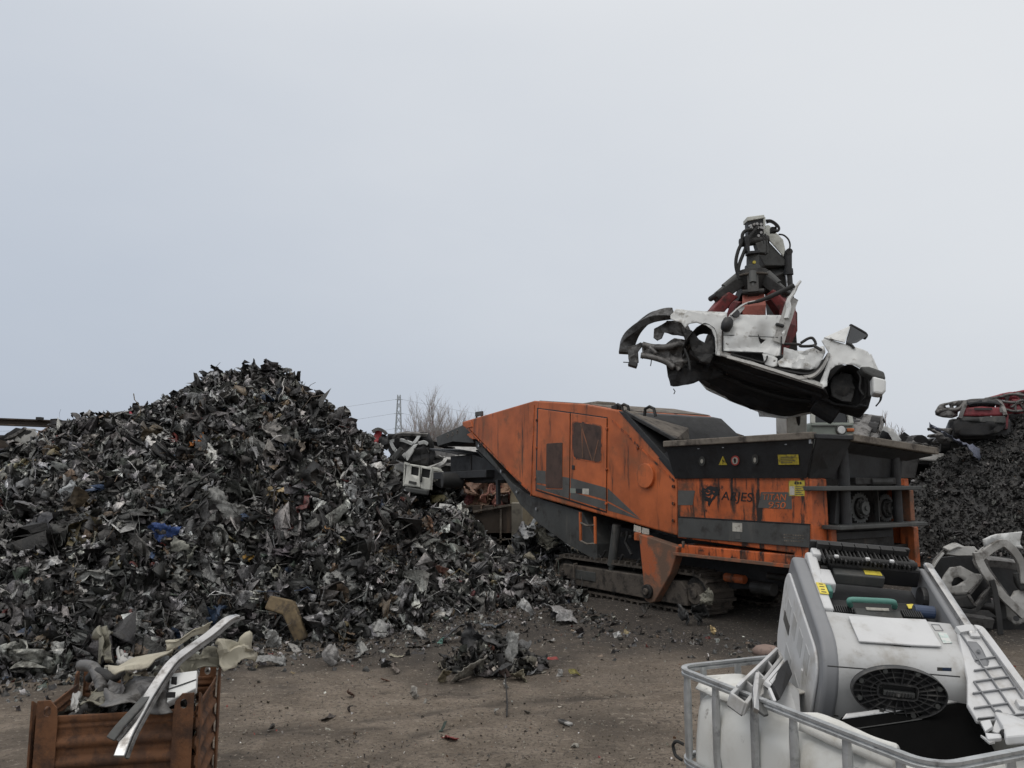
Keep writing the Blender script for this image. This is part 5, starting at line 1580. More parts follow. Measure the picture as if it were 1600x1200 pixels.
prof = [(FY, -PH), (FY, -.13), (FY + .003, -.105), (FY + .012, -.078), (FY + .026, -.053), (FY + .045, -.031), (FY + .068, -.014), (FY + .093, -.004), (FY + .12, 0), (.235, 0), (.235, -.12), (PD - .06, -.16), (PD - .06, -PH)]
b = MB(); b.prism([(0, y, z) for y, z in prof], 0, .055, PW - .045); cas = b.build("casing", M["printer_white"], prn, .004, smooth=True)


def rp(pts, r, n=6):
    """profile with rounded corners (y, z)"""
    out = []
    k = len(pts)
    for i in range(k):
        p = Vector(pts[i]); a = Vector(pts[i - 1]); c = Vector(pts[(i + 1) % k])
        rr_ = min(r, (a - p).length * .45, (c - p).length * .45)
        A = p + (a - p).normalized() * rr_; B = p + (c - p).normalized() * rr_
        for j in range(n + 1):
            q = j / n; v_ = A * (1 - q) ** 2 + p * 2 * q * (1 - q) + B * q * q; out.append((v_.x, v_.y))
    return out


# side covers: grey frame with pale panel
sprof = rp([(FY - .012, -PH - .01), (FY - .012, .018), (PD - .03, .024), (PD, -.05), (PD, -PH)], .2, 10)
b = MB(); b.prism([(0, y, z) for y, z in sprof], 0, -.0, .06); lside = b.build("side_cover", M["printer_grey"], prn, .014, smooth=True, seg=3)
b = MB(); b.prism([(0, y, z) for y, z in rp([(FY + .05, -PH + .01), (FY + .05, -.045), (PD - .06, -.045), (PD - .01, -.11), (PD - .01, -PH + .01)], .12, 8)], 0, -.012, .0)
lp_ = b.build("side_panel", M["printer_light"], lside, .01)
b = MB()
for k in range(4):
    b.box((-.0115, .12 + k * .125, -.16 - .01 * k), (.004, .075, .10))
    if k < 2: b.box((-.0115, .2 + k * .2, -.36), (.004, .12, .07))
b.each("recess", M["printer_white"], lside, bevel=.002)
b = MB(); b.box((-.013, .5, -.25), (.004, .12, .05)); b.build("vent", M["band"], lside)
b = MB(); b.box((-.014, .12, -.33), (.012, .02, .22), Matrix.Rotation(-.2, 3, "X")); b.build("handle_strip", M["printer_light"], lside, .005)
b = MB()
for k, (z, h_) in enumerate(((-.27, .012), (-.3, .02), (-.335, .014), (-.365, .016), (-.40, .03))):
    b.box((.028, FY - .0135, z), (.022 - .004 * (k % 2), .003, h_))
b.each("slot", M["gap"], lside, bevel=.001)
b = MB(); b.prism([(0, y, z) for y, z in rp([(FY + .02, -PH), (FY + .02, .006), (.2, .006), (.2, -PH)], .16, 10)], 0, PW - .04, PW + .02); b.build("side_cover", M["printer_grey"], prn, .015, smooth=True, seg=3)
b = MB(); b.prism([(0, y, z) for y, z in rp([(FY - .008, -PH), (FY - .008, .018), (PD - .03, .022), (PD, -.05), (PD, -PH)], .19, 10)], 0, PW - .048, PW + .006); b.build("side_cover", M["printer_grey"], prn, .012, smooth=True)
b = MB(); b.bar((PW - .01, .12, .028), (PW - .01, .64, .028), .035, .03); b.build("edge_trim", M["chrome"], prn, .012)
# white inner end pieces
pt_ = lambda x, y, z=0.0: PF.hit(*kq((x, y))[0], 2, z)
b = MB(); b.prism([(0, y, z) for y, z in [(.24, -.1), (.24, .012), (.42, .016), (.5, .03), (.56, .04), (.62, .05), (.645, .03), (.645, -.1)]], 0, .058, .10); inn = b.build("inner_frame", M["printer_light"], prn, .008)
b = MB(); b.box((.115, .47, -.0), (.06, .12, .05)); b.box((.10, .62, .03), (.04, .06, .06)); b.each("latch_block", M["printer_light"], inn, bevel=.008)
b = MB(); b.box((.08, .375, .0185), (.036, .085, .003)); ys = b.build("caution_label", M["yellow_clean"], inn)
b = MB()
for k in range(4): b.box((.08, .345 + k * .02, .0202), (.02 - .005 * (k % 2), .006, .001))
b.each("symbol", M["black"], ys)
b = MB(); b.box((.112, .385, .0), (.02, .05, .04)); b.build("release_lever", M["teal"], prn, .006)
# black inside: tray, cartridge with teal handle, rollers and ribs
b = MB(); b.box((PW / 2 + .02, .42, -.11), (PW - .17, .37, .04)); b.build("tray", M["black"], prn, .004)
b = MB(); b.thick([pt_(340, 300, -.05), pt_(935, 330, -.05), pt_(980, 395, -.05), pt_(350, 365, -.05)], .05, (0, 0, 1)); crt = b.build("toner_cartridge", M["black"], prn, .008)
b = MB(); b.thick([pt_(530, 355, -.012), pt_(825, 375, -.012), pt_(850, 425, -.012), pt_(560, 410, -.012)], .03, (0, 0, 1)); b.build("cartridge_front", M["graphite"], crt, .006)
b = MB(); b.thick([pt_(610, 357, -.010), pt_(755, 365, -.010), pt_(757, 380, -.010), pt_(616, 374, -.010)], .002); b.build("label", M["paper"], crt)
hp = [pt_(515, 345, -.01), pt_(508, 318, .02), pt_(530, 308, .03), pt_(650, 313, .035), pt_(770, 320, .03), pt_(790, 332, .02), pt_(790, 356, -.01)]
b = MB(); b.tube(smooth_path(hp), .0115, 10); b.build("handle", M["teal"], crt, smooth=2)
b = MB(); b.thick([pt_(865, 340, -.040), pt_(905, 338, -.040), pt_(935, 366, -.040), pt_(880, 366, -.040)], .003); b.build("caution_label", M["yellow_clean"], crt)
b = MB()
for k in range(11):
    a_ = pt_(385 + k * 14, 368 + k * .6, -.015); b.box(a_ + Vector((0, .01, -.02)), (.004, .05, .04))
for k in range(9):
    a_ = pt_(850 + k * 14, 398 + k * .8, -.015); b.box(a_ + Vector((0, .01, -.02)), (.004, .05, .04))
b.each("rib", M["black"], prn)
b = MB(); q = pt_(990, 385, -.03); b.cyl(q + Vector((-.05, 0, 0)), q + Vector((.03, 0, 0)), .026, 16); b.build("drive_coupling", M["blue_part"], prn, .004)
b = MB(); q = pt_(945, 300, -.06); b.cyl(q, q + Vector((.07, 0, 0)), .05, 20); b.build("drive_gear", M["black"], prn, .006)
# fuser unit at the far end
zf = .03
b = MB(); b.box((PW / 2 + .04, .60, zf - .03), (PW - .2, .10, .09)); fus = b.build("fuser_unit", M["black"], prn, .012)
b = MB(); b.box((PW / 2, .67, zf + .0), (PW - .16, .02, .11)); b.build("rear_plate", M["black"], fus, .006)
b = MB(); b.box((PW / 2 - .03, .535, zf - .035), (.21, .06, .05)); b.build("fuser_cover", M["graphite"], fus, .006)
b = MB(); b.box((PW / 2 + .03, .535, zf - .008), (.07, .035, .002)); b.build("caution_label", M["yellow_clean"], fus)
rg = random.Random(9)
b = MB()
for k in range(22):
    x = .12 + (PW - .22) * k / 21
    b.box((x, .585 + rg.uniform(-.01, .01), zf + .022 + rg.uniform(0, .01)), (.006, .09, .022))
for k in range(7):
    x = .13 + (PW - .26) * k / 6; b.box((x, .65, zf + .045), (.05, .035, .025))
b.each("rib", M["rubber"], fus)
b = MB(); b.cyl((.13, .565, zf + .03), (PW - .08, .565, zf + .03), .014, 12); b.build("roller", M["rubber"], fus)
b = MB()
for x in (.17, .30, .40): b.box((x, .555, zf + .046), (.018, .016, .012))
b.each("roller_clip", M["printer_light"], fus, bevel=.003)
b = MB()
for k in range(6): b.box((.11 + .012 * (k % 3), .52 + .025 * k, .0 + .012 * (k % 2)), (.03, .018, .03))
b.each("cable_block", M["rubber"], fus, bevel=.004)
# flap, seams and small marks on the casing
b = MB(); b.thick([pt_(500, 418, .006), pt_(985, 440, .006), pt_(1085, 608, .006), pt_(898, 600, .006), pt_(770, 590, .006), pt_(568, 576, .006)], .008); flp = b.build("tray_flap", M["printer_light"], prn, .003)
b = MB(); b.thick([pt_(770, 588, .000), pt_(895, 598, .000), pt_(890, 606, .0), pt_(790, 599, .0)], .004); b.build("finger_notch", M["gap"], flp)
b = MB(); sq = [pt_(1020, 462, .001), pt_(1070, 465, .001), pt_(1095, 502, .001), pt_(1045, 500, .001)]
for i in range(4): b.bar(sq[i], sq[(i + 1) % 4], .003, .002)
b.each("button_outline", M["printer_grey"], cas)
b = MB(); b.thick([pt_(1062, 515, .002), pt_(1115, 518, .002), pt_(1150, 580, .002), pt_(1095, 582, .002)], .002); b.build("sticker", grime("pale_teal_sticker", (.45, .56, .53), (.6, .6, .58), .4, amount=(.4, .6), scale=40, bump=0), cas)
pf_ = lambda x, y, o=-.0: PF.hit(*kq((x, y))[0], 1, o + FY)
b = MB(); b.bar(pf_(372, 722, -.001), pf_(1200, 790, -.001), .004, .003, up=(0, 1, 0)); b.build("seam", M["gap"], cas)
b = MB(); b.bar(pf_(330, 1020, -.001), pf_(440, 1035, -.001), .004, .003, up=(0, 1, 0)); b.build("seam", M["gap"], cas)
b = MB(); b.thick([pf_(1057, 730, -.0015), pf_(1147, 733, -.0015), pf_(1147, 755, -.0015), pf_(1057, 752, -.0015)], .001); nb = b.build("name_plate", M["band"], cas)
b = MB(); b.thick([pf_(1090, 733, -.003), pf_(1143, 735, -.003), pf_(1143, 752, -.003), pf_(1090, 750, -.003)], .001); b.build("plate_mark", M["blue_part"], nb)
b = MB(); b.thick([pf_(330, 1085, -.0015), pf_(400, 1090, -.0015), pf_(398, 1125, -.0015), pf_(332, 1120, -.0015)], .001); b.build("socket", M["gap"], cas)

# ---- oval foot of a monitor leaning on the printer
ofc = PF.w(PF.hit(*kq((815, 885))[0], 1, FY - .05))
ofx = (PF.M @ Vector((1, 0, 0))); ofz = PF.M @ Vector((0, .22, 1)).normalized()
ofy = ofz.cross(ofx)
OF = Frame(ofc, ofx, ofy, ofz)
M["foot_plastic"] = grime("dusty_black_plastic", (.03, .03, .031), (.1, .096, .09), .5, amount=(.46, .7), scale=14, bump=.05)
foot = thing("monitor_stand_base", "black oval ribbed monitor foot leaning against the front of the printer", "stand base", mat=OF.mat4())
ax_, az_ = abs(OF.hit(*kq((1117, 895))[0], 1, 0).x - OF.hit(*kq((513, 880))[0], 1, 0).x) / 2, abs(OF.hit(*kq((815, 732))[0], 1, 0).z - OF.hit(*kq((800, 1050))[0], 1, 0).z) / 2
el = lambda k, s_=1.0, y=0.0, nn=48: Vector((ax_ * s_ * math.cos(2 * math.pi * k / nn), y, az_ * s_ * math.sin(2 * math.pi * k / nn)))
b = MB(); b.prism([el(k) for k in range(48)], 1, .006, .012); b.build("plate", M["black"], foot)


def el_ring(s_, w, y0, y1, nm):
    b = MB(); vs, fs = [], []
    for k in range(48):
        for s2, y in ((s_, y0), (s_, y1), (s_ - w, y1), (s_ - w, y0)): vs.append(el(k, s2, y))
    for k in range(48):
        for j in range(4): fs.append((k * 4 + j, k * 4 + (j + 1) % 4, ((k + 1) % 48) * 4 + (j + 1) % 4, ((k + 1) % 48) * 4 + j))
    b.add(vs, fs); return b.build(nm, M["foot_plastic"], foot, .001)


el_ring(1.0, .025, -.016, .008, "outer_rim")
for s_ in (.80, .60): el_ring(s_, .016, -.010, .008, "ring_rib")
b = MB()
for k in range(22):
    a = 2 * math.pi * k / 22 + .08
    b.bar(Vector((ax_ * .42 * math.cos(a), -.001, az_ * .36 * math.sin(a))), Vector((ax_ * .985 * math.cos(a), -.001, az_ * .985 * math.sin(a))), .003, .02, up=(0, 1, 0))
b.each("rib", M["foot_plastic"], foot)
b = MB(); P = [Vector((x, 0, z)) for x, z in rounded([(-ax_ * .46, -az_ * .22), (ax_ * .38, -az_ * .22), (ax_ * .38, az_ * .34), (-ax_ * .46, az_ * .34)], .018)]
for s_, y in ((1, 0),):
    for i in range(len(P)): b.bar(P[i] + Vector((0, -.004, 0)), P[(i + 1) % len(P)] + Vector((0, -.004, 0)), .004, .024, up=(0, 1, 0))
b.build("centre_frame", M["foot_plastic"], foot)
b = MB(); b.box((-.0, -.004, -az_ * .04), (ax_ * .66, .016, az_ * .2)); cp_ = b.build("centre_plate", M["graphite"], foot, .003)
b = MB()
for k in range(9): b.box((-ax_ * .26 + k * ax_ * .065, -.014, -az_ * .04), (.003, .008, az_ * .16))
b.each("rib", M["foot_plastic"], cp_)
b = MB()
for k in (3, 9, 15, 21, 27, 33, 39, 45):
    p = el(k, .88 if k % 2 else .9, 0); b.cyl(p + Vector((0, .006, 0)), p + Vector((0, -.014, 0)), .0085, 12)
b.each("screw_boss", M["graphite"], foot)
b = MB(); b.cyl((-.005, -.01, -.005), (-.005, -.02, -.005), .005, 10); b.build("screw", M["chrome"], foot)

# ---- dead monitor lying face to us below the printer
km = lambda *p: C(1400, 960, 5.0, p)
kt = lambda *p: C(1040, 860, 1600 / 560.0, p)
M["dead_screen"] = grime("dull_black_screen", (.006, .006, .006), (.014, .014, .013), .75, amount=(.55, .8), scale=6, bump=0, spec=.04)
mo = atY(*kt((930, 728))[0], 2.92)
mx = Vector((1, .09, .105)).normalized(); mz = Vector((-.09, .62, .78)); mz = (mz - mx * mz.dot(mx)).normalized(); my = mz.cross(mx)
MF = Frame(mo, mx, my, mz)
mon = thing("computer_monitor", "dead black flat monitor with a silver edge, lying tilted in front of the printer", "monitor", mat=MF.mat4())
mq = [(768, 728), (1370, 672), (1418, 890), (1250, 960), (830, 900)]
mp = [MF.hit(*kt(q)[0], 1, 0) for q in mq]
fx0, fx1 = mp[0].x, (mp[1].x + mp[2].x) / 2 + .01
ztop = (mp[0].z + mp[1].z) / 2
b = MB(); b.prism([(x, 0, z) for x, z in rounded([(fx0, ztop), (fx1, ztop), (fx1, ztop - .34), (fx0, ztop - .34)], .02)], 1, 0, .035); bez = b.build("bezel", M["dead_screen"], mon, .004)
b = MB(); b.box(((fx0 + fx1) / 2, -.002, ztop - .185), (fx1 - fx0 - .07, .004, .26)); b.build("screen", M["dead_screen"], mon, .001)
b = MB(); b.prism([(x, 0, z) for x, z in [(fx0 + .004, ztop - .012), (fx0 + .016, ztop - .002), (fx0 + .03, ztop + .008), (fx1 - .03, ztop + .008), (fx1 - .016, ztop - .002), (fx1 - .004, ztop - .012)]], 1, -.003, .03); b.build("silver_edge", M["chrome"], mon, .004)
b = MB(); b.bar((fx0 + .03, -.004, ztop - .05), (fx1 - .2, -.004, ztop - .05), .003, .004, up=(0, 1, 0)); b.build("bezel_line", M["graphite"], mon)

# ---- ribbed white panel at the right
wo = atY(*km((700, 400))[0], 2.95)
wx = Vector((1, -.05, -.02)).normalized(); wy = Vector((.28, .72, .55)); wy = (wy - wx * wy.dot(wx)).normalized(); wz = wx.cross(wy)
WF = Frame(wo, wx, wy, wz)
wpn = thing("plastic_cover", "white plastic cover with a grid of ribs, leaning behind the printer at the right edge", "plastic cover", mat=WF.mat4())
wp = lambda x, y, z=0.0: WF.hit(*km((x, y))[0], 2, z)
b = MB(); b.thick([wp(*q) for q in ((480, 125), (560, 112), (640, 112), (690, 150), (1150, 770), (1130, 800), (640, 835), (560, 700), (560, 500))], .02, (0, 0, 1)); wb = b.build("cover_plate", M["printer_light"], wpn, .006)
b = MB(); P = smooth_path([wp(480, 130, .006), wp(560, 117, .006), wp(635, 118, .006), wp(685, 158, .006), wp(900, 450, .006), wp(1140, 775, .006)]); b.ribbon(P, .028, .022, wx); b.build("cover_rim", M["printer_light"], wpn, .004, smooth=True)
b = MB()
for a, c in (((618, 360), (775, 335)), ((610, 442), (828, 410)), ((605, 530), (885, 488)), ((600, 620), (945, 573)), ((610, 735), (870, 698)), ((640, 818), (1060, 775)), ((640, 352), (925, 775)), ((610, 532), (790, 790)), ((490, 130), (640, 352)), ((660, 160), (1010, 690))):
    b.bar(wp(*a, .004), wp(*c, .004), .004, .012, up=tuple(Vector((0, 0, 1))))
b.each("rib", M["printer_grey"], wpn)
b = MB(); b.box(wp(610, 155, .008), (.035, .03, .012)); b.box(wp(990, 705, .01), (.04, .03, .02)); b.each("clip", M["printer_light"], wpn, bevel=.003)
b = MB(); b.cyl(wp(803, 772, 0), wp(803, 772, .015), .012, 10); b.cyl(wp(645, 285, 0), wp(645, 285, .02), .006, 10); b.each("screw_boss", M["printer_grey"], wpn)

# ---- broken housing and bits in the corner
bo = atY(*km((880, 900))[0], 2.62)
brk = thing("broken_housing", "broken pale grey device housing in the right corner of the tank", "device housing", loc=bo)
bl = lambda x, y, Y=2.62: atY(*km((x, y))[0], Y) - bo
b = MB(); b.thick([bl(770, 830, 2.7), bl(870, 835, 2.7), bl(1000, 880, 2.7), bl(1180, 860, 2.7), bl(1180, 1000, 2.5), bl(860, 1030, 2.5), bl(835, 940, 2.58)], .03); b.build("housing_shell", M["printer_light"], brk, .006)
b = MB(); b.thick([bl(660, 860, 2.66), bl(740, 845, 2.66), bl(760, 900, 2.62), bl(700, 940, 2.6)], .012); b.thick([bl(700, 955, 2.58), bl(830, 965, 2.56), bl(828, 995, 2.54), bl(720, 1005, 2.55)], .014); b.thick([bl(750, 930, 2.62), bl(790, 830, 2.68), bl(860, 900, 2.62), bl(800, 950, 2.6)], .01)
b.each("shell_fragment", M["printer_light"], brk, bevel=.003)
b = MB()
for k in range(5): b.bar(bl(665 + k * 14, 950 + k * 8, 2.58), bl(735 + k * 8, 1010 - k * 2, 2.54), .004, .006)
b.each("grille_bar", M["printer_white"], brk)
sc = thing("screwdriver", "black handled screwdriver lying on the broken housing in the tank corner", "tool", loc=atY(*km((960, 965))[0], 2.55))
b = MB(); b.tube([(-.055, 0, .012), (-.05, 0, .012), (-.03, 0, .012), (.03, 0, .012), (.05, 0, .012)], [.008, .013, .016, .013, .010], 12); b.build("handle", M["rubber"], sc, smooth=2)
b = MB(); b.tube([(.05, 0, .012), (.16, .01, .012)], .004, 8); b.build("blade", M["chrome"], sc)

# ---- drawer frames and light panels in the left corner
kl = lambda *p: C(1040, 1000, 1600 / 280.0, p)


def prop(name, label, cat, pts, Y, mat, th=.012, bevel=.003):
    """sheet-like part: corner points measured with their own distances"""
    P = [atY(*kl(q)[0], y) for q, y in zip(pts, Y)]
    c = sum(P, Vector()) / len(P); c.z = min(p.z for p in P)
    t_ = thing(name, label, cat, loc=c)
    b = MB(); b.thick([p - c for p in P], th); b.build("panel", M[mat], t_, bevel)
    return t_, c


kP = lambda x, y, Y: atY(*kl((x, y))[0], Y)
A0, A1, B0, B1 = kP(575, 525, 2.98), kP(985, 125, 3.52), kP(700, 615, 2.93), kP(1020, 195, 3.47)
drw = thing("printer_drawer", "pale grey printer drawer with dark compartments standing against the tank's back corner", "drawer", loc=A0)
A0, A1, B0, B1 = [p - drw.location for p in (A0, A1, B0, B1)]
up_ = (A1 - A0).cross(B0 - A0).normalized(); up_ = up_ if up_.z > 0 else -up_
b = MB()
for a, c in ((A0, A1), (B0, B1), (A0, B0), (A1, B1)): b.bar(a, c, .014, .05, up=up_)
b.each("edge", M["printer_white"], drw, bevel=.003)
b = MB()
for k in (.27, .5, .74): b.bar(A0.lerp(A1, k), B0.lerp(B1, k), .01, .045, up=up_)
b.each("partition", M["printer_white"], drw, bevel=.002)
b = MB(); b.thick([p - up_ * .03 for p in (A0, A1, B1, B0)], .006); b.build("tray_floor", M["gap"], drw)
b = MB(); b.bar(A0.lerp(A1, .1) + up_ * .03, A0.lerp(A1, .98) + up_ * .03, .012, .008, up=up_); b.build("rail", M["printer_light"], drw, .002)
t_, c = prop("metal_strip", "shiny pale metal strip standing upright in the tank beside the drawer", "metal strip", [(790, 320), (828, 322), (815, 480), (825, 670), (775, 640), (765, 470)], [3.1, 3.1, 3.0, 2.9, 2.9, 3.0], "chrome", .02)
t_, c = prop("metal_bracket", "folded bare sheet bracket leaning beside the upright metal strip", "bracket", [(825, 330), (880, 365), (870, 480), (820, 540)], [3.1, 3.12, 3.02, 2.98], "car_grey", .006)
b = MB(); P = [atY(*kl(q)[0], y) - c for q, y in zip([(820, 560), (880, 590), (915, 680), (880, 690), (820, 650)], [2.95, 2.95, 2.88, 2.87, 2.9])]; b.thick(P, .01); b.build("flange", M["graphite"], t_, .002)
t_, c = prop("paper_tray", "white edged black paper tray wedged between the drawer and the printer", "paper tray", [(865, 405), (1040, 210), (1085, 345), (975, 565), (925, 450)], [3.06, 3.3, 3.26, 2.98, 3.02], "black", .03)
L = lambda x, y, Y: atY(*kl((x, y))[0], Y) - c
b = MB(); b.thick([L(862, 400, 3.05), L(1035, 195, 3.3), L(1052, 250, 3.28), L(920, 440, 3.02)], .02); b.bar(L(925, 440, 3.0), L(975, 560, 2.94), .012, .02); b.each("edge", M["printer_light"], t_, bevel=.003)
t_, c = prop("smooth_cover", "large smooth white panel lying under the printer's left side", "panel", [(1085, 375), (1190, 470), (1210, 790), (1095, 760), (890, 680), (925, 630)], [3.2, 3.18, 2.98, 2.99, 3.06, 3.1], "printer_white", .012)
# packed scrap under everything
rng = np.random.default_rng(77)
nP = 260
P0 = np.stack([rng.uniform(.12, TW2 - .12, nP), rng.uniform(.12, LEN - .12, nP), rng.uniform(.5, .76, nP)], 1)
L_ = rng.uniform(.12, .3, nP)
P_, Fq = crumple(rng, nP, L_, L_ * rng.uniform(.5, .9, nP), 5, 4, 2, (.8, 1.6), .02, .01)
P_ = place(P_, rand_rot(rng, nP), P0)
V_, F_, C_ = gather([(P_, Fq, palette(rng, nP, [(40, (.45, .45, .44), .2, 0), (25, (.2, .2, .2), .3, 0), (35, (.03, .03, .03), .3, 0)]))])
Mw = np.array(TF.M); V_ = V_ @ Mw.T + np.array(TF.o)
tag(np_mesh("electronic_scrap", V_, F_, M["scrap_piece"], C_), "packed broken plastic and electronic scrap filling the bottom of the tank", "electronic scrap", kind="stuff")
# ------------------------------------------------------------------ single pieces of scrap
class Piece:
    rng = np.random.default_rng(123)


def piece(name, label, cat, loc, L, Wd, col, metal=.1, folds=4, ang=(.5, 1.6), normal=None, spread=.4, group=None, nu=16, nv=11, lift=.3, seed=None, th=.006, mat="scrap_piece", parent=None, rot=None, smooth=False, jitter=.015, tear=.035, wrinkle=.2):
    rng = np.random.default_rng(seed) if seed is not None else Piece.rng
    P, Fq = crumple(rng, 1, np.array([L]), np.array([Wd]), nu, nv, folds, ang, tear, jitter, wrinkle)
    nn = np.array([normal if normal is not None else (0, 0, 1.0)])
    Rm = rand_rot(rng, 1, nn, spread) if rot is None else np.array(rot)[None]
    P = place(P, Rm, np.zeros((1, 3)))[0]
    zmin = P[:, 2].min()
    if normal is None: P[:, 2] -= zmin
    else: P += np.array(normal) * lift * min(L, Wd)
    o = np_mesh(name, P, Fq, M[mat], np.tile(np.array([[*col, metal]]), (len(P), 1)), smooth=smooth)
    o.location = loc
    s_ = o.modifiers.new("thickness", "SOLIDIFY"); s_.thickness = th
    if smooth: o.data.set_sharp_from_angle(angle=R(35))
    tag(o, label, cat, group)
    return o


HEAP_BITS = [
    (212, 664, 34, .3, (.36, .05, .07), "narrow pinkish red strip near the top left ridge of the scrap heap", "scrap strip"),
    (268, 691, 44, .5, (.5, .5, .49), "white scuffed sheet below the ridge of the scrap heap, left of the orange scrap", "scrap sheet"),
    (308, 697, 26, .9, (.36, .13, .03), "torn orange sheet high in the middle of the scrap heap", "scrap sheet"),
    (295, 760, 20, .7, (.16, .05, .04), "dull red box shaped scrap below the orange sheet on the heap", "scrap block"),
    (246, 766, 38, .5, (.34, .33, .31), "pale grey folded sheet left of the dull red scrap on the heap", "scrap sheet"),
    (186, 782, 34, .45, (.42, .4, .37), "upright whitish torn sheet on the left flank of the scrap heap", "scrap sheet"),
    (108, 777, 30, .7, (.5, .52, .53), "crumpled white foil at the left of the scrap heap, below the blue cloth", "foil"),
    (75, 757, 58, .35, (.08, .12, .18), "faded blue cloth draped across the left of the scrap heap", "cloth"),
    (22, 737, 48, .5, (.42, .38, .24), "yellowish foam lump at the far left of the scrap heap", "foam"),
    (12, 715, 24, .8, (.035, .035, .055), "dark purple blue rag at the far left of the scrap heap, by the shed wall", "rag"),
    (255, 845, 42, .7, (.035, .07, .2), "bright blue torn sheet low on the left half of the scrap heap", "scrap sheet"),
    (285, 866, 42, .6, (.3, .3, .26), "flat pale olive plate beside the blue torn sheet on the heap", "scrap plate"),
    (142, 857, 40, .4, (.4, .38, .31), "cream coloured bent strip on the lower left of the scrap heap", "scrap strip"),
    (118, 905, 28, .7, (.36, .29, .16), "mustard coloured foam piece low at the left of the scrap heap", "foam"),
    (390, 878, 30, .8, (.3, .17, .03), "amber plastic piece in the middle of the lower scrap heap", "plastic scrap"),
    (408, 870, 20, .7, (.2, .27, .33), "light blue plastic bag scrap beside the amber piece on the heap", "plastic scrap"),
    (428, 868, 28, .6, (.3, .09, .09), "pinkish red rag right of the light blue scrap on the heap", "rag"),
    (452, 806, 28, .6, (.34, .2, .2), "pale pink crumpled piece in the centre of the scrap heap", "scrap sheet"),
    (437, 820, 24, .8, (.46, .46, .43), "whitish cup shaped piece just below the pale pink scrap on the heap", "scrap sheet"),
    (426, 795, 16, .8, (.4, .26, .08), "small ochre piece above the whitish cup shaped scrap on the heap", "plastic scrap"),
    (282, 950, 26, .5, (.6, .62, .63), "bright white crushed can low on the scrap heap above the bin", "crushed can"),
    (278, 912, 36, .6, (.36, .36, .33), "pale bracket with round holes low on the scrap heap", "bracket"),
    (440, 912, 46, .4, (.42, .41, .33), "cream torn foam strip above the brown bent channel at the heap's foot", "foam"),
    (425, 965, 20, .7, (.34, .11, .05), "small orange fragment beside the brown bent channel at the heap's foot", "plastic scrap"),
    (492, 685, 28, .9, (.1, .11, .12), "round wad of grey wire mesh high on the right flank of the scrap heap", "mesh wad"),
    (455, 700, 64, .16, (.2, .17, .14), "long tan strip hanging down the upper right flank of the scrap heap", "scrap strip"),
    (595, 738, 34, .6, (.4, .4, .4), "light grey folded sheet on the right shoulder of the scrap heap", "scrap sheet"),
    (565, 770, 44, .5, (.28, .28, .28), "flat grey panel scrap below the right shoulder of the scrap heap", "scrap plate"),
    (512, 832, 34, .5, (.34, .19, .08), "rusty orange brown bent sheet at the centre right of the scrap heap", "scrap sheet"),
    (545, 782, 40, .7, (.45, .46, .46), "crumpled silvery sheet at the right middle of the scrap heap", "scrap sheet"),
    (632, 872, 22, .8, (.36, .17, .07), "small orange block at the lower right of the scrap heap", "plastic scrap"),
    (615, 940, 36, .4, (.42, .27, .07), "yellow ochre strip at the foot of the scrap heap, right half", "scrap strip"),
    (722, 926, 44, .5, (.13, .035, .035), "dark red cloth on the lower right foot of the scrap heap", "rag"),
    (672, 835, 46, .5, (.26, .16, .11), "brown dented sheet below the white van wreck", "scrap sheet"),
    (690, 848, 30, .8, (.32, .22, .17), "small tan dented sheet right of the brown dented one below the van wreck", "scrap sheet"),
    (640, 905, 60, .35, (.3, .3, .3), "long curved silver grey panel at the lower right of the scrap heap", "scrap plate"),
    (160, 700, 56, .3, (.13, .115, .11), "brownish flat board near the left ridge of the scrap heap", "scrap board"),
    (195, 668, 40, .35, (.3, .29, .28), "grey bent channel just left of the pinkish red strip on the ridge", "scrap channel"),
    (690, 905, 40, .5, (.16, .08, .06), "maroon dented sheet lying in the right foot of the scrap heap", "scrap sheet"),
    (820, 872, 40, .4, (.4, .36, .27), "cream foam strip in the rubble in front of the concrete post", "foam"),
    (350, 800, 60, .6, (.2, .2, .19), "big grey dented door skin in the middle of the scrap heap", "door skin"),
    (430, 690, 48, .7, (.17, .16, .15), "grey brown crushed panel under the peak of the scrap heap", "scrap sheet"),
    (60, 850, 60, .7, (.06, .06, .065), "big dark dented tank shape at the left of the scrap heap", "crushed tank"),
    (540, 900, 54, .5, (.24, .24, .23), "wide grey torn sheet at the lower centre of the scrap heap", "scrap sheet"),
    (505, 960, 50, .5, (.3, .3, .29), "silver crumpled sheet at the heap's foot right of the brown bent channel", "scrap sheet"),
    (590, 985, 54, .5, (.34, .34, .33), "large pale crumpled panel lying at the very foot of the scrap heap", "scrap sheet"),
]
for i, (px, py, sz, asp, col, lab, cat) in enumerate(HEAP_BITS):
    p = heap.find(px, py)
    d = math.hypot(p.x, p.y)
    L = sz / FPX * d * 1.05
    if min(col) > .22: col = tuple(c_ * .72 for c_ in col)
    tow = Vector((-p.x, -p.y, d * .6)).normalized()
    piece(cat.replace(" ", "_"), lab, cat, p, L, L * max(asp, .3), col, metal=.05 if cat in ("rag", "foam", "cloth", "plastic scrap") else .25, normal=tuple(tow), spread=.35, lift=.55, seed=500 + i, folds=5 if asp > .4 else 3, ang=(.3, 1.2), jitter=.03)
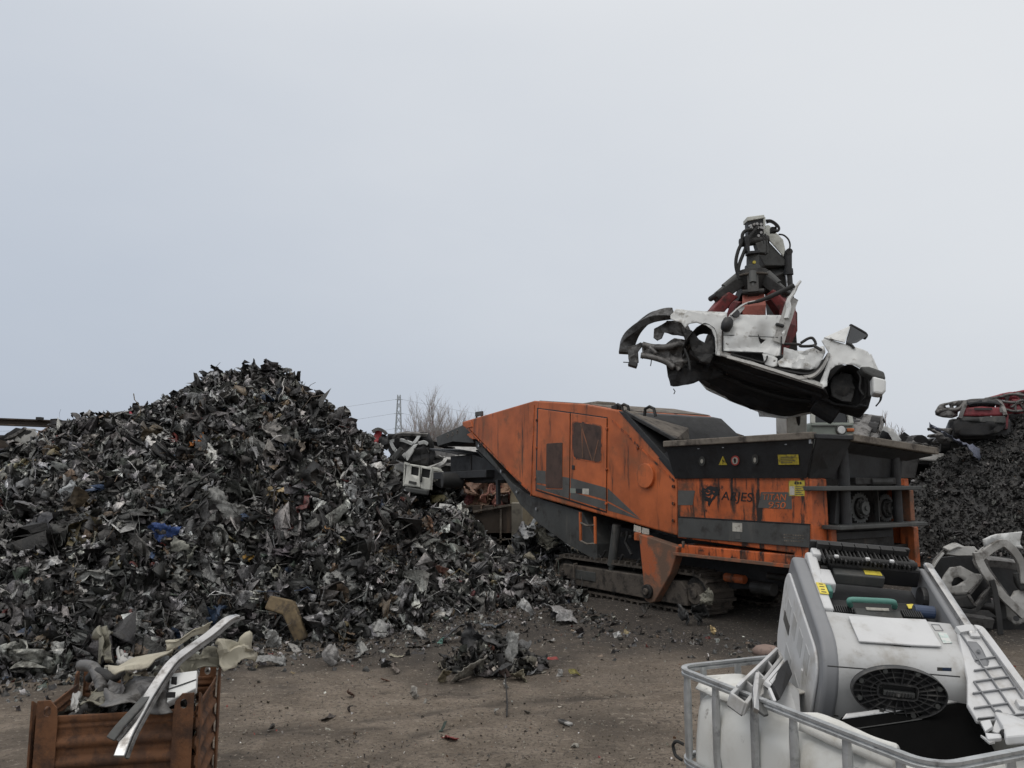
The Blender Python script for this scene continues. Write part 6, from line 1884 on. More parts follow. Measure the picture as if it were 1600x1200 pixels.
# brown bent channel at the foot of the heap
p = heap.find(445, 962); p += Vector((0, -.35, .1))
ch = thing("bent_channel", "brown bent steel channel poking out of the heap's foot, below the cream foam strip", "steel channel", loc=p)
b = MB(); q = [atY(x, y, p.y - d_) - p for x, y, d_ in ((420, 942, .0), (452, 950, .1), (462, 975, .15), (472, 1000, .15))]
b.ribbon(q, [.17, .2, .17, .15], .1, Vector((1, 0, .6))); b.build("channel", grime("brown_painted_channel", (.15, .11, .06), (.06, .045, .03), .8, amount=(.45, .65), scale=8, bump=.2), ch, .02)

# ------------------------------------------------------------------ rusty bin at the lower left
ZB = .65
FL, FR = onZ(60, 1119, ZB), onZ(304, 1105, ZB)
bx = Vector((FR.x - FL.x, FR.y - FL.y, 0)); BWd = bx.length; bx.normalize(); by = Vector((-bx.y, bx.x, 0))
BD = .72
BF = Frame((FL.x, FL.y, 0), bx, by, (0, 0, 1))
binn = thing("steel_bin", "rusty brown steel stacking bin with ribbed sides, full of sheet scrap", "steel bin", mat=BF.mat4())


def bin_wall(a, c, nrm, name):
    b = MB(); nz = 56; vs, fs = [], []
    a, c, nrm = Vector(a), Vector(c), Vector(nrm)
    for i in range(nz + 1):
        z = .1 + (ZB - .1) * i / nz
        o = .022 * max(0, math.sin((z - .06) * 2 * math.pi / .105)) ** .6 if z < ZB - .05 else .012 * (z > ZB - .03)
        for j in range(9):
            p = a.lerp(c, j / 8); k = o + .006 * mnoise.noise(Vector((p.x * 5, p.y * 5, z * 6)))
            vs.append(p + nrm * k + Vector((0, 0, z)))
    for i in range(nz):
        for j in range(8): fs.append((i * 9 + j, i * 9 + j + 1, i * 9 + 10 + j, i * 9 + 9 + j))
    b.add(vs, fs); o = b.build(name, M["rust"], binn, smooth=2)
    s_ = o.modifiers.new("thickness", "SOLIDIFY"); s_.thickness = .008; s_.offset = -1


bin_wall((.02, 0, 0), (BWd - .02, 0, 0), (0, -1, 0), "side_wall"); bin_wall((BWd, .02, 0), (BWd, BD - .02, 0), (1, 0, 0), "side_wall")
bin_wall((BWd - .02, BD, 0), (.02, BD, 0), (0, 1, 0), "side_wall"); bin_wall((0, BD - .02, 0), (0, .02, 0), (-1, 0, 0), "side_wall")
b = MB(); b.box((BWd / 2, BD / 2, .11), (BWd - .04, BD - .04, .02)); b.build("floor_plate", M["rust"], binn)


def ear(x, y, dx, dy):
    """corner post: angle with two raised ears, the wide one pierced"""
    n0 = []
    w = .105
    prof = [(0, .02), (w, .02), (w, ZB - .03), (w * .92, ZB + .045), (w * .6, ZB + .085), (0, ZB + .085)]
    hole = [(w * .5 + .02 * math.cos(2 * math.pi * k / 10), ZB + .03 + .028 * math.sin(2 * math.pi * k / 10)) for k in range(10)]
    pm = [Vector((x + dx * u, 0, z)) for u, z in prof]; hm = [Vector((x + dx * u, 0, z)) for u, z in hole]
    ys = y - (.028 if dy > 0 else -.028)
    o = plate(pm, .2, lambda a, c: ys, "corner_post", M["rust"], binn, thick=.012, holes=[hm], smooth=False)
    b = MB(); b.prism([(0, y + dy * (u - .02), z) for u, z in [(0, .02), (w * .7, .02), (w * .7, ZB - .02), (w * .5, ZB + .06), (0, ZB + .085)]], 0, x - dx * .028 - .006, x - dx * .028 + .006); b.build("post_flange", M["rust"], o, .003)


ear(0, 0, 1, 1); ear(BWd, 0, -1, 1); ear(0, BD, 1, -1); ear(BWd, BD, -1, -1)
b = MB()
for x in (.06, BWd - .06): b.box((x, BD / 2, .05), (.08, BD - .05, .1))
b.each("skid", M["rust"], binn, bevel=.005)
k4 = lambda *p: C(0, 900, 4.0, p)
bp4 = lambda x, y, Y: atY(*k4((x, y))[0], Y)


def scrap_obj(name, label, cat, pts, mat, fn, group=None):
    P = [bp4(*q) for q in pts]; c = sum(P, Vector()) / len(P); c.z = min(p.z for p in P)
    t = thing(name, label, cat, loc=c, group=group); fn([p - c for p in P], t); return t


def strip(w, th, mat, side=(1, .1, .1)):
    def f(P, t):
        b = MB(); b.ribbon(smooth_path(P, 6), w, th, Vector(side)); b.build("strip", M[mat], t, .004, smooth=True)
        b = MB(); b.ribbon(smooth_path([p + Vector((w * .62, .01, -.012)) for p in P], 6), w * .35, th * .8, Vector((.5, .1, -.9))); b.build("turned_edge", M["car_metal"], t, .002, smooth=True)
    return f


scrap_obj("trim_strip", "long bright silver trim strip lying bent over the rusty bin", "metal strip", [(1490, 250, 5.0), (1420, 275, 4.95), (1310, 365, 4.85), (1150, 480, 4.7), (1060, 560, 4.6), (950, 720, 4.45), (870, 860, 4.3), (800, 990, 4.2), (745, 1130, 4.12)], "chrome", strip(.055, .02, "chrome"))
scrap_obj("trim_strip", "dull dark grey strip beside the bright silver one over the bin's front", "metal strip", [(1060, 530, 4.75), (960, 700, 4.5), (850, 830, 4.3), (760, 930, 4.2), (690, 1020, 4.15)], "car_metal", strip(.05, .015, "graphite"))
b_ = lambda P, t: None


def sheet(mat, th=.006, amp=.03, seed=1):
    """bent sheet through four or more corners"""
    def f(P, t):
        b = MB(); n = 10
        A, B, D, E = P[0], P[1], P[2], P[3]          # A-B top edge, E-D bottom edge
        vs, fs = [], []
        for i in range(n + 1):
            for j in range(n + 1):
                u, v = i / n, j / n
                p = A.lerp(B, u).lerp(E.lerp(D, u), v)
                p = p + Vector((mnoise.noise(Vector((u * 3, v * 3, seed))), mnoise.noise(Vector((u * 3, v * 3, seed + 5))), mnoise.noise(Vector((u * 2.5, v * 2.5, seed + 9))) * 1.6)) * amp
                vs.append(p)
        for i in range(n):
            for j in range(n): fs.append((i * (n + 1) + j, (i + 1) * (n + 1) + j, (i + 1) * (n + 1) + j + 1, i * (n + 1) + j + 1))
        b.add(vs, fs); o = b.build("sheet", M[mat], t, smooth=2); o.data.set_sharp_from_angle(angle=R(25))
        s_ = o.modifiers.new("thickness", "SOLIDIFY"); s_.thickness = th
    return f


M["beige"] = grime("beige_painted_sheet", (.4, .37, .29), (.16, .14, .11), .55, amount=(.5, .72), scale=7, bump=.08, dirt2=(.08, .07, .055), amount2=(.66, .76), scale2=9)
M["olive"] = grime("grey_olive_sheet", (.19, .18, .14), (.06, .055, .045), .6, .2, amount=(.46, .66), scale=8, bump=.2)
scrap_obj("bent_sheet", "long beige sheet with a raised edge standing behind the silver strip on the bin", "sheet scrap", [(1040, 420, 4.8), (1325, 295, 5.0), (1300, 345, 5.0), (1040, 470, 4.8)], "beige", sheet("beige", .008, .02, 2))
scrap_obj("bent_sheet", "narrow beige edge sheet lying left of the silver strip in the bin", "sheet scrap", [(650, 570, 4.75), (1060, 470, 4.8), (1080, 490, 4.75), (720, 620, 4.6)], "beige", sheet("beige", .01, .03, 3))
scrap_obj("ribbed_sheet", "pale ribbed sheet sticking out over the bin's back right corner", "sheet scrap", [(1340, 430, 5.0), (1560, 365, 5.2), (1600, 500, 5.2), (1400, 600, 4.95)], "beige", sheet("beige", .008, .045, 4))
scrap_obj("bent_sheet", "grey olive torn sheet at the back right of the bin under the pale ribbed one", "sheet scrap", [(1100, 500, 4.95), (1340, 450, 5.05), (1410, 600, 5.0), (1130, 600, 4.9)], "olive", sheet("olive", .006, .06, 5))
scrap_obj("curved_sheet", "wide dark curved sheet with fine ribs lying across the middle of the bin", "sheet scrap", [(690, 650, 4.75), (1030, 640, 4.7), (1080, 800, 4.45), (620, 820, 4.4)], "olive", sheet("car_metal", .006, .05, 6))
scrap_obj("curved_sheet", "grey flat strip rising at the left inside of the bin", "sheet scrap", [(640, 700, 4.75), (690, 720, 4.75), (640, 810, 4.45), (500, 800, 4.5)], "olive", sheet("olive", .006, .03, 7))
scrap_obj("bent_sheet", "rounded pale end of a bracket standing inside the bin's left wall", "bracket", [(450, 740, 4.6), (490, 720, 4.6), (485, 840, 4.45), (440, 830, 4.45)], "beige", sheet("car_grey", .02, .01, 8))
scrap_obj("crushed_tube", "crushed grey tubing at the bin's back left corner", "tube scrap", [(500, 560, 4.95), (580, 570, 4.9), (620, 650, 4.8), (640, 720, 4.7)], "car_metal", lambda P, t: (lambda b: (b.tube(smooth_path(P), .035, 8), b.build("tube", M["car_metal"], t, smooth=2)))(MB()))
scrap_obj("crushed_tube", "second crushed tube crossing the back left of the bin", "tube scrap", [(560, 640, 4.9), (610, 600, 4.85), (700, 640, 4.8), (760, 600, 4.85)], "car_metal", lambda P, t: (lambda b: (b.tube(smooth_path(P), .03, 8), b.build("tube", M["liner"], t, smooth=2)))(MB()))
scrap_obj("bent_sheet", "pale curled sheet standing at the back of the bin", "sheet scrap", [(740, 440, 5.0), (770, 490, 5.0), (860, 540, 4.9), (740, 560, 4.9)], "beige", sheet("car_grey", .006, .03, 9))
scrap_obj("bent_sheet", "dark tan torn sheet behind the bin's back wall at the foot of the heap", "sheet scrap", [(600, 330, 5.6), (690, 310, 5.6), (700, 520, 5.4), (620, 520, 5.4)], "beige", sheet("olive", .006, .05, 10))


def white_box(P, t):
    b = MB(); b.thick(P, .05, (0, -1, 0)); b.build("casing", M["white_car"], t, .006)
    b = MB(); c0 = P[0].lerp(P[3], .55) + Vector((0, -.004, 0)); c1 = P[1].lerp(P[2], .52) + Vector((0, -.004, 0)); b.bar(c0, c1, .006, .006, up=(0, 1, 0)); b.build("fold_line", M["gap"], t)
    b = MB(); b.box(P[0].lerp(P[3], .3) + Vector((.03, -.006, 0)), (.03, .006, .06)); b.box(P[3].lerp(P[2], .15) + Vector((0, -.006, .03)), (.05, .006, .03)); b.each("notch", M["black"], t)


scrap_obj("sheet_metal_box", "clean white bent sheet metal box in the right front corner of the bin", "metal box", [(1065, 610, 4.62), (1232, 588, 4.66), (1225, 700, 4.56), (1040, 790, 4.48)], "white_car", white_box)
# dense dark fill of the bin
rng = np.random.default_rng(8); nB = 170
P0 = np.stack([rng.uniform(.12, BWd - .12, nB), rng.uniform(.1, BD - .08, nB), rng.uniform(.3, .6, nB)], 1); P0[:, 2] += .10 * (P0[:, 1] / BD)
L_ = rng.uniform(.12, .34, nB); P_, Fq = crumple(rng, nB, L_, L_ * rng.uniform(.3, .9, nB), 12, 8, 4, (.4, 1.8), .05, .03, .25)
P_ = place(P_, rand_rot(rng, nB, np.tile([[0, -.3, 1.0]], (nB, 1)), .8), P0)
V_, F_, C_ = gather([(P_, Fq, palette(rng, nB, [(40, (.05, .048, .045), .4, .2), (25, (.12, .115, .1), .4, .4), (12, (.32, .31, .28), .3, .3), (12, (.2, .17, .12), .3, .1)]))])
V_ = V_ @ np.array(BF.M).T + np.array(BF.o)
tag(np_mesh("sheet_scrap_fill", V_, F_, M["scrap_piece"], C_), "tangled grey sheet scrap filling the rusty bin", "sheet scrap", kind="stuff")

# ------------------------------------------------------------------ the little pile and loose bits on the open ground
kd = lambda *p: C(400, 840, 1600 / 600.0, p)


def gpt(x, y): return onZ(*kd((x, y))[0], 0.0)


LOOSE = [
    (910, 500, 110, 80, (.02, .02, .021), "black torn plastic liner on top of the small pile in the middle of the yard", "plastic liner", 4),
    (990, 520, 90, 60, (.05, .05, .05), "dark grey bent plate in the middle of the small pile", "sheet scrap", 4),
    (890, 575, 150, 45, (.3, .28, .24), "long pale grey flap along the front of the small pile", "sheet scrap", 3),
    (1100, 575, 60, 60, (.2, .18, .13), "tan block at the right end of the small pile", "block", 3),
    (1060, 545, 90, 60, (.2, .2, .19), "grey crumpled sheet behind the tan block in the small pile", "sheet scrap", 5),
    (1135, 552, 45, 40, (.4, .4, .4), "silvery scrap at the right tip of the small pile", "sheet scrap", 5),
    (960, 480, 80, 26, (.34, .32, .27), "pale curved strip at the back of the small pile", "strip", 3),
    (1045, 470, 60, 60, (.045, .045, .042), "dark twisted scrap standing at the back of the small pile", "sheet scrap", 6),
    (1040, 615, 28, 24, (.5, .49, .46), "small white scrap at the front tip of the small pile", "chip", 2),
    (850, 525, 50, 40, (.1, .05, .04), "reddish brown fragment at the left of the small pile", "fragment", 4),
    (1010, 575, 110, 40, (.03, .03, .03), "black ribbed piece low in the small pile", "plastic scrap", 4),
    (1085, 505, 70, 40, (.1, .1, .1), "grey tangle at the right back of the small pile", "sheet scrap", 6),
    (820, 425, 120, 26, (.05, .052, .055), "flat dark board lying behind the small pile", "board", 2),
    (772, 430, 30, 34, (.1, .2, .17), "small teal fragment at the left end of the flat dark board", "fragment", 2),
    (680, 453, 90, 26, (.04, .035, .03), "low dark clod of scrap left of the flat dark board", "clod", 5),
    (325, 515, 80, 44, (.3, .29, .28), "pale crumpled lump on the ground in front of the heap's foot", "sheet scrap", 5),
    (580, 545, 100, 36, (.26, .22, .19), "pale brown bent offcut on the open ground left of the small pile", "offcut", 3),
    (585, 491, 55, 18, (.36, .33, .25), "small cream offcut behind the pale brown bent offcut", "offcut", 2),
    (785, 594, 60, 24, (.28, .24, .16), "flat yellowish scrap in front of the small pile's left end", "offcut", 3),
    (810, 830, 60, 36, (.2, .045, .04), "curved dark red plastic fragment alone in the foreground", "plastic fragment", 2),
    (1222, 495, 70, 16, (.36, .06, .05), "thin red strip on the ground right of the small pile", "strip", 2),
    (1330, 570, 60, 22, (.25, .22, .06), "yellow and dark crumb of scrap right of the small pile", "fragment", 4),
    (1265, 572, 36, 18, (.45, .44, .42), "small white crumb left of the yellow one", "chip", 2),
    (1328, 862, 30, 18, (.4, .38, .33), "whitish pebble like chip near the tank container", "chip", 2),
    (395, 655, 40, 22, (.1, .055, .04), "rust brown fragment alone on the left of the open ground", "fragment", 4),
    (300, 743, 70, 16, (.05, .04, .035), "dark flattened strip in the left foreground", "strip", 3),
    (388, 718, 26, 18, (.05, .042, .038), "small dark clod beyond the dark flattened strip", "clod", 3),
    (62, 795, 26, 24, (.045, .04, .035), "dark twist of wire like scrap near the rusty bin", "clod", 4),
    (1000, 725, 24, 16, (.42, .4, .36), "pale chip right of the rod's tip", "chip", 2),
    (705, 685, 20, 10, (.42, .4, .36), "tiny pale chip in the middle of the open ground", "chip", 2),
    (660, 662, 40, 18, (.3, .28, .25), "small grey curl of sheet in front of the pale brown offcut", "offcut", 4),
    (1195, 520, 50, 30, (.035, .033, .03), "dark clod beside the thin red strip", "clod", 4),
    (1130, 720, 40, 10, (.06, .05, .04), "flat dark scrap pressed into the dirt right of the rod", "strip", 2),
    (780, 795, 46, 12, (.03, .045, .035), "dark green strip just behind the red plastic fragment", "strip", 2),
    (540, 590, 36, 14, (.12, .06, .04), "flat rusty fragment in front of the pale brown offcut", "fragment", 3),
    (1505, 412, 30, 14, (.5, .5, .48), "white chip by the tracks in front of the shredder", "chip", 2),
    (1230, 430, 46, 16, (.3, .29, .27), "thin grey curl near the crushed foil by the tracks", "curl", 4),
    (1270, 318, 240, 90, (.4, .4, .4), "large crushed silver foil lump lying in front of the shredder track", "foil", 7),
    (1130, 320, 70, 50, (.55, .55, .54), "bright white torn sheet left of the crushed silver lump", "sheet scrap", 5),
    (990, 368, 110, 40, (.07, .08, .09), "dark bluish ribbed strip at the right foot of the heap", "strip", 3),
    (680, 400, 130, 50, (.42, .42, .41), "pale crumpled panel at the heap's foot behind the dark clod", "sheet scrap", 6),
    (440, 480, 60, 60, (.34, .34, .32), "pale folded angle standing at the foot of the heap", "sheet scrap", 3),
    (70, 450, 70, 60, (.45, .45, .43), "curled whitish sheet at the heap's foot near the bin", "sheet scrap", 4),
    (60, 522, 120, 30, (.3, .3, .29), "flat grey strip lying before the heap near the bin", "strip", 2),
    (160, 462, 80, 24, (.36, .35, .33), "narrow pale strip at the heap's foot right of the curled whitish sheet", "strip", 2),
]
for i, (x, y, w, h, col, lab, cat, fo) in enumerate(LOOSE):
    p = gpt(x, y + h * .3); d = math.hypot(p.x, p.y)
    L = w / (1600 / 600.0) / FPX * d * 1.15
    p.z = ground_z(p.x, p.y) - .004 + (.12 if "small pile" in lab and any(k_ in lab for k_ in ("on top", "in the middle of the small", "at the back of the small", "behind the tan")) else 0)
    flat = h < w * .4
    if i < 12: L *= 1.25
    lift_ = .0
    if max(col) > .24: col = tuple(c_ * .62 for c_ in col)
    piece(cat.replace(" ", "_"), lab, cat, p, L, L * (.4 if flat else .75), col, metal=.15, folds=fo, ang=(.2, .7) if flat else (.5, 1.5), spread=.12 if flat else .5, seed=900 + i, th=.005, jitter=.02, wrinkle=.12)
# the dense dark core of the small pile
rng = np.random.default_rng(42); n = 420
a_ = rng.uniform(0, 2 * np.pi, n); r_ = np.sqrt(rng.random(n))
c_ = gpt(985, 575)
T = np.stack([c_.x + .52 * r_ * np.cos(a_), c_.y + .34 + .36 * r_ * np.sin(a_), .02 + .24 * (1 - r_ ** 1.3) * rng.random(n) ** .5], 1)
L_ = rng.uniform(.05, .26, n); P_, Fq = crumple(rng, n, L_, L_ * rng.uniform(.25, .8, n), 9, 6, 5, (.6, 2.4), .05, .03, .3)
P_ = place(P_, rand_rot(rng, n, np.tile([[0, -.2, 1.0]], (n, 1)), .9), T)
V_, F_, C_ = gather([(P_, Fq, palette(rng, n, [(50, (.035, .034, .032), .4, .1), (25, (.09, .085, .08), .4, .3), (10, (.22, .2, .17), .3, .2), (4, (.4, .38, .33), .3, .2), (3, (.1, .05, .035), .3, 0)]))])
V_[:, 2] = np.maximum(V_[:, 2], .004)
tag(np_mesh("small_scrap_pile", V_, F_, M["scrap_piece"], C_), "small low pile of dark shredded scrap alone in the middle of the open ground", "scrap pile", kind="stuff")
rod = thing("rusty_rod", "thin dark rod stuck out of the small pile towards the foreground", "rod", loc=gpt(1045, 750))
b = MB(); q = gpt(1038, 625) - gpt(1045, 750); b.tube([Vector((0, 0, .01)), q * .4 + Vector((.01, 0, .02)), q + Vector((0, 0, .12))], .007, 6); b.build("rod", M["dark_steel"], rod)
ph = thing("broken_remote", "broken dark handheld device with a grey end lying on the ground near the tank container", "handheld device", loc=gpt(1290, 782) + Vector((0, 0, .03)), rz=R(-52))
ph.location.z = ground_z(ph.location.x, ph.location.y) - .012 * rut(ph.location.x, ph.location.y) + .006
b = MB(); b.box((-.03, 0, .012), (.075, .045, .018)); b.build("body", M["band"], ph, .004)
b = MB(); b.box((.035, 0, .011), (.055, .045, .016)); b.build("end_cap", M["car_grey"], ph, .004)
b = MB()
for k in range(3): b.box((-.05 + k * .018, 0, .022), (.009, .03, .003))
b.each("key_row", M["black"], ph)
# dented lumps against the track
for i, (x, y, w, asp, col, lab, cat) in enumerate([
    (805, 1115, 75, .8, (.06, .06, .06), "round dark dented cover lying against the shredder's track", "dented cover"),
    (910, 1035, 62, .7, (.13, .125, .1), "crushed brassy grey lump jammed at the track's sprocket", "crushed lump"),
    (880, 1115, 110, .5, (.03, .03, .03), "black torn rubber beside the dented cover at the track", "rubber scrap"),
    (945, 1160, 36, .7, (.5, .38, .2), "small tan and white rag on the ground in front of the track", "rag"),
    (620, 1080, 80, .4, (.04, .035, .03), "flat black clod in front of the track", "clod"),
    (500, 1180, 30, .5, (.5, .5, .49), "white crumb on the dark dirt left of the black clod", "chip")]):
    p = onZ(*c6((x, y + 12))[0], 0); d = p.y; L = w / 3 / FPX * d * 1.15
    if i == 1: p = atY(*c6((x, y))[0], 10.35)
    piece(cat.replace(" ", "_"), lab, cat, p, L, L * asp, col, metal=.2, folds=5, seed=1300 + i)
st = thing("flat_stone", "pinkish flat stone like lump on the ground behind the tank container", "stone", loc=onZ(1197, 1022, 0))
b = MB(); b.tube([Vector((0, 0, -.02)), Vector((0, 0, .0)), Vector((0, 0, .05)), Vector((0, .01, .09)), Vector((.0, .01, .1))], [.1, .14, .15, .1, .03], 14); b.build("lump", grime("pinkish_stone", (.26, .19, .16), (.12, .09, .08), .8, scale=9, amount=(.5, .7), bump=.3), st, smooth=2)

for i, (x, y, sz, lab) in enumerate([(838, 818, 40, "white crumpled sheet on the crest of the mound under the conveyor"), (858, 826, 34, "pale folded sheet right of the white one on the mound under the conveyor"), (822, 836, 30, "light grey torn sheet left of the white one on the mound under the conveyor"), (850, 845, 34, "cream crumpled sheet below the white one on the mound under the conveyor")]):
    piece("sheet_scrap", lab, "sheet scrap", atY(x, y, 15.7), sz / FPX * 16 * 1.2, sz / FPX * 16 * .8, [(.6, .61, .6), (.5, .5, .49), (.36, .36, .36), (.42, .4, .33)][i], normal=(0, -.6, .8), spread=.3, seed=1700 + i)
# litter: crumbs pressed into the dirt everywhere
rng = np.random.default_rng(5); n = 22000
py_ = 862 + 420 * rng.random(n) ** 1.1; px_ = rng.uniform(250, 1700, n)
T = np.array([onZ(a, c, 0.0) for a, c in zip(px_, py_)])
ok = (T[:, 1] < 15) & (T[:, 1] > 1.8); T = T[ok]; n = len(T)
T[:, 2] = [ground_z(x, y) + .003 for x, y, z in T]
L_ = np.exp(rng.normal(math.log(.013), .55, n)); P_, Fq = crumple(rng, n, L_, L_ * rng.uniform(.3, .9, n), 3, 3, 2, (.4, 1.5), .1, .1)
P_ = place(P_, rand_rot(rng, n, np.tile([[0, 0, 1.0]], (n, 1)), .5), T)
V_, F_, C_ = gather([(P_, Fq, palette(rng, n, [(45, (.05, .042, .034), .4, 0), (30, (.13, .11, .085), .3, 0), (16, (.26, .24, .2), .3, 0), (5, (.5, .49, .46), .2, 0), (1, (.2, .05, .04), .3, 0), (3, (.12, .06, .03), .3, 0)]))])
tag(np_mesh("litter", V_, F_, M["scrap_piece"], C_), "crumbs of metal, glass and stone trodden into the dirt of the yard", "litter", kind="stuff")
# rubble thinning out in front of the heap and round the tracks
n = 2600
u = rng.random(n); px_ = np.where(u < .93, rng.uniform(-50, 960, n), rng.uniform(960, 1240, n)); py_ = np.interp(px_, [-50, 200, 440, 620, 800, 900, 1000, 1250], [1062, 1036, 1002, 990, 955, 950, 985, 1010]) + np.abs(rng.normal(size=n)) * 22 - 6
T = np.array([onZ(a, c, 0.0) for a, c in zip(px_, py_)]); T[:, 2] = [ground_z(x, y) + .008 for x, y, z in T]
L_ = np.exp(rng.normal(math.log(.06), .5, n)); P_, Fq = crumple(rng, n, L_, L_ * rng.uniform(.3, .9, n), 5, 4, 4, (.4, 1.8), .08, .05)
P_ = place(P_, rand_rot(rng, n, np.tile([[0, 0, 1.0]], (n, 1)), .7), T)
V_, F_, C_ = gather([(P_, Fq, palette(rng, n, SHRED))])
tag(np_mesh("loose_shreds", V_, F_, M["shred"], C_), "loose metal shreds scattered along the foot of the heap and round the tracks", "shreds", kind="stuff")
# ------------------------------------------------------------------ background: wrecks, wall, container, trees, pylon
def grounded(px, Y):
    p = atY(px, 753, Y); p.z = 0; return p


def wreck(name, label, loc, rz, L, Wd, H, mat, seed, tilt=(0, 0), group=None, rear=None, roof_drop=.35, cat="car wreck", pillars=True):
    """crushed car shell: dented lower body, bent pillars, caved roof, empty wheel openings"""
    Mx = Matrix.Translation(loc) @ Matrix.Rotation(rz, 4, "Z") @ Matrix.Rotation(tilt[0], 4, "X") @ Matrix.Rotation(tilt[1], 4, "Y")
    t = thing(name, label, cat, group=group, mat=Mx)
    hl_, hw = L / 2, Wd / 2; hb = H * .55
    cr = crinkle(seed, .07, 1.6, .8)
    for s_ in (-1, 1):
        r_ = .33
        pts = [Vector((-hl_, 0, .2)), Vector((-hl_ + .02, 0, hb * .85)), Vector((-hl_ + .7, 0, hb)), Vector((hl_ - .5, 0, hb)), Vector((hl_, 0, hb * .9)), Vector((hl_, 0, .25))]
        for cx_ in (hl_ - .75, -hl_ + .8):
            pts += [Vector((cx_ + r_ * math.cos(math.pi * k / 8), 0, .15 + r_ * math.sin(math.pi * k / 8) * 1.1)) for k in range(9)]
        plate(pts, .11, lambda a, c: s_ * hw + s_ * (-.06 * (c / hb) ** 2) + cr(a, c + s_), "body_side", M[mat], t, thick=.02, v0=0)
        for cx_ in (hl_ - .75, -hl_ + .8):
            b = MB(); b.cyl((cx_, s_ * (hw - .3), .2), (cx_, s_ * (hw - .1), .2), r_ * .95, 16); b.build("wheel_housing", M["underbody"], t)
    plate([Vector((hl_ - 1.15, y, 0)) if x else Vector((hl_, y, 0)) for x, y in ((1, -hw + .05), (0, -hw + .08), (0, hw - .08), (1, hw - .05))], .12, lambda a, c: hb - .04 * ((a - hl_ + .6) / .5) ** 2 + cr(a, c), "bonnet", M[mat], t, thick=.02, ax=2)
    for sx, nm in ((hl_, "front_panel"), (-hl_, "rear_panel")):
        m_ = M[rear] if (rear and sx < 0) else M[mat if sx < 0 else "car_metal"]
        plate([Vector((0, -hw + .02, .2)), Vector((0, hw - .02, .2)), Vector((0, hw - .1, hb * .9)), Vector((0, -hw + .1, hb * .9))], .12, lambda a, c: sx + cr(a, c), nm, m_, t, thick=.03, ax=0)
    zr_ = H - roof_drop
    rc_ = crinkle(seed + 3, .12, 1.4, .9)
    plate([Vector((-hl_ + .9, -hw + .2, 0)), Vector((hl_ - 1.7, -hw + .2, 0)), Vector((hl_ - 1.7, hw - .2, 0)), Vector((-hl_ + .9, hw - .2, 0))], .12, lambda a, c: zr_ + rc_(a, c), "roof", M[mat], t, thick=.025, ax=2)
    rg = random.Random(seed)
    b = MB()
    for s_ in (-1, 1):
        for xb, xt in ((hl_ - 1.1, hl_ - 1.7), (-.1, -.05), (-hl_ + .25, -hl_ + .9)):
            a_, c_ = Vector((xb, s_ * (hw - .06), hb - .02)), Vector((xt, s_ * (hw - .2), zr_))
            m_ = a_.lerp(c_, .5) + Vector((rg.uniform(-.12, .12), rg.uniform(-.1, .1), 0))
            b.ribbon(smooth_path([a_, m_, c_]), .09, .05, Vector((1, 0, 0)))
    b.each("pillar", M[mat], t, smooth=True)
    b = MB(); b.box((0, 0, .22), (L - .3, Wd - .15, .12)); b.build("floor", M["underbody"], t, .02)
    b = MB(); b.box((-.2, 0, hb * .6), (L - 1.8, Wd - .3, hb * .6)); b.build("interior", M["black"], t, .08)
    return t


# white van tail lying on the far scrap
kv = lambda *p: C(580, 600, 1292 / 280.0, p)
vY = 19.5
vc = atY(*kv((340, 700))[0], vY)
vx = Vector((math.cos(R(-8)), .0, math.sin(R(-8)))); vz = Vector((math.sin(R(8)), 0, math.cos(R(8))))
vx = (vx + Vector((0, -.12, 0))).normalized(); vy = vz.cross(vx).normalized(); vz = vx.cross(vy)
VF = Frame(vc, vx, vy, vz)
van = thing("van_wreck", "white wrecked van with two rear doors facing the yard, lying behind the heap", "van wreck", mat=VF.mat4())
vq = lambda x, y, o=0.0: VF.hit(*kv((x, y))[0], 1, o)
M["white_van"] = grime("cream_white_van_paint", (.62, .62, .57), (.3, .28, .23), .5, amount=(.58, .8), scale=4, bump=.05)


def vdoor(pts, win, nm):
    P = [vq(*p) for p in pts]
    o = plate(P, .12, crinkle(len(nm) + int(pts[0][0]), .02, 2), nm, M["white_van"], van, thick=.03, holes=[[vq(*p) for p in win]])
    return o


dl = vdoor([(258, 572), (355, 588), (352, 745), (240, 735), (248, 660)], [(292, 592), (345, 604), (340, 664), (286, 652)], "rear_door")
dr = vdoor([(362, 588), (440, 603), (425, 758), (415, 772), (356, 750)], [(368, 606), (428, 618), (420, 680), (360, 668)], "rear_door")
b = MB(); b.box(vq(361, 688, -.05), (.04, .05, .14)); b.build("handle", M["black"], dr)
b = MB(); b.bar(vq(272, 705, -.03), vq(325, 716, -.03), .06, .03, up=(0, 1, 0)); b.build("plate_recess", M["graphite"], dl)
b = MB(); b.thick([vq(*p, .12) for p in ((262, 575), (436, 600), (425, 760), (245, 735))], .05, (0, 1, 0)); b.build("interior", M["black"], van)
b = MB(); b.bar(vq(244, 758, -.03), vq(412, 785, -.03), .16, .13, up=(0, 0, 1)); b.build("bumper", M["graphite"], van, .03)
b = MB(); b.thick([vq(440, 604, .02), vq(442, 612, 1.2), vq(430, 770, 1.2), vq(425, 760, .02)], .04); b.thick([vq(258, 572, .02), vq(440, 603, .02), vq(440, 603, 1.2), vq(258, 572, 1.2)], .04); b.thick([vq(248, 575, .02), vq(240, 735, .02), vq(240, 735, 1.2), vq(248, 575, 1.2)], .04)
b.each("body_panel", M["white_van"], van)
b = MB(); b.ribbon(smooth_path([vq(440, 622, .1), vq(480, 622, .15), (vq(512, 640, .2)), vq(500, 660, .25), vq(445, 690, .2)]), .12, .05, Vector((0, 1, 0))); b.build("torn_panel", M["white_van"], van, smooth=True)
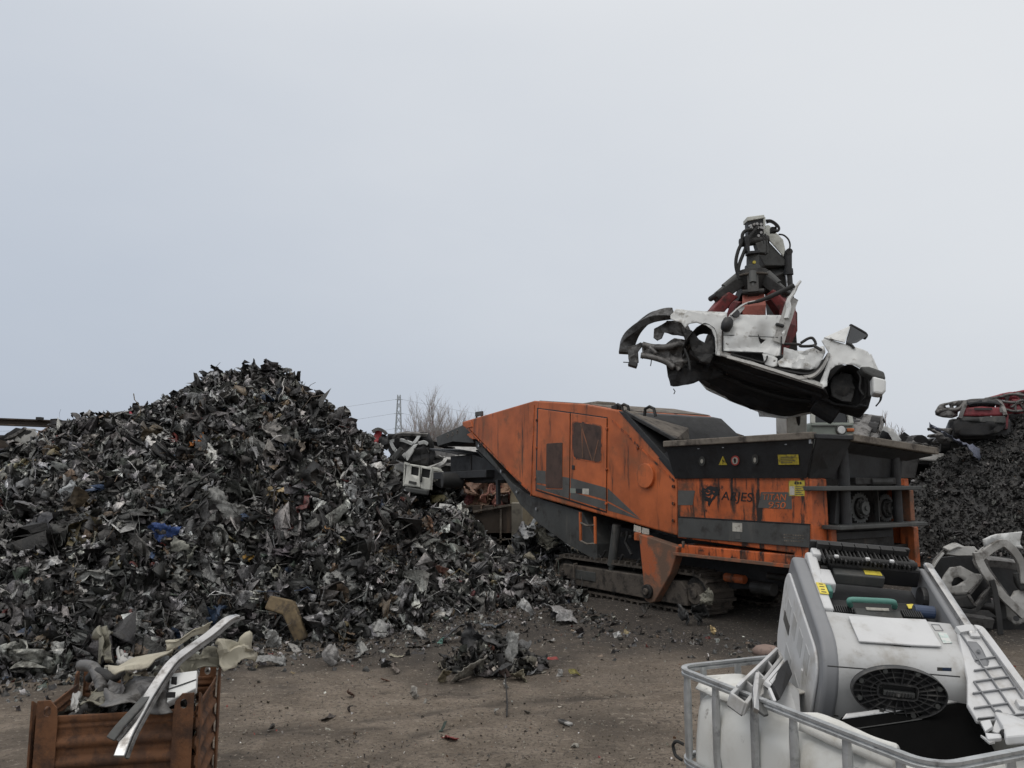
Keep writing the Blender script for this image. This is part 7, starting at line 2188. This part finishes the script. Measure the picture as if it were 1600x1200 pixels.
b = MB(); b.ribbon(smooth_path([vq(440, 640, .1), vq(470, 645, .15), vq(490, 655, .2)]), .3, .05, Vector((0, .2, 1))); b.build("torn_panel", M["white_van"], van, smooth=True)
b = MB(); b.bar(vq(240, 568, -.02), vq(275, 578, -.02), .05, .05); b.build("roof_lip", M["white_van"], van)
b = MB(); b.box(vq(255, 790, .6), (.3, .8, .6)); b.build("chassis", M["underbody"], van, .05)
# its neighbours
w = thing("car_frame_wreck", "dark wreck with bent white window frames above the white van", "car wreck", loc=atY(640, 745, 20.3))
wq = lambda x, y, Y=20.3: atY(*kv((x, y))[0], Y) - w.location
for pts, wd in (([(135, 412), (190, 402), (240, 408), (300, 432)], .05), ([(300, 430), (325, 405), (350, 365)], .07), ([(140, 415), (160, 460), (185, 490)], .04), ([(340, 428), (380, 418), (410, 432)], .045), ([(150, 385), (210, 362), (280, 360), (350, 362), (410, 366)], .1)):
    b = MB(); b.ribbon(smooth_path([wq(*p) for p in pts]), wd, .08, Vector((.3, 1, .5))); b.build("window_frame", M["white_car"] if wd < .1 else M["car_metal"], w, smooth=True)
b = MB(); vs_ = [wq(*p) for p in ((222, 515), (290, 445), (340, 430), (300, 500), (262, 558))]; b.thick(vs_, .08); b.build("body_panel", M["white_car"], w, .02)
b = MB(); b.thick([wq(240, 490, 20.1), wq(310, 425, 20.1), wq(313, 432, 20.1), wq(243, 498, 20.1)], .03); b.build("trim", M["graphite"], w)
plate([Vector(wq(*p, 20.7)) for p in ((130, 420), (150, 372), (260, 352), (420, 355), (450, 420), (470, 520), (440, 590), (300, 570), (170, 540), (140, 480))], .2, crinkle(61, .3, 2.4, 1.2), "crushed_body", M["underbody"], w, thick=.08)
plate([Vector(wq(*p, 20.5)) for p in ((320, 470), (390, 450), (430, 520), (420, 590), (330, 580))], .12, crinkle(62, .2, 2), "inner_body", M["underbody"], w, thick=.05)
b = MB(); b.bar(wq(150, 550, 20), wq(225, 465, 20), .3, .12); b.build("side_member", M["graphite"], w, .02)
rp_ = thing("red_door_panel", "red car panel with a dark window at the right shoulder of the scrap heap", "car panel", loc=atY(590, 700, 15.5))
rq = lambda x, y, Y=15.5: atY(*kv((x, y))[0], Y) - rp_.location
M["red_panel"] = grime("faded_red_paint", (.42, .055, .06), (.2, .04, .04), .45, amount=(.55, .75), scale=5, bump=.05)
plate([Vector(rq(*p)) for p in ((5, 395), (30, 340), (55, 332), (78, 345), (66, 400), (40, 442), (8, 420))], .1, crinkle(65, .08, 3), "panel", M["red_panel"], rp_, thick=.03)
b = MB(); b.ribbon(smooth_path([rq(10, 345), rq(50, 325), rq(90, 340), rq(110, 362)]), .1, .06, Vector((0, 1, 0))); b.build("edge", M["car_metal"], rp_)
plate([Vector(rq(*p, 15.6)) for p in ((60, 395), (85, 360), (120, 380), (140, 430), (120, 480), (60, 450))], .12, crinkle(66, .1, 3), "liner", M["black"], rp_, thick=.03)
for i, (px, py, Y, L, lab, mt) in enumerate([(700, 716, 21, 1.6, "pale crushed car end right of the white van, below the bare tree", "car_grey"), (670, 712, 21.3, 1.2, "grey crushed shell between the white van and the bare tree", "car_metal")]):
    wreck("crushed_shell", lab, atY(px, py + 25, Y), .7 + i, L * 1.6, 1.3, 1.0, mt, 70 + i, (.3, -.2 + i * .4))

# red hatchback and others on top of the black heap
kr = lambda *p: C(1400, 590, 3.0, p)
hY = 16.6
hcn = atY(*kr((400, 265))[0], hY)
hx = Vector((.9, -.44, -.02)).normalized(); hz = Vector((.02, .08, 1)); hz = (hz - hx * hz.dot(hx)).normalized(); hy = hz.cross(hx)
HF = Frame(hcn, hx, hy, hz)
hat = thing("red_hatchback_wreck", "dark red hatchback wreck seen from behind on top of the black chip heap", "car wreck", mat=HF.mat4())
hq = lambda x, y, o=0.0: HF.hit(*kr((x, y))[0], 1, o)
M["dark_red"] = grime("dull_dark_red_paint", (.2, .03, .038), (.05, .02, .02), .5, amount=(.5, .72), scale=4, bump=.08)
plate([Vector(hq(*p)) for p in ((318, 142), (400, 136), (495, 140), (508, 178), (400, 180), (303, 180))], .1, crinkle(80, .05, 3), "tailgate", M["dark_red"], hat, thick=.04)
b = MB(); b.thick([hq(365, 143, -.04), hq(450, 143, -.04), hq(452, 153, -.04), hq(368, 153, -.04)], .02); b.build("plate_recess", M["black"], hat)
b = MB(); b.thick([hq(484, 140, -.06), hq(498, 142, -.06), hq(503, 165, -.06), hq(486, 163, -.06)], .03); b.build("tail_light", M["car_metal"], hat)
plate([Vector(hq(*p, -.08)) for p in ((300, 182), (400, 184), (512, 178), (516, 200), (514, 215), (400, 206), (303, 200))], .1, crinkle(81, .03, 3), "bumper", M["graphite"], hat, thick=.1)
plate([Vector(hq(*p)) for p in ((270, 205), (300, 195), (514, 210), (512, 235), (480, 258), (400, 272), (320, 275), (280, 262), (266, 235))], .1, crinkle(82, .07, 3), "rear_panel", M["underbody"], hat, thick=.06)
plate([Vector(hq(*p, .2)) for p in ((330, 118), (400, 112), (470, 113), (492, 134), (325, 138))], .12, crinkle(83, .04, 3), "rear_window", M["glass"], hat, thick=.03)
b = MB(); b.ribbon(smooth_path([hq(300, 190), hq(318, 140), hq(336, 114, .1), hq(400, 108, .2), hq(470, 109, .2), hq(497, 135, .1), hq(512, 180)]), .1, .08, Vector((0, 1, 0))); b.build("window_surround", M["car_metal"], hat, smooth=True)
b = MB(); b.thick([hq(336, 112, .1), hq(470, 109, .1), hq(470, 109, .1) + Vector((0, 1.4, -.1)), hq(336, 112, .1) + Vector((0, 1.4, -.1))], .05); [b.thick([P_[0], P_[1], P_[1] + Vector((0, 1.5, -.1)), P_[0] + Vector((0, 1.9, 0)), P_[2] + Vector((0, 1.9, 0)), P_[2]], .06) for P_ in ((hq(300, 185, .05), hq(334, 118, .1), hq(272, 240, .05)), (hq(512, 180, .05), hq(478, 118, .1), hq(510, 240, .05)))]
b.each("body_shell", M["dark_red"], hat)
b = MB(); b.box((0, 1.0, .15), (1.2, 1.5, .5)); b.build("interior", M["black"], hat, .1)
for s_ in (-.65, .65):
    b = MB(); b.cyl((s_ - .1, .7, -.05), (s_ + .1, .7, -.05), .27, 18); b.build("wheel_hub", M["underbody"], hat, .02)
fr_w = thing("crushed_front_end", "dark torn car front end jutting out left of the red hatchback", "car wreck", loc=atY(*kr((245, 270))[0], 17.0))
fq = lambda x, y, Y=17.0: atY(*kr((x, y))[0], Y) - fr_w.location
plate([Vector(fq(*p)) for p in ((192, 175), (188, 155), (205, 128), (235, 118), (300, 106), (335, 106), (322, 130), (300, 150), (290, 180), (255, 190), (220, 185))], .12, crinkle(85, .16, 2), "bonnet", M["car_metal"], fr_w, thick=.06, holes=[[Vector(fq(*p)) for p in ((225, 130), (255, 124), (262, 138), (235, 145))], [Vector(fq(*p)) for p in ((270, 132), (295, 130), (290, 142), (272, 145))]])
plate([Vector(fq(*p, 17.2)) for p in ((262, 190), (300, 180), (305, 270), (275, 285), (262, 240))], .12, crinkle(86, .12, 2), "inner_wing", M["underbody"], fr_w, thick=.05)
b = MB(); b.tube(smooth_path([fq(190, 165), fq(225, 150), fq(290, 150), fq(325, 112)]), .05, 8); b.build("crossmember", M["car_metal"], fr_w, smooth=2)
t_ = thing("crushed_subframe", "dark crushed subframe lump below the torn car front at the heap's left top", "car part", loc=atY(*kr((220, 300))[0], 16.9))
sq_ = lambda x, y, Y=16.9: atY(*kr((x, y))[0], Y) - t_.location
plate([Vector(sq_(*p)) for p in ((155, 245), (200, 238), (262, 240), (262, 300), (200, 312), (178, 300), (195, 278), (155, 280), (160, 268), (192, 262))], .08, crinkle(87, .14, 3), "casting", M["car_metal"], t_, thick=.08)
b = MB(); b.tube(smooth_path([sq_(150, 243), sq_(180, 240), sq_(240, 262), sq_(255, 300)]), .035, 6); b.build("arm", M["liner"], t_)
piece("cloth", "slate blue sheet draped on the black heap below the red hatchback", "sheet", atY(*kr((270, 318))[0], 16.2), 1.3, .5, (.1, .11, .15), metal=0, folds=4, ang=(.2, .8), normal=(0, -.7, .7), spread=.15, seed=1501)
tg = thing("car_wreck", "tangled dark red crushed car on the black heap right of the red hatchback", "car wreck", loc=atY(1585, 668, 17.2))
tq = lambda x, y, Y=17.2: atY(*kr((x, y))[0], Y) - tg.location
for k_, (pts, Y, mt, am) in enumerate([([(420, 98), (470, 82), (530, 70), (600, 62), (680, 50), (760, 60), (780, 150), (640, 140), (560, 120), (500, 110)], 17.4, "dark_red", .22), ([(500, 120), (560, 100), (640, 110), (700, 130), (690, 180), (600, 190), (520, 170)], 17.1, "dark_red", .2),
        ([(505, 170), (600, 165), (720, 180), (720, 230), (600, 225), (520, 230)], 17.0, "underbody", .15), ([(530, 72), (560, 66), (575, 100), (548, 112)], 17.0, "car_metal", .15), ([(590, 66), (640, 62), (650, 110), (600, 120)], 16.95, "car_metal", .2)]):
    plate([Vector(tq(*p, Y)) for p in pts], .11, crinkle(140 + k_, am, 2.6, 1.2), "body_panel", M[mt], tg, thick=.05)
b = MB()
for pts in ([(418, 100), (480, 92), (540, 78), (600, 84)], [(540, 140), (575, 120), (600, 150)], [(560, 160), (562, 120), (600, 110), (604, 165)], [(515, 150), (560, 158), (620, 150)], [(440, 96), (500, 112), (560, 118)]):
    b.tube(smooth_path([tq(*p, 16.9) for p in pts]), .03, 6)
b.each("bent_bar", M["car_metal"], tg, smooth=2)
wreck("car_wreck", "dull grey crushed car on the black heap, right of the reddish one", atY(1790, 640, 18.2), R(160), 3.4, 1.6, 1.3, "car_metal", 91, (.1, .05))
# wrecks behind the hopper's right rim
wreck("car_wreck", "crushed dark car shell standing beside the grey green cab behind the hopper", atY(1349, 686, 18.2), R(60), 1.2, .8, .75, "car_metal", 95, (.2, -.5), roof_drop=.3)
t_ = thing("roof_panel", "pale upturned car roof with a dark window curve behind the hopper's right rim", "car panel", loc=atY(1385, 700, 18.5))
pq = lambda x, y, Y=18.5: atY(*C(1250, 620, 1600 / 220.0, [(x, y)])[0], Y) - t_.location
plate([Vector(pq(*p)) for p in ((800, 450), (860, 400), (940, 330), (1000, 340), (1080, 400), (1150, 490), (1100, 560), (850, 540))], .12, crinkle(96, .06, 2), "roof", M["white_car"], t_, thick=.03)
b = MB(); b.thick([pq(835, 450, 18.4), pq(880, 400, 18.4), (pq(940, 382, 18.4)), pq(1000, 410, 18.4), pq(1045, 490, 18.4), pq(850, 520, 18.4)], .03); b.build("window", M["glass"], t_, .01)
wreck("car_wreck", "low dark crushed car right of the pale upturned roof, behind the hopper rim", atY(1430, 716, 18.6), R(20), 1.1, .9, .5, "car_metal", 97, (0, .15))
wreck("car_wreck", "pale silver crushed car below the hopper rim, left of the black chip heap", atY(1420, 752, 17.6), R(80), 1.8, 1.1, .8, "car_grey", 98, (.1, .3))

# opened white car shell at the right
kw = lambda *p: C(1440, 820, 1011 / 160.0, p)
wb_ = onZ(1535, 990, 0); WY = wb_.y
shl = thing("car_shell", "pale grey cut open car shell with empty door frames on the ground at the right", "car wreck", loc=wb_)
q_ = lambda x, y, d=0.0: atY(*kw((x, y))[0], WY + d) - wb_


def rib(pts, wd, th, mat, name, side=(0, 1, 0), k=4):
    b = MB(); b.ribbon(smooth_path([q_(*p) for p in pts], k), wd, th, Vector(side)); return b.build(name, M[mat], shl, .006, smooth=True)


rib([(150, 790, .3), (100, 660, .2), (48, 520, .1), (100, 395, .1), (195, 290, .2), (250, 245, .3)], .08, .05, "car_metal", "door_frame", (.6, 0, .6))
rib([(60, 540, .05), (110, 410, .05), (210, 280, .1)], .05, .03, "car_grey", "door_flange", (1, 0, 1))
rib([(240, 250, .2), (330, 262, .2), (430, 262, .15), (530, 262, .1)], .12, .05, "car_grey", "roof_rail", (0, .3, 1))
rib([(240, 245, .15), (330, 205, .2), (380, 215, .2), (440, 240, .2), (540, 245, .2)], .1, .03, "car_grey", "torn_roof_edge", (0, 1, .5))
plate([Vector(q_(*p, .0)) for p in ((110, 655), (180, 570), (240, 470), (275, 418), (400, 408), (520, 480), (600, 490), (560, 560), (470, 665), (440, 690), (330, 690), (250, 668))], .07, crinkle(101, .05, 3), "door_inner_panel", M["car_grey"], shl, thick=.02, holes=[[Vector(q_(*p, 0)) for p in ((285, 570), (315, 525), (362, 512), (408, 532), (428, 556), (350, 598), (292, 606))]])
b = MB(); b.thick([q_(250, 480, .12), q_(450, 480, .12), q_(460, 620, .12), q_(255, 630, .12)], .02); b.build("door_cavity", M["black"], shl)
plate([Vector(q_(*p, .02)) for p in ((150, 690), (330, 700), (455, 690), (530, 790), (480, 830), (330, 800), (200, 770))], .08, crinkle(102, .05, 3), "door_skin", M["liner"], shl, thick=.03)
rib([(455, 690), (530, 790), (600, 700), (680, 605), (610, 510), (540, 590), (465, 680)], .05, .04, "car_metal", "door_end")
b = MB(); b.thick([q_(465, 690, .1), q_(530, 780, .1), q_(670, 605, .1), (q_(610, 520, .1))], .03); b.build("door_end_cavity", M["black"], shl)
rib([(170, 780, .0), (330, 830, .0), (500, 850, .0), (570, 790, .0), (660, 680, .0), (690, 600, .0)], .08, .05, "liner", "door_seal")
rib([(200, 890, .1), (400, 930, .1), (690, 965, .1)], .1, .13, "car_metal", "sill", (0, 1, .3))
rib([(180, 850, .2), (400, 890, .2), (700, 905, .2)], .2, .08, "liner", "floor_edge", (0, 1, .3))
# second frame
rib([(555, 340, -.1), (600, 300, -.1), (700, 225, -.1), (800, 180, -.1), (880, 230, -.1), (950, 320, -.05), (990, 430, 0), (1011, 580, .0)], .10, .05, "car_grey", "door_frame", (.5, 0, .5))
rib([(545, 270, -.12), (560, 340, -.12), (620, 460, -.15), (700, 570, -.15), (790, 690, -.15), (870, 770, -.15), (1011, 900, -.15)], .10, .05, "car_grey", "pillar", (.8, 0, .6))
rib([(600, 300, .1), (640, 420, .1), (720, 540, .1), (830, 690, .1), (880, 740, .1)], .08, .04, "car_metal", "pillar_flange", (0, 1, 0))
plate([Vector(q_(*p, .05)) for p in ((565, 140), (640, 110), (720, 90), (850, 75), (972, 64), (962, 190), (985, 235), (900, 215), (800, 150), (740, 160), (620, 230), (580, 200))], .08, crinkle(103, .06, 3), "roof_corner", M["white_car"], shl, thick=.02)
plate([Vector(q_(*p, .05)) for p in ((500, 300), (560, 230), (640, 190), (700, 180), (620, 250), (560, 330), (545, 400), (520, 430), (485, 350))], .08, crinkle(104, .06, 3), "quarter_panel", M["car_grey"], shl, thick=.02)
plate([Vector(q_(*p, -.1)) for p in ((880, 760), (940, 720), (985, 670), (1080, 640), (1080, 960), (985, 1015), (930, 960), (865, 900))], .08, crinkle(105, .08, 3), "side_panel", M["car_grey"], shl, thick=.02)
b = MB(); b.cyl(q_(935, 925, -.16), q_(935, 925, -.1), .035, 12); b.build("hole", M["black"], shl)
b = MB(); b.thick([q_(600, 300, .7), q_(950, 330, .7), q_(1020, 740, .7), q_(860, 760, .7), q_(600, 420, .7)], .05); b.build("interior", M["hopper"], shl)
b = MB(); b.thick([q_(90, 330, .8), (q_(560, 280, .8)), q_(700, 900, .8), q_(180, 880, .8), q_(70, 520, .8)], .05); b.build("interior", M["hopper"], shl)
plate([Vector(q_(*p, .5)) for p in ((690, 440), (800, 430), (840, 470), (830, 600), (740, 600), (700, 520))], .1, crinkle(106, .08, 3), "seat_frame", M["liner"], shl, thick=.06)
plate([Vector(q_(*p, .45)) for p in ((850, 430), (940, 440), (980, 560), (960, 600), (860, 600))], .1, crinkle(107, .08, 3), "seat_frame", M["liner"], shl, thick=.06)
rib([(620, 360, .4), (760, 370, .4), (960, 400, .4)], .15, .1, "car_metal", "crossmember", (0, 1, .3))
rib([(690, 545, -.2), (720, 640, -.2), (740, 760, -.22), (765, 930, -.25), (778, 1085, -.25)], .07, .02, "rubber", "seat_belt", (1, 0, 0))
rib([(750, 740, -.05), (790, 800, 0), (800, 930, 0)], .08, .05, "liner", "strut", (1, 0, 0))
b = MB(); b.box(q_(480, 960, .7), (1.7, .9, .14)); b.build("floor", M["underbody"], shl, .02)
b = MB(); b.box(q_(880, 900, .6), (.8, .8, .3)); b.build("floor", M["underbody"], shl, .03)
piece("door_skin", "dull brown sheet half buried behind the left frame of the cut open shell", "sheet scrap", onZ(1432, 905, 0) + Vector((0, 0, .1)), .6, .4, (.09, .075, .06), seed=1601, folds=3, ang=(.3, .8))

# container, post and wall seen under the conveyor
cb = grounded(770, 20.5)
ctn = thing("scrap_container", "brown steel scrap container under the shredder's conveyor, left of the concrete post", "container", loc=cb)
ks = lambda x, y, Y: atY(600 + x / 4, 600 + y / 4, Y) - cb
xl, xr = ks(500, 750, 20.5).x - .8, ks(838, 750, 20.5).x
zt1 = ks(700, 758, 20.5).z
b = MB(); b.box(((xl + xr) / 2, 1.1, zt1 / 2), (xr - xl, 2.2, zt1)); b.build("body", M["bin_brown"], ctn, .02)
b = MB(); b.bar((xl, -.06, zt1 - .35), (xr, -.06, zt1 + .05), .06, .05); b.build("top_rail", M["dusty"], ctn)
b = MB(); b.bar((ks(730, 800, 20.5).x, -.03, 0), (ks(730, 800, 20.5).x, -.03, zt1 - .1), .05, .04, up=(0, 1, 0)); b.bar((xl, -.03, .25), (xr, -.03, .45), .04, .04); b.each("stiffener", M["dusty"], ctn)
tp = thing("scrap_sheet_stack", "dusty red and tan crumpled body panels heaped in the brown container", "body panels", loc=cb + Vector((0, .6, zt1)))
rng = np.random.default_rng(66)
for i, (x, y, L, col) in enumerate([(560, 700, 1.3, (.2, .13, .09)), (640, 650, 1.5, (.22, .13, .09)), (600, 735, 1.0, (.16, .05, .05)), (740, 640, 1.2, (.24, .15, .1)), (745, 705, 1.2, (.24, .1, .08)), (680, 720, 1.0, (.12, .1, .09)), (650, 740, 1.0, (.26, .12, .09))]):
    pp = ks(x, y, 20.9) - Vector((0, .6, zt1))
    P_, Fq = crumple(rng, 1, np.array([L]), np.array([L * .6]), 22, 14, 4, (.3, 1.0), .02, .015, .3)
    P_ = place(P_, rand_rot(rng, 1, np.array([[0, -.8, .6]]), .2), np.array([list(pp)]))
    o = np_mesh("panel", P_[0], Fq, M["scrap_piece"], np.tile(np.array([[*col, .0]]), (P_.shape[1], 1))); o.parent = tp
    s_ = o.modifiers.new("thickness", "SOLIDIFY"); s_.thickness = .02
pb_ = grounded(808, 20.0)
pst = thing("concrete_post", "pale weathered concrete post standing under the conveyor beside the brown container", "post", loc=pb_)
pk = lambda x, y: atY(600 + x / 4, 600 + y / 4, 20.0) - pb_
b = MB(); b.box((pk(832, 900).x, 0, pk(832, 740).z / 2), (.28, .28, pk(832, 740).z)); b.build("shaft", M["concrete"], pst, .03)
b = MB(); b.box((pk(832, 900).x, 0, .15), (.5, .5, .3)); b.build("footing", M["concrete"], pst, .04)
wl = grounded(850, 20.6)
wal = thing("yard_wall", "sand coloured plastered wall with a sloping top behind the concrete post", "wall", loc=wl)
wk = lambda x, y: atY(600 + x / 4, 600 + y / 4, 20.6) - wl
b = MB(); P = [wk(788, 640), wk(800, 650), wk(925, 800), wk(1010, 930), wk(1100, 1010), wk(1100, 1040), wk(788, 1040)]
for p in P[-2:]: p.z = -.05
b.prism(P, 1, 0, .3); b.build("wall", M["tan"], wal, .02)
b = MB(); b.box((wk(690, 920).x, .0, .3), (4.5, .2, .6)); b.build("plinth", M["concrete"], wal, .02)

# left edge: steel beam, shed, wreck behind
ba, bb2 = atY(-160, 653, 13.0), atY(128, 664, 13.4)
bm_ = thing("steel_beam", "long brown steel beam sticking out level from the heap at the left edge", "steel beam", loc=(ba + bb2) / 2)
b = MB(); o_ = bm_.location
for dz, h_, w_ in ((.05, .022, .2), (-.05, .022, .2), (0, .08, .05)):
    b.bar(ba - o_ + Vector((0, 0, dz)), bb2 - o_ + Vector((0, 0, dz)), w_, h_)
b.build("beam", M["bin_brown"], bm_)
b = MB(); q = atY(62, 656, 13.2) - o_; b.box(q + Vector((0, 0, .02)), (.08, .1, .05)); b.build("bracket", M["dark_steel"], bm_)
sb_ = grounded(-60, 14.2)
shd = thing("low_shed", "grey boarded shed with a dark sloping roof edge at the far left behind the heap", "shed", loc=sb_)
sk = lambda x, y, Y=14.2: atY(x, y, Y) - sb_
b = MB(); P = [sk(-260, 668), sk(0, 690), sk(34, 700), sk(34, 900), sk(-260, 900)]
for p in P[-2:]: p.z = 0
b.prism(P, 1, 0, 3.0); b.build("wall", M["concrete"], shd, .01)
b = MB(); b.thick([sk(-270, 662, 14.0), sk(0, 686, 14.0), sk(38, 699, 14.0), sk(38, 699, 17.4), sk(0, 686, 17.4), sk(-270, 662, 17.4)], .1); b.build("roof", M["bin_brown"], shd, .01)
b = MB()
for x in (-120, -60, -10, 12, 26): b.bar(sk(x, 720, 14.18), sk(x, 880, 14.18), .03, .02, up=(0, 1, 0))
b.each("batten", M["dusty"], shd)
wl_ = thing("white_car_wreck", "pale crushed car shell behind the heap, under the steel beam at the far left", "car wreck", loc=atY(48, 700, 16.5))
uq = lambda x, y, Y=16.5: atY(x / 6.0, 560 + y / 6.0, Y) - wl_.location
plate([Vector(uq(*p)) for p in ((120, 790), (160, 730), (240, 655), (330, 660), (400, 705), (430, 780), (380, 830), (220, 830))], .1, crinkle(110, .08, 2), "roof", M["car_grey"], wl_, thick=.03, holes=[[Vector(uq(*p)) for p in ((185, 712), (235, 672), (250, 682), (205, 720))], [Vector(uq(*p)) for p in ((325, 672), (375, 690), (402, 715), (350, 705))]])
plate([Vector(uq(*p, 16.9)) for p in ((40, 745), (100, 730), (170, 735), (250, 660), (400, 690), (440, 800), (200, 850), (60, 800))], .14, crinkle(111, .12, 2), "inner_shell", M["underbody"], wl_, thick=.05)
b = MB(); b.ribbon(smooth_path([uq(50, 745), uq(120, 730), uq(180, 700), uq(240, 655)]), .1, .06, Vector((0, 1, 0))); b.build("pillar", M["car_metal"], wl_, smooth=True)


# bare trees
def bare_tree(name, label, base_, height, spread, n_stems, seed, r0, depth=4, lean=.35, fit=(2, 6)):
    rg = random.Random(seed)
    t = thing(name, label, "tree", loc=base_)
    trunk, crown = MB(), MB()

    def grow(p, d, L, r, lev, mb):
        n = 4; pts = [p]
        dd = d.copy()
        for i in range(n):
            dd = (dd + Vector((rg.gauss(0, .09), rg.gauss(0, .09), rg.gauss(.03, .05)))).normalized()
            pts.append(pts[-1] + dd * (L / n))
        mb.tube(pts, [r * (1 - .55 * i / n) for i in range(n + 1)], 5 if lev else 8, caps=False)
        if lev >= depth: return
        k = rg.randint(3, 4) if lev else rg.randint(5, 7)
        for j in range(k):
            i = rg.randint(1, n) if j else n
            a = rg.uniform(0, 2 * math.pi); s_ = rg.uniform(.25, .7) * lean * 2
            nd = (dd + Vector((math.cos(a) * s_, math.sin(a) * s_, .15))).normalized()
            grow(pts[i], nd, L * rg.uniform(.5, .8), r * .5, lev + 1, crown)
    for k in range(n_stems):
        a = 2 * math.pi * k / max(1, n_stems) + rg.uniform(0, 1); s_ = spread * rg.uniform(.2, 1)
        grow(Vector((math.cos(a) * .15 * (n_stems > 1), math.sin(a) * .15 * (n_stems > 1), -.05)), Vector((math.cos(a) * s_, math.sin(a) * s_, 1)).normalized(), height * rg.uniform(.38, .5), r0 * rg.uniform(.7, 1), 0, trunk)
    zs_ = sorted(v_[2] for v_ in crown.v); rs_ = sorted(math.hypot(v_[0], v_[1]) for v_ in crown.v)
    kz, kr_ = fit[1] / zs_[-1], fit[0] / rs_[int(len(rs_) * .985)]
    for mb in (trunk, crown): mb.v = [(x * kr_, y * kr_, z * kz) for x, y, z in mb.v]
    trunk.build("trunk", M["bark"], t, smooth=2); crown.build("crown", M["bark"], t, smooth=2)
    return t


bare_tree("bare_tree", "bare many stemmed pale tree behind the shredder's tail", grounded(692, 38), 6.6, .4, 13, 3, .19, 5, .3, (2.3, 6.6))
bare_tree("bare_tree", "small faint bare tree between the hopper and the red hatchback's heap", grounded(1408, 60), 7.2, .5, 7, 8, 1.1, 5, .5, (2.4, 7.7))
# pylon with its lines
pyl_b = grounded(621, 190)
pyl = thing("power_pylon", "distant grey lattice power pylon between the heap and the bare tree", "pylon", loc=pyl_b)
Hp = (atY(622, 617, 190) - pyl_b).z
wid = lambda z: 1.0 * (1 - z / Hp) + .3
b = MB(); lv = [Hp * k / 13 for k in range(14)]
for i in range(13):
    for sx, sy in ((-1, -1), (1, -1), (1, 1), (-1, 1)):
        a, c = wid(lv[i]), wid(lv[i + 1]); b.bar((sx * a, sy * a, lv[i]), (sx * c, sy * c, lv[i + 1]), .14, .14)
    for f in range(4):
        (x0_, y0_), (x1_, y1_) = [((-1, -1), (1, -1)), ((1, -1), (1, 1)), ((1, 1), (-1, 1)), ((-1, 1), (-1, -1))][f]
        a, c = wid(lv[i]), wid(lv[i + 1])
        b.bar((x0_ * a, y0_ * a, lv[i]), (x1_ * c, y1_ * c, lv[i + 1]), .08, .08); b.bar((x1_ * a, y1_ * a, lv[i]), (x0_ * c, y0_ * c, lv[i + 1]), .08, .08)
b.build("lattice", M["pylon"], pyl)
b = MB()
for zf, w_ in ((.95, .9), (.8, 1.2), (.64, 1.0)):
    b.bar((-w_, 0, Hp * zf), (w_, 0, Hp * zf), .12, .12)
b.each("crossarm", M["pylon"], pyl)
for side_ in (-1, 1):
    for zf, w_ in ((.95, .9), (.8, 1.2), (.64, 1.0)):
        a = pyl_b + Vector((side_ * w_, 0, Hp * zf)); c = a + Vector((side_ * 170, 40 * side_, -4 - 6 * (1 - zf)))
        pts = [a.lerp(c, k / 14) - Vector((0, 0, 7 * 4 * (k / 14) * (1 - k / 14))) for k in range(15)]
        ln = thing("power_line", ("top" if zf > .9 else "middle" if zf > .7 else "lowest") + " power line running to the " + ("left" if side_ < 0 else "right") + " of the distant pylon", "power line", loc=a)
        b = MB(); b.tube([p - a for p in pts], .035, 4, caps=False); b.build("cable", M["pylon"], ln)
